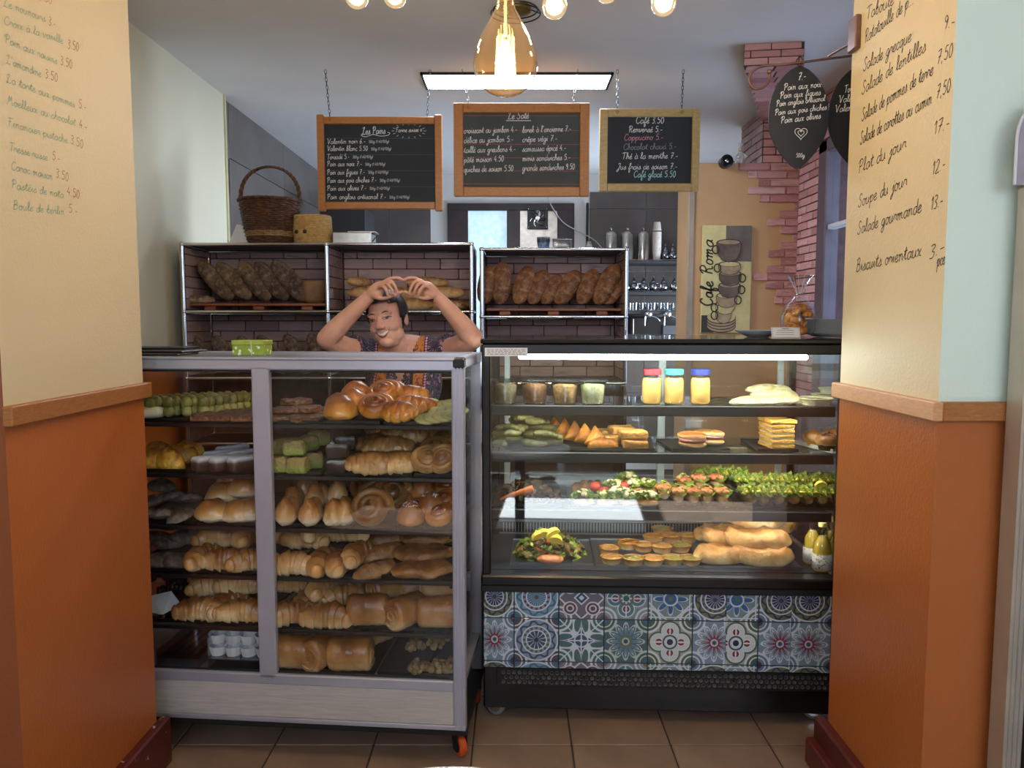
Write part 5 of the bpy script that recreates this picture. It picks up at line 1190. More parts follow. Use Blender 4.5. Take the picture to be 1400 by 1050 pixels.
MB().lathe([(.04, 0), (.05, .03), (.052, .03), (.042, .002), (0, .002)], 24).build('dish', m_chrome, fo, 40)
MB().add([(-.06, -.02, .03), (.03, -.045, .028), (.075, .0, .05), (.02, .035, .085), (-.05, .02, .07)], [(0, 1, 4), (1, 2, 3), (1, 3, 4)]).build('folded_paper', m_paper, fo, 0)

# ------------------------------------------------ the refrigerated counter
def rp(px, d, z): return Rw(px, d, z)
def put2(px, d, z, meshes, name, g, rz=0, sc=1.0, tilt=(0, 0)): return drop(meshes, name, g, Rw(px, d, z), (tilt[0], tilt[1], AR + rz), sc)
Z1, Z2, Z3, ZD = rs_z[0], rs_z[1], rs_z[2], zd - .003
def platter(px0, px1, d0, d1, z, label, m=None, rz=0, name='platter', h=.007):
    a, b = Rx(px0, d0, z), Rx(px1, d0, z); p = Matrix.Translation(RO) @ Matrix.Rotation(AR, 4, 'Z') @ Vector(((a + b) / 2, (d0 + d1) / 2, z)); w_, d_ = (b - a) / 2, (d1 - d0) / 2
    o = MB().cbox(-w_, w_, -d_, d_, 0, h, .002).box(-w_, w_, -d_, -d_ + .004, 0, h + .004).box(-w_, w_, d_ - .004, d_, 0, h + .004).build(name, m or m_slt, None, 30); o.location = p; o.rotation_euler = (0, 0, AR + rz); tag(o, label, 'platter'); return z + h + .001
def rtag(o, l, c): return tag(o, l, c)
# tubs
def tub(label, px, fill, d=.13, tall=.066):
    t = thing('plastic_tub', label, 'tub', rp(px, d, Z1), AR)
    MB().lathe([(0, 0), (.036, 0), (.045, tall), (.0475, tall), (.0475, tall + .005), (.045, tall + .005), (.0435, tall), (.035, .0015), (0, .0015)], 24).build('tub_wall', m_plast, t, 40)
    q = MB().lathe([(0, .002), (.034, .002), (.0405, tall * .86), (.02, tall * .92), (0, tall * .9)], 20); q.warp(lambda v: (v.x, v.y, v.z + (nz(v, 90, .006) if v.z > tall * .8 else 0))); q.build('salad_filling', fill, t, 180)
    MB().lathe([(0, tall + .004), (.046, tall + .004), (.049, tall + .001), (.049, tall + .007), (.046, tall + .009), (0, tall + .008)], 24).build('lid', m_plast, t, 40)
    mb = MB(); write(mb, 'abcde', Vector((-.014, -.0425, tall * .45)), Vector((1, 0, 0)), Vector((0, -.1, 1)).normalized(), Vector((0, -1, 0)), .004, .03, .08); t.scale = (1.12, 1.12, 1.2); return t
m_f1 = mat('brown_spread', '#a08a66', '#7d684a', 60, .5, bump=.5); m_f2 = mat('red_lentil_salad', '#b0764c', '#8a5532', 80, .5, bump=.5); m_f3 = mat('grain_salad', '#cf9a60', '#9a6c3a', 90, .5, bump=.7); m_f4 = mat('cream_salad', '#ded4aa', '#b5b076', 60, .5, bump=.5)
tub('clear tub of brown spread, leftmost on counter top shelf', 690, m_f1); tub('clear tub of reddish lentil salad on counter top shelf', 731, m_f2); tub('clear tub of orange-brown grain salad on counter top shelf', 772, m_f3, .12); tub('clear tub of pale cream salad on counter top shelf', 810, m_f4, .13)
def jar(label, px, lidc):
    t = thing('honey_jar', label, 'jar', rp(px, .13, Z1), AR); rj = .037
    prof = [(.030, 0), (rj, .006), (rj, .072), (.034, .082), (.0325, .088), (.0325, .093)]
    MB().lathe([(0, 0)] + prof, 28).build('glass', glassmat('jar_glass', (.98, .98, .96), gain=.9), t, 60)
    MB().lathe([(0, .002), (.029, .002), (.0355, .008), (.0355, .071), (.031, .081), (0, .082)], 20).build('honey', mat('honey_filling', '#d9b268', '#c89a50', 9, .35), t, 40)
    MB().lathe([(.0345, .091), (.0345, .106), (.032, .108), (0, .108)], 24).build('lid', mat(lidc[0], lidc[1], rough=.4), t, 40); t.scale = (1, 1, 1.2)
jar('honey jar with a red lid on the counter top shelf', 891, ('red_lid', '#8e2f3a')); jar('honey jar with a teal lid on the counter top shelf', 921, ('teal_lid', '#3f938c')); jar('honey jar with a dark blue lid on the counter top shelf', 957, ('blue_lid', '#2b3478'))
# flat breads
g = Grp('folded pale flatbread wrap on the counter top shelf', 'flatbread', 'flatbread wraps')
m_flat = crust('pale_flatbread', '#c9bd94', '#bdb083', '#9c8b58', 0, 1, 40, .5, .7, 0, .5)
for px, d, z, rz in ((1040, .12, 0, -.1), (1068, .13, .003, .15), (1058, .18, .02, -.05), (1050, .22, .035, .1), (1028, .11, 0, .2)): put2(px, d, Z1 + z, proto('flat', lambda s: g_turnover(s, .18, .1, .024), m_flat, 3), 'flatbread', g, rz)
def pie(label, px, d, z, s=1.0, fm=None):
    t = thing('pie_dish', label, 'pie', rp(px, d, z), AR); MB().lathe([(0, 0), (.05, 0), (.064, .024), (.067, .026), (.064, .028), (.058, .02), (0, .018)], 24).build('dish', m_cream, t, 40)
    q = MB().lathe([(0, .022), (.03, .022), (.058, .02)], 24); q.warp(lambda v: (v.x, v.y, v.z + nz(v, 80, .003))); q.build('filling', fm or m_fal, t, 180); t.scale = (s,) * 3
pie('round pie in pale crust at the right of counter top shelf', 1115, .12, Z1, .95); pie('round pie behind another at counter top shelf right end', 1132, .26, Z1, .95); pie('small pie stacked at the counter top shelf right end', 1138, .26, Z1 + .028, .8, m_leafg)
# shelf 2
platter(690, 756, .09, .4, Z2, 'black platter under the dark green stuffed leaves'); platter(752, 832, .1, .38, Z2, 'black slate platter under the golden fried triangles', rz=.06); platter(826, 900, .1, .38, Z2, 'black slate platter under the stuffed bread slices', rz=-.1)
gl4 = [Grp('dark green stuffed leaf in the counter heap, %s layer' % n_, 'stuffed leaf', 'stuffed leaves, %s layer' % n_) for n_ in ('lowest', 'second', 'third', 'top')]
for k in range(44):
    q = k // 11; put2(684 + 7.3 * (k % 11) + U(-3, 3), U(.11, .3), Z2 + .009 + .03 * q * (1 - abs(k % 11 - 5) / 8), proto('dol', lambda s: g_loaf(s, .075, .034, .03, 0), m_dol, 4), 'stuffed_leaf', gl4[q], U(-.8, .8))
g = Grp('golden fried triangle pastry on the counter second shelf', 'pastry', 'fried triangles')
for k in range(5): put2(757 + 14 * k, .3 - .035 * k, Z2 + .05 - .004 * k, proto('tri', lambda s: g_tri(s, .085, .03), m_gold, 3), 'fried_triangle', g, .4, 1.0, (R(55), R(12)))
put2(822, .12, Z2 + .012, proto('tri', None, None), 'fried_triangle', g, .1, 1.1)
g = Grp('stuffed brown bread slice stacked on the counter second shelf', 'sandwich', 'stuffed bread slices')
m_stuf = crust('stuffed_bread', '#9a7238', '#a67a40', '#c08a4c', .2, .95, 50, .35, .6, 0, .7)
for px, d, z, rz in ((868, .13, .009, 0), (865, .14, .041, .05), (838, .2, .012, .5), (850, .24, .042, .2), (833, .3, .02, .3)): put2(px, d, Z2 + z, proto('stuf', lambda s: g_slab(s, .1, .08, .03, .005), m_stuf, 3), 'bread_slice', g, rz)
platter(914, 994, .1, .34, Z2, 'square black slate under the ham rolls', rz=.12)
def hamroll(label, px, d, z, rz, tilt):
    t = thing('ham_roll', label, 'sandwich', rp(px, d, z), AR + rz)
    MB().join(g_loaf(1, .115, .06, .03, 0)).build('lower_half', m_bun, t, 180); q = g_loaf(2, .118, .062, .03, 0).move((0, 0, .03)); q.build('upper_half', m_bun, t, 180)
    h = MB().ell((0, 0, .03), (.056, .033, .008), 20, 8, fn=lambda p, q: q + Vector((0, 0, nz(p * 3, 2, .008)))); h.build('ham', m_ham, t, 180); t.rotation_euler = (tilt, 0, AR + rz)
hamroll('bread roll filled with pink ham, front one on slate', 947, .13, Z2 + .014, R(-40), R(12)); hamroll('bread roll on slate behind the front ham roll', 969, .18, Z2 + .014, R(-28), R(0))
platter(1036, 1092, .09, .34, Z2, 'black slate under the layered cream cake')
ck = thing('layer_cake', 'tall crumb-coated layered cream cake slice on slate', 'cake', rp(1061, .17, Z2 + .009), AR + R(8)); m_crumb = crust('golden_crumb', '#d8b060', '#d6a850', '#cf9a3e', 0, 1, 70, .6, .7, 0, .9, 100)
for k in range(5): g_slab(k, .092 - .002 * (k % 2), .12, .014, .003).move((0, 0, .019 * k)).build('sponge_layer', m_crumb, ck, 180)
for k in range(4): MB().cbox(-.043, .043, -.057, .057, .013 + .019 * k, .02 + .019 * k, .002).build('cream_layer', m_cream, ck, 30)
g_slab(9, .096, .125, .012, .005).move((0, 0, .093)).build('crumb_topping', m_crumb, ck, 180)
wp = thing('white_tray', 'white oblong porcelain tray under the muffins', 'tray', rp(1122, .2, Z2 + .001), AR + R(18)); MB().cbox(-.05, .07, -.13, .13, 0, .006, .002).build('base', m_whitep, wp, 30)
for x in (-.05, .066): MB().cbox(x, x + .004, -.13, .13, .004, .016, .001).build('rim', m_whitep, wp, 30)
def muffin(label, px, d, top, dz=.008, s=1.0):
    t = thing('muffin', label, 'muffin', rp(px, d, Z2 + dz), AR); MB().lathe([(0, 0), (.027, 0), (.037, .036), (0, .036)], 26, wob=lambda a, z: 1 + .03 * math.sin(13 * a) * (z > 0)).build('paper_cup', m_choc if top is m_choc else m_gold, t, 40)
    q = MB().ell((0, 0, .036), (.043, .043, .026), 18, 10); q.warp(lambda v: (v.x, v.y, v.z + nz(v, 60, .006))); q.build('dome', m_swirl if top is m_choc else top, t, 180)
    if top is m_choc: g_lumps(5, 14, .026, .026, .01, .006).move((0, 0, .052)).build('nut_topping', m_nut, t, 180)
    t.scale = (s,) * 3
muffin('dark chocolate muffin with nut topping on white tray', 1130, .1, m_choc); muffin('plain brown muffin behind the chocolate muffin', 1113, .2, m_swirl); muffin('yellow muffin at the right end of the white tray', 1150, .16, m_egg, s=1.15); muffin('golden muffin at the back of the white tray', 1142, .27, m_gold, s=1.1)
# shelf 3
za = platter(672, 768, .09, .42, Z3, 'black platter under the carrot and dark salad')
sal = thing('dark_salad', 'dark leaf salad heap around a carrot on the counter', 'salad', rp(722, .22, za), AR)
g_leaves(3, 240, .12, .13, .062, .024).build('leaves', m_leafd, sal, 0)['kind'] = 'stuff'
g_lumps(4, 30, .11, .11, .05, .012).build('beetroot', mat('beetroot', '#5a2420', '#6f2f28', 20, .4), sal, 180)['kind'] = 'stuff'
g_lumps(8, 16, .11, .09, .045, .011).build('potato_cubes', m_clus, sal, 180)['kind'] = 'stuff'
ca = thing('carrot', 'whole orange carrot lying on the dark salad', 'carrot', rp(704, .09, za + .035), 0); MB().tube(cr([(-.055, 0, -.016), (-.02, -.004, 0), (.03, 0, .014), (.068, .004, .024)], 6), [.004 + .0006 * k for k in range(19)], 12).build('root', m_car, ca, 180)
tag(ca, None, None)
# steel tray with falafel, tomatoes, sandwiches
m_stray = mat('steel_tray', '#8d8f92', rough=.3, metal=.9)
zb = platter(778, 900, .08, .42, Z3, 'steel tray of falafel and mini sandwiches on the counter', m_stray)
g = Grp('round brown falafel on the steel tray', 'falafel', 'falafel balls')
for k in range(9): put2(790 + 9 * (k % 5), .13 + .045 * (k // 3), zb + .026 * (k // 5) + .0, proto('fal', lambda s: g_bun(s, .021, .021, .04), m_fal, 3), 'falafel', g, U(0, 6))
g = Grp('red cherry tomato on the steel tray', 'tomato', 'cherry tomatoes')
tmm = [MB().ell((0, 0, .02), (.021, .021, .0195), 16, 12).mesh('tomato', m_tom, 180)]
for px, d, z in ((814, .16, .036), (826, .13, .022), (853, .18, .035)): put2(px, d, zb + z, tmm, 'cherry_tomato', g)
def mini(label_g, px, d, z, rz=0, topm=None, s=1.0):
    if 'mini' not in PR:
        t = thing('mini_sandwich', None, None); PR['mini'] = t
        g_bun(3, .033, .03, .03).build('base_roll', m_bun, t, 180); g_leaves(6, 60, .036, .034, .014, .014).move((0, 0, .028)).build('lettuce', m_leafg, t, 0)['kind'] = 'stuff'
        g_lumps(2, 16, .026, .024, .012, .008).move((0, 0, .03)).build('filling', m_cream, t, 180)['kind'] = 'stuff'; t.location = p_ = rp(px, d, z); t.rotation_euler = (0, 0, rz); t.scale = (s,) * 3; label_g.add(t); return t
    return clone(PR['mini'], label_g, rp(px, d, z), rz, s)
g = Grp('open mini sandwich with lettuce on the steel tray', 'sandwich', 'mini sandwiches on steel tray')
for px, d, z in ((798, .1, 0), (830, .1, 0), (848, .12, .01), (862, .1, 0), (885, .1, 0), (840, .2, .02), (866, .2, .025), (884, .22, .02), (858, .3, .03)): mini(g, px, d, zb + z, U(0, 6), s=1.15)
# wraps standing in clear cups
zc_ = platter(897, 1006, .08, .42, Z3, 'black platter under the salmon wraps'); zc2 = platter(1010, 1150, .08, .42, Z3, 'black platter under the green salad cups')
def wrapcup(g, px, d, z, kind, rz=0):
    key = 'wrap' + kind
    if key not in PR:
        t = thing('wrap_cup', None, None); PR[key] = t
        MB().tube([(0, -.052, .026), (0, .05, .034)], [.026, .03], 20, caps=False).build('clear_cup', m_plast, t, 60)
        MB().tube([(0, -.034, .028), (0, -.01, .030), (0, .05, .034)], [.014, .022, .026], 16).warp(lambda v: (v.x, v.y, v.z + nz(v, 60, .003))).build('rolled_wrap', m_clus if kind == 'g' else m_bun, t, 180)
        if kind == 's':
            g_lumps(7, 16, .022, .03, .014, .012).move((0, .0, .045)).build('salmon', m_salmon, t, 180)['kind'] = 'stuff'
        g_leaves(9 if kind == 'g' else 11, 110 if kind == 'g' else 26, .032, .05, .03, .016).move((0, .005, .044)).build('salad_leaves', m_leafg, t, 0)['kind'] = 'stuff'
        if kind == 'g': g_lumps(12, 26, .026, .045, .02, .006).move((0, .0, .05)).build('corn_topping', m_lem, t, 180)['kind'] = 'stuff'
        t.location = rp(px, d, z); t.rotation_euler = (0, 0, AR + rz); g.add(t); return t
    return clone(PR[key], g, rp(px, d, z), AR + rz)
g = Grp('salmon-topped wrap in a clear cup on the counter', 'wrap', 'salmon wraps in cups')
for px, d, z in ((908, .13, .01), (926, .12, 0), (946, .12, 0), (966, .12, 0), (986, .12, 0), (935, .22, .02), (956, .22, .03), (978, .23, .03)): wrapcup(g, px, d, zc_ + z, 's', U(-.25, .25))
g = Grp('green salad wrap in a clear cup on the counter', 'wrap', 'green salad wraps in cups')
for k in range(7): wrapcup(g, 1024 + 19.5 * k, .12, zc2, 'g', U(-.2, .2))
for k in range(7): wrapcup(g, 1014 + 20 * k, .24, zc2 + .02, 'g', U(-.3, .3))
for k in range(4): wrapcup(g, 962 + 17 * k, .33, zc2 + .025, 'g', U(-.3, .3))
lw = thing('lemon_wedge', 'bright lemon wedge on the salad cups at right', 'lemon', rp(1122, .1, zc2 + .078), 0)
MB().prism([(.022 * math.cos(q), .022 * math.sin(q)) for q in [math.pi * k / 12 for k in range(13)]], -.006, .006, 'y').xf(Matrix.Rotation(R(25), 4, 'X')).build('flesh', m_lem, lw, 40); tag(lw, None, None)
# deck
zp = platter(697, 812, .1, .42, ZD, 'clear plastic platter under the mixed salad', m_stray)
sd = thing('mixed_salad', 'mixed salad platter with lemon and green leaves on the deck', 'salad', rp(752, .24, zp), AR)
g_leaves(21, 190, .14, .13, .095, .021).build('lettuce', m_leafg, sd, 0)['kind'] = 'stuff'; g_lumps(22, 60, .125, .115, .085, .015).build('grain_heap', m_clus, sd, 180)['kind'] = 'stuff'
g_leaves(23, 130, .13, .12, .1, .024).build('dark_leaves', m_leafd, sd, 0)['kind'] = 'stuff'; g_lumps(24, 8, .1, .09, .09, .018).build('tomato_pieces', m_tom, sd, 180)['kind'] = 'stuff'
g_loaf(5, .1, .045, .035, 0).move((.0, -.13, .0)).build('bread_stick', m_salmon, sd, 180)
g = Grp('yellow lemon wedge standing on the mixed salad', 'lemon', 'lemon wedges on mixed salad')
wdg = [MB().prism([(.03 * math.cos(q), .03 * math.sin(q)) for q in [math.pi * k / 12 for k in range(13)]], -.009, .009, 'y').mesh('lemon', m_lem, 40)]
for px, z, a in ((745, .1, .5), (756, .105, -.6), (758, .08, .3), (738, .095, -.2)): put2(px, .12, zp + z, wdg, 'lemon_wedge', g, .2, 1.0, (R(30), a))
zq = platter(815, 962, .09, .44, ZD, 'wide steel tray under the small quiches', m_stray)
def quiche(g, px, d, z, m_, s=1.0):
    key = 'q' + m_.name
    if key not in PR:
        t = thing('small_quiche', None, None); PR[key] = t
        MB().lathe([(0, 0), (.03, 0), (.04, .022), (.0425, .025), (.039, .025), (.036, .019), (0, .018)], 40, wob=lambda a, z: 1 + .03 * math.sin(20 * a) * (z > .003)).build('pastry_shell', m_puff, t, 50)
        q = MB().lathe([(.0365, .019), (.034, .023), (.02, .026), (0, .027)], 24); q.warp(lambda v: (v.x, v.y, v.z + nz(v + Vector((len(PR), 0, 0)), 90, .004))); q.build('filling', m_, t, 180)
        t.location = rp(px, d, z); t.scale = (s,) * 3; g.add(t); return t
    return clone(PR[key], g, rp(px, d, z), U(0, 6), s)
g = Grp('small round quiche with fluted crust on the deck', 'quiche', 'small quiches')
m_q2 = crust('leek_filling', '#b9a95c', '#a8924a', '#7c7a3a', 0, 1, 60, .6, .5, .1, .6); m_q3 = crust('pale_custard', '#d6b274', '#c99e5c', '#b07c40', 0, 1, 40, .5, .45, .1, .4)
for px, d, z, m_ in ((836, .12, 0, m_q3), (866, .11, 0, m_q2), (893, .11, 0, m_q3), (920, .12, .0, m_q2), (944, .12, .0, m_q2), (833, .21, .008, m_q3), (858, .25, .02, m_egg), (880, .22, .02, m_q3), (905, .2, .022, m_q3), (930, .22, .02, m_q2), (893, .3, .03, m_egg), (917, .32, .03, m_egg), (905, .4, .035, m_q2), (940, .32, .03, m_egg)): quiche(g, px, d, zq + z, m_, 1.05)
platter(952, 1098, .09, .46, ZD, 'steel tray under the large puff pastry parcels', m_stray)
g = Grp('large creased puff pastry parcel on the deck', 'pastry', 'large puff pastry parcels')
for px, d, z, rz, s in ((985, .14, 0, .1, .9), (1042, .13, .0, -.05, 1), (1036, .16, .038, -.12, 1.05), (990, .24, .04, .5, .85), (1035, .28, .075, .05, .95), (1062, .34, .05, .3, .8), (970, .32, .03, .8, .75), (1020, .38, .07, .2, .8)): put2(px, d, ZD + .009 + z * 1.3, proto('parcel', lambda s: g_parcel(s + 3), m_puff, 4), 'puff_parcel', g, rz, (s, s * 1.05, s * 1.35))
def bottle(g, px, d, z=ZD):
    if 'bot' not in PR:
        t = thing('lemonade_bottle', None, None); PR['bot'] = t
        MB().lathe([(0, 0), (.029, 0), (.031, .004), (.031, .075), (.026, .098), (.014, .122), (.0125, .15), (.0135, .158)], 24).build('glass', m_plast, t, 50)
        MB().lathe([(0, .003), (.029, .003), (.0292, .075), (.0245, .096), (.012, .12), (0, .121)], 22).build('lemonade', mat('yellow_lemonade', '#cdb24a', '#c2a23c', 6, .15), t, 50)
        MB().lathe([(.0145, .153), (.0145, .168), (.012, .17), (0, .17)], 18).build('cap', mat('pale_yellow_cap', '#cfc27a', rough=.4), t, 40)
        lb = NT('printed_bottle_label'); co_ = lb.coord(); lb.set(lb.b.inputs['Base Color'], lb.mix(lb.noise(co_, 130, 2).gt(.6), '#d8d8d8', '#5a6a66')); 
        MB().lathe([(.0316, .008), (.0316, .06)], 24).warp(lambda v: v).build('label', lb.m, t, 180); t.location = rp(px, d, z); t.scale = (1.08,) * 3; g.add(t); return t
    return clone(PR['bot'], g, rp(px, d, z), U(0, 6), 1.08)
g = Grp('small bottle of yellow lemonade on the deck by the pier', 'bottle', 'lemonade bottles')
for px, d in ((1123, .09), (1110, .17), (1133, .17), (1143, .1), (1126, .26)): bottle(g, px, d)
# ------------------------------------------------ bread on the shelves behind
bz1, bz2 = zt1 - .35 + .009 + .037, zt2 - .35 + .009 + .037
def sput(px, d, z, meshes, name, g, rot=(0, 0, 0), sc=1.0):
    p = PX(px, 400, SY + d); return drop(meshes, name, g, (p.x, SY + d, z), rot, sc)
g = Grp('dark rustic loaf leaning in the upper left shelf bay', 'bread', 'dark loaves, upper left bay')
for k, (px, m_) in enumerate([(298, 0), (322, 0), (350, 0), (373, 1), (398, 1)]):
    sput(px, .13, bz1 + .018, proto('loafg' if m_ else 'loaf', (lambda s: g_loaf(s, .26, .095, .08, 3)), m_loafg if m_ else m_loaf, 3), 'rustic_loaf', g, (R(84), R(50) + U(-.06, .06), 0), U(.98, 1.06))
for o in g.o: o.location.z += .10
g = Grp('small golden bun at the left end of the bread board', 'bread', 'small bun'); sput(272, .08, bz1, proto('loaf', None, None), 'small_loaf', g, (0, 0, .3), .62)
pb_ = thing('bread_bag', 'open brown paper bag of bread in the upper left bay', 'bag', (PX(431, 400, SY + .14).x, SY + .14, bz1), 0)
MB().lathe([(.05, 0), (.075, .02), (.08, .08), (.074, .12), (.068, .122), (.07, .08), (.06, .02), (0, .01)], 18, wob=lambda a, z: 1 + .07 * math.sin(3 * a + 8 * z)).build('paper', mat('brown_paper', '#8a6a4a', '#73563a', 14, .8), pb_, 60); g_loaf(3, .12, .08, .07, 1).move((0, 0, .03)).build('bread', m_loaf, pb_, 180)
g = Grp('long floured baton stacked in the upper middle bay', 'bread', 'floured batons')
bzm = zt1 - .35 + .008; bat = lambda: proto('baton', lambda s: g_loaf(s, .30, .09, .078, 2), m_baton, 4)
for px, d, z, rz, s in ((490, .1, 0, 1.35, .8), (512, .12, .068, .15, .95), (492, .1, .13, 1.2, .72), (555, .14, 0, .1, 1), (600, .12, .066, .05, .95), (625, .08, 0, 1.4, .75), (585, .2, .13, .4, .8), (603, .2, 0, 0, 1), (540, .22, .06, 0, 1)): sput(px, d, bzm + z, bat(), 'baton', g, (0, 0, rz), s)
g = Grp('reddish-brown loaf standing in the narrow right shelf', 'bread', 'loaves in the right shelf')
m_rl = crust('reddish_loaf_crust', '#a6744a', '#8a5632', '#683b20', 0, 1, 16, .5, .7, 0, .6, 50, '#b89e7c')
for px, a, s in ((666, 80, .88), (686, 86, .95), (716, 72, .9), (736, 66, .84), (754, 60, .76), (776, 56, .9), (803, 66, .86), (829, 62, 1.0), (840, 50, .7)):
    o = sput(px, .13, bz2 + .005, proto('rl', lambda s: g_loaf(s, .225, .105, .085, 2), m_rl, 4), 'rustic_loaf', g, (R(88), -R(a), 0), s * 1.05); o.location.z += .115 * s * math.sin(R(a)) + .02
g = Grp('bagged dark loaf in the lower left shelf bay', 'bread', 'bagged loaves, lower left bay')
bzl = zt1 - .7 + .009
for px, rot, s in ((276, (R(84), R(58), 0), .95), (306, (R(80), R(62), .2), .92), (338, (R(82), R(66), .1), .9), (370, (R(80), R(55), 0), .95), (404, (R(84), R(62), .1), .95), (434, (R(80), R(68), 0), .95)):
    o = sput(px, .14, bzl, proto('loafg', None, None), 'bagged_loaf', g, rot, s); o.location.z += .115 * s
# ================================================================== THE WOMAN BEHIND THE CASE
def fuse(mb, voxel, smooth_it=4, name='tmp'):
    """one continuous surface out of overlapping volumes"""
    o = mb.build(name, None, None, 0); md = o.modifiers.new('r', 'REMESH'); md.mode = 'VOXEL'; md.voxel_size = voxel; md.use_smooth_shade = True
    if smooth_it: s = o.modifiers.new('s', 'SMOOTH'); s.factor = .5; s.iterations = smooth_it
    dg = bpy.context.evaluated_depsgraph_get(); me = bpy.data.meshes.new_from_object(o.evaluated_get(dg)); old = o.data
    bpy.data.objects.remove(o); bpy.data.meshes.remove(old); me.polygons.foreach_set('use_smooth', [True] * len(me.polygons)); return me
def skinmat():
    t = NT('skin'); co = t.coord(); n = t.noise(co, 18, 4)
    t.set(t.b.inputs['Base Color'], t.ramp(n, [(.3, '#c4917c'), (.7, '#d29f8c')])); t.b.inputs['Roughness'].default_value = .5
    t.b.inputs['Subsurface Weight'].default_value = .12; t.b.inputs['Subsurface Radius'].default_value = (.01, .004, .002); t.b.inputs['Subsurface Scale'].default_value = .4
    t.bump(t.noise(co, 220, 2).s, .08, .001); return t.m
m_skin = skinmat()
HY = 3.44
HC = PX(530, 438, HY)
HM = Matrix.Translation(HC) @ Matrix.Rotation(R(-11), 4, 'Y') @ Matrix.Rotation(R(-13), 4, 'Z') @ Matrix.Rotation(R(3), 4, 'X') @ Matrix.Scale(1.06, 4)
B = MB()
def he(c, r, n=20, m=14): B.join(MB().ell(c, r, n, m).xf(HM))
he((0, .012, .035), (.074, .092, .085)); he((0, -.02, .0), (.068, .072, .085)); he((0, -.03, -.052), (.060, .058, .055)); he((0, -.06, -.084), (.032, .03, .025))
for s in (-1, 1):
    he((s * .034, -.052, -.026), (.029, .030, .026)); he((s * .03, -.072, .034), (.026, .012, .012)); he((s * .074, .016, -.004), (.010, .020, .033)); he((s * .012, -.096, -.022), (.009, .010, .008)); he((s * .03, -.028, -.06), (.034, .042, .034))
B.join(MB().tube([(0, -.086, .022), (0, -.095, .0), (0, -.106, -.016)], [.009, .011, .0125], 12).xf(HM)); he((0, -.102, -.018), (.0135, .012, .011))
he((0, -.02, -.092), (.042, .045, .022))
NB = PX(543, 488, 3.53)
B.tube([HM @ Vector((0, .025, -.045)), HM @ Vector((0, .03, -.10)), NB, NB + Vector((0, .01, -.05))], [.05, .05, .062, .08], 18)
SL, SR = PX(499, 482, 3.54), PX(603, 480, 3.54); TX = (SL.x + SR.x) / 2; zs = SL.z
B.tube([SL, (SL + SR) / 2 + Vector((0, .02, -.0)), SR], [.058, .085, .058], 16)
B.ell((TX, 3.55, zs - .14), (.165, .105, .17)); B.ell((TX, 3.55, zs - .32), (.145, .10, .16)); B.ell((TX, 3.56, .88), (.175, .125, .15))
for s in (-1, 1):
    B.ell((TX + s * .075, 3.47, zs - .16), (.07, .06, .07)); B.tube([(TX + s * .09, 3.56, .84), (TX + s * .095, 3.55, .48), (TX + s * .095, 3.58, .09)], [.088, .058, .04], 14)
    B.ell((TX + s * .1, 3.53, .045), (.042, .12, .045))
EL, ER = PX(447, 464, 3.33), PX(647, 463, 3.33); WL, WR = PX(505, 405, 3.30), PX(598, 406, 3.30)
def arm(S_, E_, W_):
    m1 = S_.lerp(E_, .5) + Vector((0, 0, -.012)); m2 = E_.lerp(W_, .35) + Vector((0, 0, .004))
    B.tube(cr([S_, m1, E_], 5), [.058, .057, .056, .055, .054, .053, .052, .051, .050, .048, .046], 16); B.ell(E_, (.045, .045, .045)); B.tube(cr([E_, m2, W_], 5), [.045, .046, .046, .045, .044, .042, .039, .036, .033, .030, .027], 16)
arm(SL, EL, WL); arm(SR, ER, WR)
def hand(f, mirror):
    """f: finger joints in picture pixels with depth; hands form an arch above the head"""
    def q(x, y, d): return PX((1103 - x) if mirror else x, y, d)
    pal = [q(505, 405, 3.30), q(510, 399, 3.295), q(517, 393, 3.29), q(523, 389, 3.29)]
    B.tube(pal, [.027, .031, .033, .024], 14, squash=.75)
    B.ell(q(514, 401, 3.285), (.032, .022, .026))
    for J in f:
        P = [q(*j) for j in J]; n = len(P); B.tube(cr(P, 4), [.0092 - .0026 * i / (4 * (n - 1)) for i in range(4 * (n - 1) + 1)], 10); B.ell(P[-1], (.0068,) * 3, 10, 8)
FG = [[(524, 386, 3.295), (534, 381, 3.29), (544, 380, 3.29), (550.5, 383, 3.295)],
      [(522, 387, 3.285), (533, 384, 3.27), (540, 391, 3.262), (543, 400, 3.268)],
      [(519, 390, 3.275), (528, 387, 3.258), (534.5, 394, 3.25), (537, 402, 3.256)],
      [(516, 393, 3.27), (523, 391, 3.248), (528.5, 397, 3.242), (530.5, 404, 3.248)],
      [(510, 405, 3.285), (522, 408, 3.27), (535, 405, 3.268), (549, 399, 3.278)]]
hand(FG, False); hand(FG, True)
me = fuse(B, .0034, 4); me.materials.clear(); me.materials.append(m_skin)
pe = bpy.data.objects.new('person', me); C.objects.link(pe)
tag(pe, 'smiling woman in patterned top, arms raised with hands joined above her head', 'person')
bm = bmesh.new(); bm.from_mesh(me); BV = BVHTree.FromBMesh(bm); bm.free()
hd = (HM.to_3x3() @ Vector((0, 1, 0))).normalized()
def onface(x, z, off=.0012):
    o = HM @ Vector((x, -.3, z)); h, n, i, d = BV.ray_cast(o, hd)
    return (h - hd * off) if h else HM @ Vector((x, -.1, z))
def patch(name, outline, m, off=.0012, sub=3):
    n = len(outline); c = Vector((sum(p[0] for p in outline) / n, sum(p[1] for p in outline) / n)); vs = [onface(c.x, c.y, off)]; fs = []
    for k in range(1, sub + 1):
        for p in outline: q = c.lerp(Vector(p), k / sub); vs.append(onface(q.x, q.y, off if k < sub else off * .3))
    for i in range(n):
        fs.append((0, 1 + i, 1 + (i + 1) % n))
        for k in range(sub - 1): a = 1 + k * n; b = a + n; fs.append((a + i, b + i, b + (i + 1) % n, a + (i + 1) % n))
    MB().add(vs, fs).build(name, m, pe, 180)
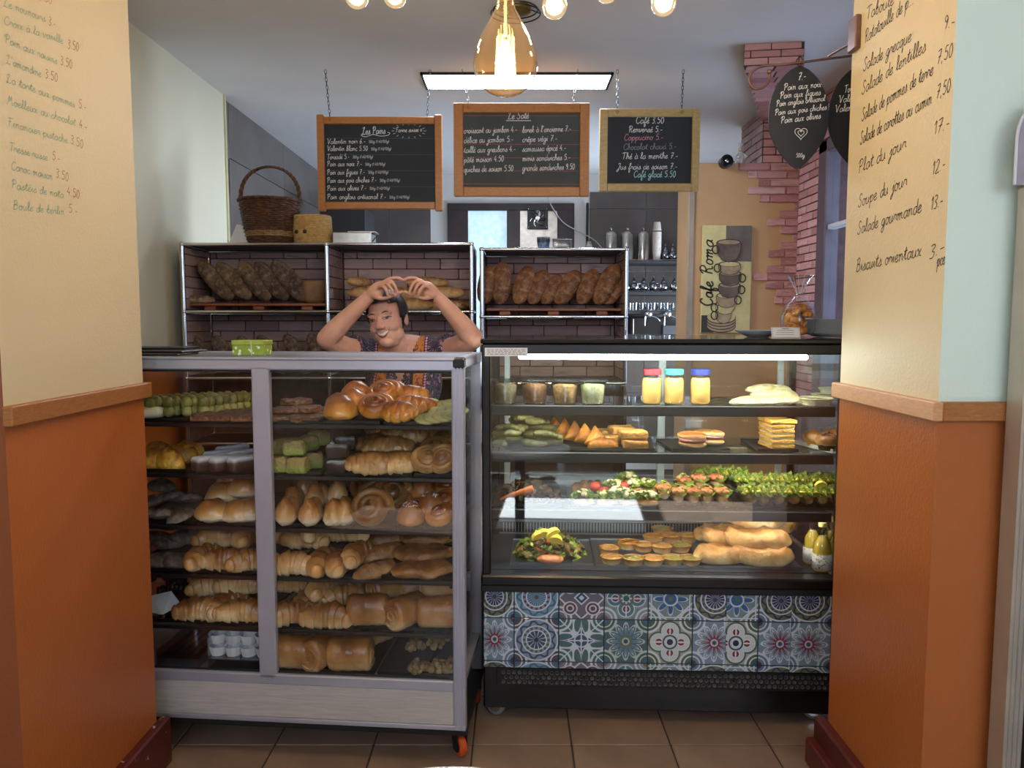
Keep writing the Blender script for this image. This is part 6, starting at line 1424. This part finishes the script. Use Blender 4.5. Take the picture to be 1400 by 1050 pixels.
def strip(name, P, w, m, off=.0015, _o=.0018):
    up = [(x, z + w * math.sin(math.pi * (i + .3) / (len(P) - .4)) ** .6) for i, (x, z) in enumerate(P)]; patch_strip = up + P[::-1]
    vs = [onface(x, z, off + _o) for x, z in up] + [onface(x, z, off + _o) for x, z in P]; n = len(P)
    MB().add(vs, [(i, i + 1, n + i + 1, n + i) for i in range(n - 1)]).build(name, m, pe, 180)
m_hair = mat('dark_brown_hair', '#16100e', '#241a16', 40, .45); m_eye = mat('dark_eye', '#1a0f0c', rough=.2); m_ew = mat('eye_white', '#9a857c', rough=.3); m_lip = mat('lip', '#8d4742', '#9a544c', 30, .4); m_teeth = mat('teeth', '#d8d0c6', rough=.25); m_fold = mat('skin_fold', '#8f5d48', rough=.6)
for s in (-1, 1):
    c = s * .032
    patch('eye_white', [(c + .017 * math.cos(a), .012 + (.0036 if math.sin(a) > 0 else .0024) * math.sin(a) + .0012 * math.cos(a) * s) for a in [2 * math.pi * k / 14 for k in range(14)]], m_ew, .002)
    patch('iris', [(c + .0068 * math.cos(a), .0122 + .0036 * math.sin(a)) for a in [2 * math.pi * k / 12 for k in range(12)]], m_eye, .003)
    strip('eyelashes', [(c + .019 * math.cos(a) , .0118 + .0048 * math.sin(a)) for a in [math.pi * k / 10 for k in range(11)]], .0028, m_hair, .0032)
    strip('lower_lid', [(c + .018 * math.cos(a) , .0105 - .0042 * math.sin(a)) for a in [math.pi * k / 10 for k in range(11)]], .0012, m_fold, .0022)
    strip('eyebrow', [(s * (.013 + .004 * k), .029 + .0085 * math.sin(.35 + k * .27)) for k in range(10)], .0048, m_hair, .002)
    strip('smile_line', [(s * (.019 + .0022 * k), -.022 - .0033 * k) for k in range(9)], .0014, m_fold, .0012)
    patch('nostril', [(s * .0065 + .0035 * math.cos(a), -.0275 + .0018 * math.sin(a)) for a in [2 * math.pi * k / 10 for k in range(10)]], m_fold, .001)
XS = [-.033 + .066 * k / 14 for k in range(15)]
def mz(x, lo, cu): return lo + cu * (x / .033) ** 2
patch('lips', [(x, mz(x, -.0425, .0085)) for x in XS] + [(x, mz(x, -.066, .031)) for x in XS[::-1]], m_lip, .0025)
patch('teeth', [(x * .88, mz(x, -.0455, .0085)) for x in XS] + [(x * .88, mz(x, -.0585, .021)) for x in XS[::-1]], m_teeth, .0042)
# hair: cap over the crown and back, drawn into a knot
def hair():
    mb = MB(); n, m = 40, 26; vs = []; keep = {}
    for i in range(m + 1):
        t = math.pi * i / m
        for k in range(n):
            a = 2 * math.pi * k / n; p = Vector((math.sin(t) * math.cos(a), math.sin(t) * math.sin(a), math.cos(t)))
            rip = 1 + .012 * math.sin(22 * a); vs.append(Vector((p.x * .081 * rip, .014 + p.y * .1 * rip, .036 + p.z * .092 * rip)))
    fs = []
    for i in range(m):
        for k in range(n):
            q = [i * n + k, i * n + (k + 1) % n, (i + 1) * n + (k + 1) % n, (i + 1) * n + k]; c = sum((vs[j] for j in q), Vector()) / 4
            line = .078 - .35 * max(0, abs(c.x) - .03) if c.y < -.035 else (.02 - (c.y + .035) * 1.5 if c.y < .03 else -.07)
            if c.z > line: fs.append(q)
    mb.add(vs, fs); mb.ell((0, .115, .03), (.034, .03, .034)); return mb.xf(HM)
hb = hair().build('hair', m_hair, pe, 180); sm_ = hb.modifiers.new('t', 'SOLIDIFY'); sm_.thickness = .006; sm_.offset = 1
# tunic
T = MB(); ar = .064
T.tube([SL, (SL + SR) / 2 + Vector((0, .02, -.012)), SR], [.066, .092, .066], 18)
T.ell((TX, 3.55, zs - .14), (.18, .12, .18), 24, 16); T.ell((TX, 3.55, zs - .32), (.165, .12, .18), 24, 16); T.ell((TX, 3.56, .88), (.20, .145, .2), 24, 16)
for s in (-1, 1): T.ell((TX + s * .075, 3.468, zs - .16), (.08, .07, .08))
T.tube([SL, SL.lerp(EL, .36)], [.066, .066], 18); T.tube([SR, SR.lerp(ER, .36)], [.066, .066], 18); T.tube([(TX, 3.56, .9), (TX, 3.56, .62)], [.19, .23], 20, squash=.75)
tme = fuse(T, .006, 4)
bm = bmesh.new(); bm.from_mesh(tme)
nz_ = NB.z
def vneck(c):
    dz = (zs + .03) - c.z; w_ = .062 - dz * .36
    return c.y < 3.56 and abs(c.x - TX - .0) < w_ and c.z > zs - .14
bmesh.ops.delete(bm, geom=[f for f in bm.faces if vneck(f.calc_center_median())], context='FACES'); bm.to_mesh(tme); bm.free()
def tunicmat():
    t = NT('paisley_tunic'); co = t.coord(); x, y, z = t.xyz(co); d = (x - TX).abs()
    v = t.new('ShaderNodeTexVoronoi', feature='F1'); t.set(v.inputs['Vector'], co); v.inputs['Scale'].default_value = 48
    w_ = t.new('ShaderNodeTexWave', wave_type='RINGS'); t.set(w_.inputs['Vector'], co); w_.inputs['Scale'].default_value = 22; w_.inputs['Distortion'].default_value = 14; w_.inputs['Detail'].default_value = 3
    vd = E(t, v.outputs['Distance']); cell = t.ramp(t.new('ShaderNodeRGBToBW').outputs[0], [(0, '#000000'), (1, '#ffffff')])
    vc = t.xyz(v.outputs['Color'])[0]
    pal = t.ramp(vc, [(0, '#2c2c46'), (.25, '#5b3a5e'), (.5, '#8a5266'), (.7, '#3d4464'), (.9, '#9a7486')], 'CONSTANT')
    base = t.mix(vd.gt(.42), pal, '#23233a'); base = t.mix((E(t, w_.outputs['Fac']) - .5).abs().lt(.09), base, '#b9a3ae')
    band = t.mix(t.noise(co, 70, 2).gt(.55), '#b5703a', '#7a3f2a'); chain = t.mix(((z * 520).cos() + (d * 390).cos() * 1.2).gt(.2), '#3a1f33', '#c08a9c')
    col = t.mix((d - .082).abs().lt(.022), base, band); col = t.mix((d - .112).abs().lt(.008), col, chain); col = t.mix((d - .053).abs().lt(.007), col, '#2a2438')
    t.set(t.b.inputs['Base Color'], col); t.b.inputs['Roughness'].default_value = .85; return t.m
tme.materials.clear(); tme.materials.append(tunicmat()); tme.polygons.foreach_set('use_smooth', [True] * len(tme.polygons))
to = bpy.data.objects.new('tunic', tme); C.objects.link(to); to.parent = pe; tag(to, 'short-sleeved tunic with small multicoloured print and orange bands')
# ================================================================== THINGS ON AND AROUND THE SHELVES
m_wick = mat('dark_wicker', '#3f2414', '#6a4428', 40, .55, bump=.4); m_wick2 = mat('pale_wicker', '#8a6a42', '#a3845a', 40, .6, bump=.4)
def basket():
    p = PX(371, 331, SY + .17); t = thing('wicker_basket', 'tall dark wicker basket with a looped handle on the shelf top', 'basket', (p.x, SY + .17, zt1 + .009)); H, r0, r1 = .235, .118, .16
    def rz(z): return r0 + (r1 - r0) * (z / H) ** .8
    MB().lathe([(0, .004), (rz(0) - .006, .004), (rz(H * .5) - .008, H * .5), (rz(H) - .008, H), (rz(H) - .014, H), (rz(H * .5) - .014, H * .5), (rz(0) - .012, .01), (0, .01)], 28).build('lining', m_wick, t, 60)
    for k in range(24):
        z = .008 + (H - .012) * k / 23; P = [((rz(z) + .0035 * math.cos(14 * a + math.pi * k)) * math.cos(a), (rz(z) + .0035 * math.cos(14 * a + math.pi * k)) * math.sin(a), z) for a in [2 * math.pi * j / 84 for j in range(84)]]
        MB().tube(P, .0052, 5, closed=True).build('woven_strand', m_wick2 if 4 <= k <= 6 else m_wick, t, 180)
    for k in range(28):
        a = 2 * math.pi * k / 28; MB().tube([(rz(z) * math.cos(a), rz(z) * math.sin(a), z) for z in (0, H * .5, H)], .003, 5).build('stake', m_wick, t, 180)
    for s in (0, 1, 2):
        P = [((rz(H) + .002 + .007 * math.cos(30 * a + 2.1 * s)) * math.cos(a), (rz(H) + .002 + .007 * math.cos(30 * a + 2.1 * s)) * math.sin(a), H + .007 * math.sin(30 * a + 2.1 * s)) for a in [2 * math.pi * j / 120 for j in range(120)]]
        MB().tube(P, .004, 5, closed=True).build('rim_strand', m_wick, t, 180)
    for s in range(3):
        P = []
        for j in range(61):
            q = j / 60; a = math.pi * q; x, z = r1 * math.cos(a) * (1.0), H + .185 * math.sin(a) ** .8; tw = 40 * q + 2.1 * s; P.append((x + .007 * math.cos(tw), .007 * math.sin(tw), z))
        MB().tube(P, .0058, 6).build('handle_strand', m_wick, t, 180)
basket()
p = PX(428, 331, SY + .16); t = thing('straw_basket', 'small straw basket with an animal face on the shelf top', 'basket', (p.x, SY + .16, zt1 + .009)); m_straw = mat('straw', '#b08c54', '#c7a468', 60, .7, bump=.6)
for k in range(16):
    z = .005 + .0098 * k; P = [(.098 * (1 - .1 * abs(k / 15 - .5)) * (abs(math.cos(a)) ** .7) * (1 if math.cos(a) > 0 else -1), .075 * (abs(math.sin(a)) ** .7) * (1 if math.sin(a) > 0 else -1), z) for a in [2 * math.pi * (j + .5) / 48 for j in range(48)]]
    MB().tube(P, .0056, 6, closed=True).build('straw_coil', m_straw, t, 180)
MB().lathe([(0, 0), (.06, 0), (.062, .004), (0, .006)], 20).build('base', m_straw, t, 40)
for x in (-.068, -.022): MB().ell((x, -.083 if x > -.05 else -.07, .066), (.0105, .006, .0105), 12, 8).build('eye', m_black, t, 180)
MB().ell((-.045, -.084, .03), (.013, .007, .008), 10, 8).build('nose', mat('pink_felt', '#b0706a', rough=.8), t, 180)
MB().add([(-.06, -.08, .10), (-.03, -.085, .145), (-.0, -.082, .10), (-.03, -.088, .08)], [(0, 1, 2, 3)]).build('forehead_patch', mat('tan_felt', '#a97f48', rough=.8), t, 0)
t = thing('steel_box', 'low steel box on the shelf top beside the straw basket', 'box', (PX(486, 331, SY + .2).x, SY + .2, zt1 + .009))
MB().cbox(-.11, .1, -.07, .07, 0, .068, .004).build('body', m_steel, t, 30); MB().cbox(-.03, .12, -.06, .06, .068, .074, .002).build('lid', m_white, t, 30)
MB().tube([(.1, -.05, .02), (.13, -.06, .05), (.1, -.06, .062)], .003, 6).build('handle', m_black, t, 60)
o = MB().add([(-.07, 0, 0), (.06, 0, 0), (.03, .02, .1), (-.03, .02, .11), (-.07, .004, 0), (.06, .004, 0), (.03, .024, .1), (-.03, .024, .11)], [(0, 1, 2, 3), (7, 6, 5, 4), (0, 4, 5, 1), (1, 5, 6, 2), (2, 6, 7, 3), (3, 7, 4, 0)]).build('folded_paper', m_paper, None, 0); o.location = (PX(330, 331, SY + .1).x, SY + .1, zt1 + .008); tag(o, 'folded white paper leaning left of the wicker basket', 'paper')
# right shelf top: cups, box, bottle stopper, cable
t = thing('plastic_cup_stack', 'stack of clear plastic cups on the narrow shelf', 'cups', (PX(743, 338, SY + .15).x, SY + .15, zt2 + .009))
for k in range(4): MB().lathe([(.028, .0 + .006 * k), (.036, .05 + .006 * k), (.0375, .05 + .006 * k)], 18).build('cup', glassmat('cup_plastic', (.8, .86, .92), gain=2.5), t, 60)
t = thing('plastic_box', 'cloudy clear plastic box on the narrow shelf top', 'box', (PX(768, 338, SY + .16).x, SY + .16, zt2 + .009)); MB().cbox(-.05, .05, -.05, .05, 0, .055, .01, seg=2).build('shell', glassmat('cloudy_plastic', (.7, .74, .78), gain=2.5, rough=.2), t, 40); MB().cbox(-.053, .053, -.053, .053, .05, .058, .003).build('lid', glassmat('cloudy_plastic', (.7, .74, .78)), t, 40)
t = thing('small_vase', 'tiny patterned bottle with a dark neck on the narrow shelf', 'bottle', (PX(805, 338, SY + .15).x, SY + .15, zt2 + .009)); MB().lathe([(0, 0), (.016, 0), (.02, .02), (.012, .04), (.012, .046)], 16).build('body', mat('patterned_ceramic', '#c9c9c9', '#5a6068', 90, .4), t, 50); MB().lathe([(.014, .046), (.014, .056), (0, .057)], 14).build('stopper', m_black, t, 40)
P = cr([PX(x, y, YB - .06) for x, y in ((745, 262), (756, 285), (770, 304), (790, 316), (812, 328), (828, 345))], 8); o = MB().tube(P, .005, 8).build('cable', mat('white_cable_plastic', '#c8cad0', rough=.5), win, 60, True)
# kitchen pieces seen between shelf and boards
t = thing('kitchen_hood', 'dark box-shaped kitchen appliance below the left chalkboard', 'appliance', (PX(476, 318, 6.6).x, 6.6, 0)); MB().cbox(-.19, .19, -.2, .2, 1.9, PX(476, 285, 6.4).z, .01).build('hood', mat('charcoal_appliance', '#2a2a2e', rough=.35), t, 30); MB().cbox(-.15, .15, -.15, .15, 0, 1.9, .01).build('column', m_steel, t, 30)
t = thing('steel_counter', 'steel kitchen worktop by the tiled left wall', 'counter', (-1.4, 5.45, 0)); MB().cbox(-.4, .3, -.7, .7, .86, .9, .004).build('top', m_steel, t, 30); MB().cbox(-.38, .28, -.68, .68, 0, .86, .004).build('cabinet', m_steel, t, 30)
# back shelves with tea things on the dark tiles
YS = YB - .24; m_dsh = mat('dark_shelf', '#2e2c2c', rough=.4)
zsv = [PX(900, y, YS - .1).z for y in (356, 399, 425)]
xs0, xs1 = PX(848, 400, YS).x, 1.95
gs = Grp('dark wall shelf with tea things on the back wall', 'shelf', 'dark wall shelves')
for z in zsv + [PX(900, 458, YS - .1).z]:
    t = gs.add(thing('wall_shelf', None, None, ((xs0 + xs1) / 2 + (0.001 * len(gs.o)), YS, z))); hw = (xs1 - xs0) / 2
    MB().cbox(-hw, hw, -.12, .22, -.03, 0, .003).build('board', m_dsh, t, 30); MB().tube([(-hw, -.125, .006), (hw, -.125, .006)], .003, 6).build('front_wire', m_chrome, t, 60)
for g_ in gs.o: pass
lev = ['top', 'second', 'third', 'lowest']
for o, l in zip(list(gs.o), lev): tag(o, 'dark wall shelf on the back wall, %s of four' % l, 'shelf', 'dark wall shelves')
Grp.all.remove(gs)
def on(px, i, d=0): p = PX(px, 400, YS + d); return (p.x, YS + d, zsv[i] + .0005)
g = Grp('tall steel tea canister with knobbed lid on the back shelf', 'canister', 'steel canisters')
def canister(px):
    t = thing('steel_canister', None, None, on(px, 0)); r = .062
    MB().lathe([(0, 0), (r, 0), (r, .235), (r * .96, .24), (0, .24)], 28).build('body', m_steel, t, 40); MB().lathe([(r * 1.02, .235), (r * 1.02, .25), (r * .8, .268), (r * .35, .285), (.008, .288), (.014, .3), (.011, .312), (0, .314)], 28).build('lid', m_steel, t, 40)
    MB().tube([(-r, 0, .2), (-r - .012, 0, .18), (-r, 0, .15)], .004, 6).build('handle', m_steel, t, 60); g.add(t)
for px in (834.5, 856.5, 878.5): canister(px)
t = thing('paper_cup_tower', 'tall stack of white paper cups on the back shelf', 'cups', on(897, 0, -.03))
cm = MB().lathe([(0, 0), (.03, 0), (.042, .09), (.044, .092), (.042, .094), (.028, .004), (0, .004)], 20).mesh('paper_cup', mat('cream_cup_paper', '#cfc2b4', rough=.7), 50)
for k in range(13): inst(cm, 'cup', t, (0, 0, .2 - .0 if k == 99 else .0145 * k), (0, 0, 0), (1, 1, 1))
MB().lathe([(.043, .19 + .095), (.041, .28), (.031, .36), (0, .36)], 20).build('upturned_cup', MT['cream_cup_paper'], t, 50)
def teapot(g, p, s=1.0, rz=0):
    if 'teapot' not in PR:
        t = thing('teapot', None, None); PR['teapot'] = t; m_silver = mat('silver', '#b4b6ba', '#6b6d72', 30, .15, 1)
        MB().lathe([(0, 0), (.034, 0), (.03, .006), (.04, .03), (.042, .05), (.032, .075), (.022, .088), (.024, .092)], 22).build('body', m_silver, t, 50)
        MB().lathe([(.025, .092), (.02, .108), (.008, .122), (.005, .128), (.010, .137), (.004, .15), (.003, .165), (0, .168)], 18).build('lid', m_silver, t, 50)
        MB().tube(cr([(.038, 0, .03), (.06, 0, .045), (.062, 0, .075), (.078, 0, .092)], 5), [.009 - .0004 * k for k in range(16)], 8).build('spout', m_silver, t, 60)
        MB().tube(cr([(-.036, 0, .035), (-.066, 0, .04), (-.07, 0, .075), (-.03, 0, .082)], 5), .0045, 8).build('handle', m_silver, t, 60)
        t.location = p; t.rotation_euler = (0, 0, rz); t.scale = (s,) * 3; g.add(t); return
    clone(PR['teapot'], g, p, rz, s)
g = Grp('small silver teapot on the top back shelf', 'teapot', 'teapots, top back shelf')
for px in (909, 919, 931, 942): teapot(g, on(px, 0), 1.05, 1.2)
g = Grp('small silver teapot on the second back shelf', 'teapot', 'teapots, second back shelf')
for px in (856, 867, 880, 893, 907, 922): teapot(g, on(px, 1), 1.0, U(0, 3))
g = Grp('silver teapot stacked at the right of the second back shelf', 'teapot', 'stacked teapots')
for px, z in ((935, 0), (940, .12), (944, .2)): p = on(px, 1, .05); teapot(g, (p[0], p[1], p[2] + z), 1.0, U(0, 3))
m_gl = glassmat('tea_glass', (.8, .82, .84), gain=3)
g = Grp('clear tea glass on the third back shelf', 'glass', 'tea glasses')
gm_ = MB().lathe([(0, 0), (.024, 0), (.029, .075), (.0275, .075), (.0225, .004), (0, .004)], 18).mesh('tea_glass', m_gl, 50)
for k, px in enumerate((860, 868, 877, 885, 893, 902, 911, 919, 930, 940)): g.add(inst(gm_, 'tea_glass', None, on(px, 2, U(-.05, .05))))
zl4 = PX(900, 458, YS - .1).z
t = thing('coffee_machine', 'black espresso machine with chrome spouts under the back shelves', 'coffee machine', (PX(895, 458, YS - .05).x, YS - .06, zl4 + .001))
MB().cbox(-.24, .2, -.05, .16, 0, .17, .01).build('body', m_black, t, 30); MB().cbox(.06, .3, -.07, .0, 0, .09, .006).build('front_box', mat('grey_machine', '#3b3b3d', rough=.4), t, 30); MB().cbox(-.22, -.21, -.06, -.04, 0, .15, .002).build('edge', m_chrome, t, 30)
for x in (-.08, .1, .27):
    MB().ell((x, -.08, .19), (.04, .03, .035), 14, 10).build('group_head', m_chrome, t, 180); MB().tube(cr([(x + .01, -.09, .18), (x + .07, -.13, .16), (x + .1, -.15, .13)], 4), .009, 8).build('portafilter', m_chrome, t, 60); MB().tube([(x - .03, -.1, .17), (x - .035, -.11, .09)], .005, 6).build('steam_wand', m_chrome, t, 60)
t = thing('shelf_upright', 'dark slotted metal shelf upright beside the tiled wall', 'upright', (PX(803, 300, YB - .04).x, YB - .045, 0)); MB().cbox(-.012, .012, -.01, .02, 0, 2.62, .002).build('channel', m_alud, t, 30)
sm = MB().box(-.004, .004, -.012, -.0095, -.008, .008).mesh('slot', m_black, 0)
for k in range(26): inst(sm, 'slot', t, (0, 0, 1.7 + .034 * k))
# ledge: security camera and two figurines
p = PX(999, 224, YO - .05); t = thing('security_camera', 'small black security camera at the end of the ledge', 'camera', (p.x, YO - .02, zl + .001))
RXm = Matrix.Rotation(R(90), 4, 'X')
MB().lathe([(.042, 0), (.042, .02), (.03, .026), (.03, .02), (.016, .02), (.016, .012), (0, .012)], 24).xf(RXm).move((-.03, -.03, 0)).build('lens_ring', m_black, t, 50); MB().lathe([(.038, 0), (.04, -.06), (0, -.065)], 20).xf(RXm).move((-.03, -.03, 0)).build('body', m_black, t, 50); MB().ell((-.03, -.048, .0), (.014, .006, .014), 12, 8).build('lens', m_chrome, t, 180); MB().box(-.04, .03, -.02, .03, -.001, .004).build('foot', m_black, t, 0)
def figurine(label, px, dark):
    p = PX(px, 224, YO + .06); t = thing('figurine', label, 'figurine', (p.x, YO + .06, zl + .001)); m_por = mat('painted_porcelain', '#c9c6c2', '#b5b2b0', 30, .35)
    b = MB().lathe([(0, 0), (.034, 0), (.036, .01), (.026, .05), (.022, .075), (.012, .085), (0, .086)], 18); b.tube(cr([(.02, -.01, .068), (.04, -.025, .045), (.02, -.035, .04)], 4), .008, 8); b.tube(cr([(-.02, -.01, .068), (-.036, -.022, .045), (-.015, -.035, .042)], 4), .008, 8); b.build('body', m_por, t, 60)
    MB().ell((0, -.002, .099), (.015, .015, .017), 14, 10).build('head', mat('pale_face', '#c2a08c', rough=.5), t, 180); MB().lathe([(.012, .108), (.013, .122), (.02, .13), (.018, .142), (0, .145)], 14).build('hat', m_por, t, 50)
    if dark: MB().ell((.042, -.02, .022), (.02, .02, .022), 12, 8).build('dark_pot', m_black, t, 180)
figurine('little white chef figurine at the left of the ledge', 1012, False); figurine('little chef figurine with a dark pot on the ledge', 1047, True)
# ------------------------------------------------ on top of the counter
ZT = RH + .001
def rt(px, d): return Rw(px, d, ZT)
t = thing('cookie_bag', 'clear tied bag of golden cookies on the counter', 'bag', rt(1091, .28), AR)
m_film = glassmat('clear_film', (.97, .97, .98), gain=2.0, rough=.12)
b = MB().lathe([(0, 0), (.05, .002), (.062, .03), (.064, .08), (.052, .115), (.02, .15), (.009, .165), (.014, .18), (.03, .21), (.045, .235)], 30, wob=lambda a, z: 1 + (.05 + .12 * (z > .13)) * math.sin(7 * a + 20 * z)); b.build('film', m_film, t, 60)
for k in range(9): a = .7 * k; MB().tube([(.008 * math.cos(a), .008 * math.sin(a), .163), (.034 * math.cos(a), .034 * math.sin(a), .225 + .02 * math.sin(k * 2.3))], [.0012, .0004], 4).build('film_fold', m_paper, t, 60)
MB().tube([(.01 * math.cos(R(30 * k)), .01 * math.sin(R(30 * k)), .163) for k in range(12)], .002, 5, closed=True).build('tie', m_chrome, t, 60)
ckm = [g_spiral(k, .02, .0085, 1.6, .026).mesh('cookie_piece', m_gold, 180) for k in range(2)]
for k in range(24):
    a, q, z = U(0, 6.28), math.sqrt(U(0, 1)) * .036, .012 + .095 * (k / 23); o = inst(random.choice(ckm), 'cookie', t, (q * math.cos(a), q * math.sin(a), z), (U(-.8, .8), U(-.8, .8), U(0, 6)))
t = thing('price_card', 'white bordered price card leaning before the cookie bag', 'card', rt(1075, .12), AR); mb = MB().box(-.052, .052, 0, .002, 0, .042); mb.xf(Matrix.Rotation(R(-22), 4, 'X')); mb.build('card', m_paper, t, 0)
q = MB()
for (x0, x1, z0, z1) in ((-.05, .05, .0395, .0405), (-.05, .05, .0015, .0025), (-.05, -.049, .0015, .04), (.049, .05, .0015, .04), (-.03, .03, .029, .0305), (-.035, .03, .021, .0225), (-.035, .028, .013, .0145), (-.012, .012, .0345, .037)): q.add([(x0, -.0005, z0), (x1, -.0005, z0), (x1, -.0005, z1), (x0, -.0005, z1)], [(0, 1, 2, 3)])
q.xf(Matrix.Rotation(R(-22), 4, 'X')); q.build('print', mat('grey_print', '#5c5c62', rough=.8), t, 0)
g = Grp('pale blue-white plate stacked at the counter end', 'plate', 'stacked plates')
pm = MB().lathe([(0, 0), (.07, 0), (.125, .016), (.127, .019), (.07, .004), (0, .004)], 32).mesh('plate', mat('blue_white_glaze', '#b9c2cc', rough=.2, coat=.3), 50)
for k in range(8): tag(inst(pm, 'plate', None, Rw(1140, .34, ZT) + Vector((0, 0, .0072 * k))), 'pale plate in the stack at the counter end, %s from bottom' % ORD[k], 'plate', 'stacked plates')
Grp.all.remove(g)
o = MB().lathe([(0, 0), (.04, 0), (.085, .022), (.088, .026), (.084, .025), (.038, .004), (0, .004)], 32).build('shallow_bowl', MT['blue_white_glaze'], None, 50); o.location = rt(1036, .3); tag(o, 'shallow white bowl on the counter left of the card', 'bowl')
t = thing('header_notice', 'small white printed notice stuck on the counter header', 'notice', Rw(692, -.005, RH - .062), AR); MB().box(-.076, .076, -.003, 0, 0, .03).build('paper', m_paper, t, 0)
q = MB()
for k in range(4):
    x = -.068
    while x < .06:
        w_ = U(.006, .016); q.add([(x, -.0036, .006 + .0055 * k), (x + w_, -.0036, .006 + .0055 * k), (x + w_, -.0036, .0085 + .0055 * k), (x, -.0036, .0085 + .0055 * k)], [(0, 1, 2, 3)]); x += w_ + .004
q.build('print', mat('pale_grey_print', '#85858a', rough=.8), t, 0)
# ------------------------------------------------ on top of the pastry case
ZC = LZ1 + .001
t = thing('tin_box', 'green box with white flowers on top of the pastry case', 'box', Lw(339, .1, ZC), AL)
fm = NT('green_flower_print'); co = fm.coord(); vo = fm.new('ShaderNodeTexVoronoi'); fm.set(vo.inputs['Vector'], co); vo.inputs['Scale'].default_value = 55; vd = E(fm, vo.outputs['Distance'])
fm.set(fm.b.inputs['Base Color'], fm.mix(vd.lt(.3), fm.mix(fm.noise(co, 40, 2), '#7d9a2e', '#97ad44'), '#dfe3d0'))
MB().cbox(-.056, .056, 0, .075, 0, .042, .002).build('base', fm.m, t, 30); MB().cbox(-.058, .058, -.002, .077, .036, .052, .002).build('lid', mat('olive_green_lid', '#8fa53c', '#9db350', 30, .4), t, 30); MB().box(.012, .0135, -.0028, .0, .0, .05).build('edge_line', m_paper, t, 0)
g = Grp('dark flat folder lying on the pastry case at left', 'folder', 'dark folders')
for k, (px, d, rz) in enumerate(((212, .12, .05), (225, .18, -.08), (218, .26, .12))): o = MB().cbox(-.12, .12, -.08, .08, 0, .007, .002).build('dark_folder', mat('black_folder', '#1a1719', '#2a1f24', 9, .4), None, 30); o.location = Lw(px, d, ZC + .008 * k); o.rotation_euler = (0, 0, AL + rz); g.add(o)
# ------------------------------------------------ glass cabinet and sign at the right edge
yc0, yc1, xc0, xc1, zc = 1.80, 1.866, 1.205, 1.95, 1.81
t = thing('glass_cabinet', 'tall glass-fronted cabinet with pale metal frame at right edge', 'cabinet', (xc0, yc1, 0))
m_palu = mat('pale_anodised_frame', '#b9b4aa', '#a9a49b', 5, .4, .5)
for x0, x1 in ((0, .045), (.7, .745)):
    q = MB().cbox(x0, x1, yc0 - yc1, 0, 0, zc, .004)
    for k in range(3): q.cbox(x0 + .006 + .012 * k, x0 + .012 + .012 * k, yc0 - yc1 - .004, yc0 - yc1 + .002, .0, zc, .001)
    q.build('frame_side', m_palu, t, 30)
for z0, z1 in ((zc - .05, zc), (0, .1)): MB().cbox(.045, .7, yc0 - yc1, 0, z0, z1, .004).build('frame_rail', m_palu, t, 30)
MB().box(.045, .7, -.012, -.002, .1, zc - .05).build('back', m_bsat, t, 0)
MB().box(.045, .7, -.056, -.052, .1, zc - .05).build('glass', m_fglass, t, 0)
MB().box(.045, .055, -.06, -.048, .1, zc - .05).build('seal', m_black, t, 0)
rp_ = PX(1403, 733, yc0 + .008)
MB().prism([(.056 + .04 * math.sin(q), rp_.z + .054 * math.cos(q)) for q in [math.pi * k / 20 for k in range(21)]], -.0585, -.0565, 'y').build('red_sticker', mat('red_sticker_vinyl', '#a5271c', rough=.4), t, 40)
MB().box(.07, .16, -.0585, -.057, PX(1398, 575, yc0).z - .02, PX(1398, 575, yc0).z + .02).build('white_sticker', m_paper, t, 0)
for k in range(3): MB().box(.07, .68, -.05, -.012, .45 + .4 * k, .46 + .4 * k).build('shelf', m_greym, t, 0)
a, b_ = PX(1384, 246, 1.83), PX(1384, 128, 1.83); h_ = b_.z - a.z; t = thing('acrylic_sign', 'rounded grey acrylic sign standing on the cabinet', 'sign', (a.x, 1.82, zc + .001))
out = [(0, 0), (.22, 0), (.22, h_), (.07, h_)] + [(.07 - .07 * math.sin(q), h_ - .07 * (1 - math.cos(q)) * 1.3) for q in [R(15 * k) for k in range(1, 7)]]
MB().prism(out, 0, .006, 'y').build('plate', mat('lilac_grey_acrylic', '#8e8a94', '#a3a0a8', 6, .25), t, 0)
edge = [Vector((x, -.0, z)) for x, z in out[3:]] + [Vector((0, 0, 0))]; MB().tube(edge, .004, 6).build('rim', mat('clear_acrylic_rim', '#b9bfd0', rough=.15), t, 60)
mb = MB(); write(mb, 'S u', Vector((.022, -.0006, h_ * .62)), Vector((1, 0, 0)), Vector((0, 0, 1)), Vector((0, -1, 0)), .014, None, .1); write(mb, 'vn', Vector((.014, -.0006, h_ * .5)), Vector((1, 0, 0)), Vector((0, 0, 1)), Vector((0, -1, 0)), .014, None, .1); mb.build('lettering', MT['black_paint_marker'], t, 0)
# ------------------------------------------------ round white table just below the frame
t = thing('cafe_table', 'round white cafe table just peeping in at the bottom edge', 'table', (-.1, .955, 0))
MB().lathe([(0, .715), (.295, .715), (.3, .722), (.3, .735), (.296, .74), (0, .74)], 64).build('top', mat('white_laminate', '#d9dde2', rough=.3), t, 40); MB().tube([(0, 0, .02), (0, 0, .715)], .03, 20).build('column', m_alud, t, 60); MB().lathe([(0, 0), (.2, 0), (.2, .012), (.04, .03), (0, .03)], 32).build('foot', m_alud, t, 40)
# glazed door standing in the shop-front opening
for g in Grp.all: g.done()
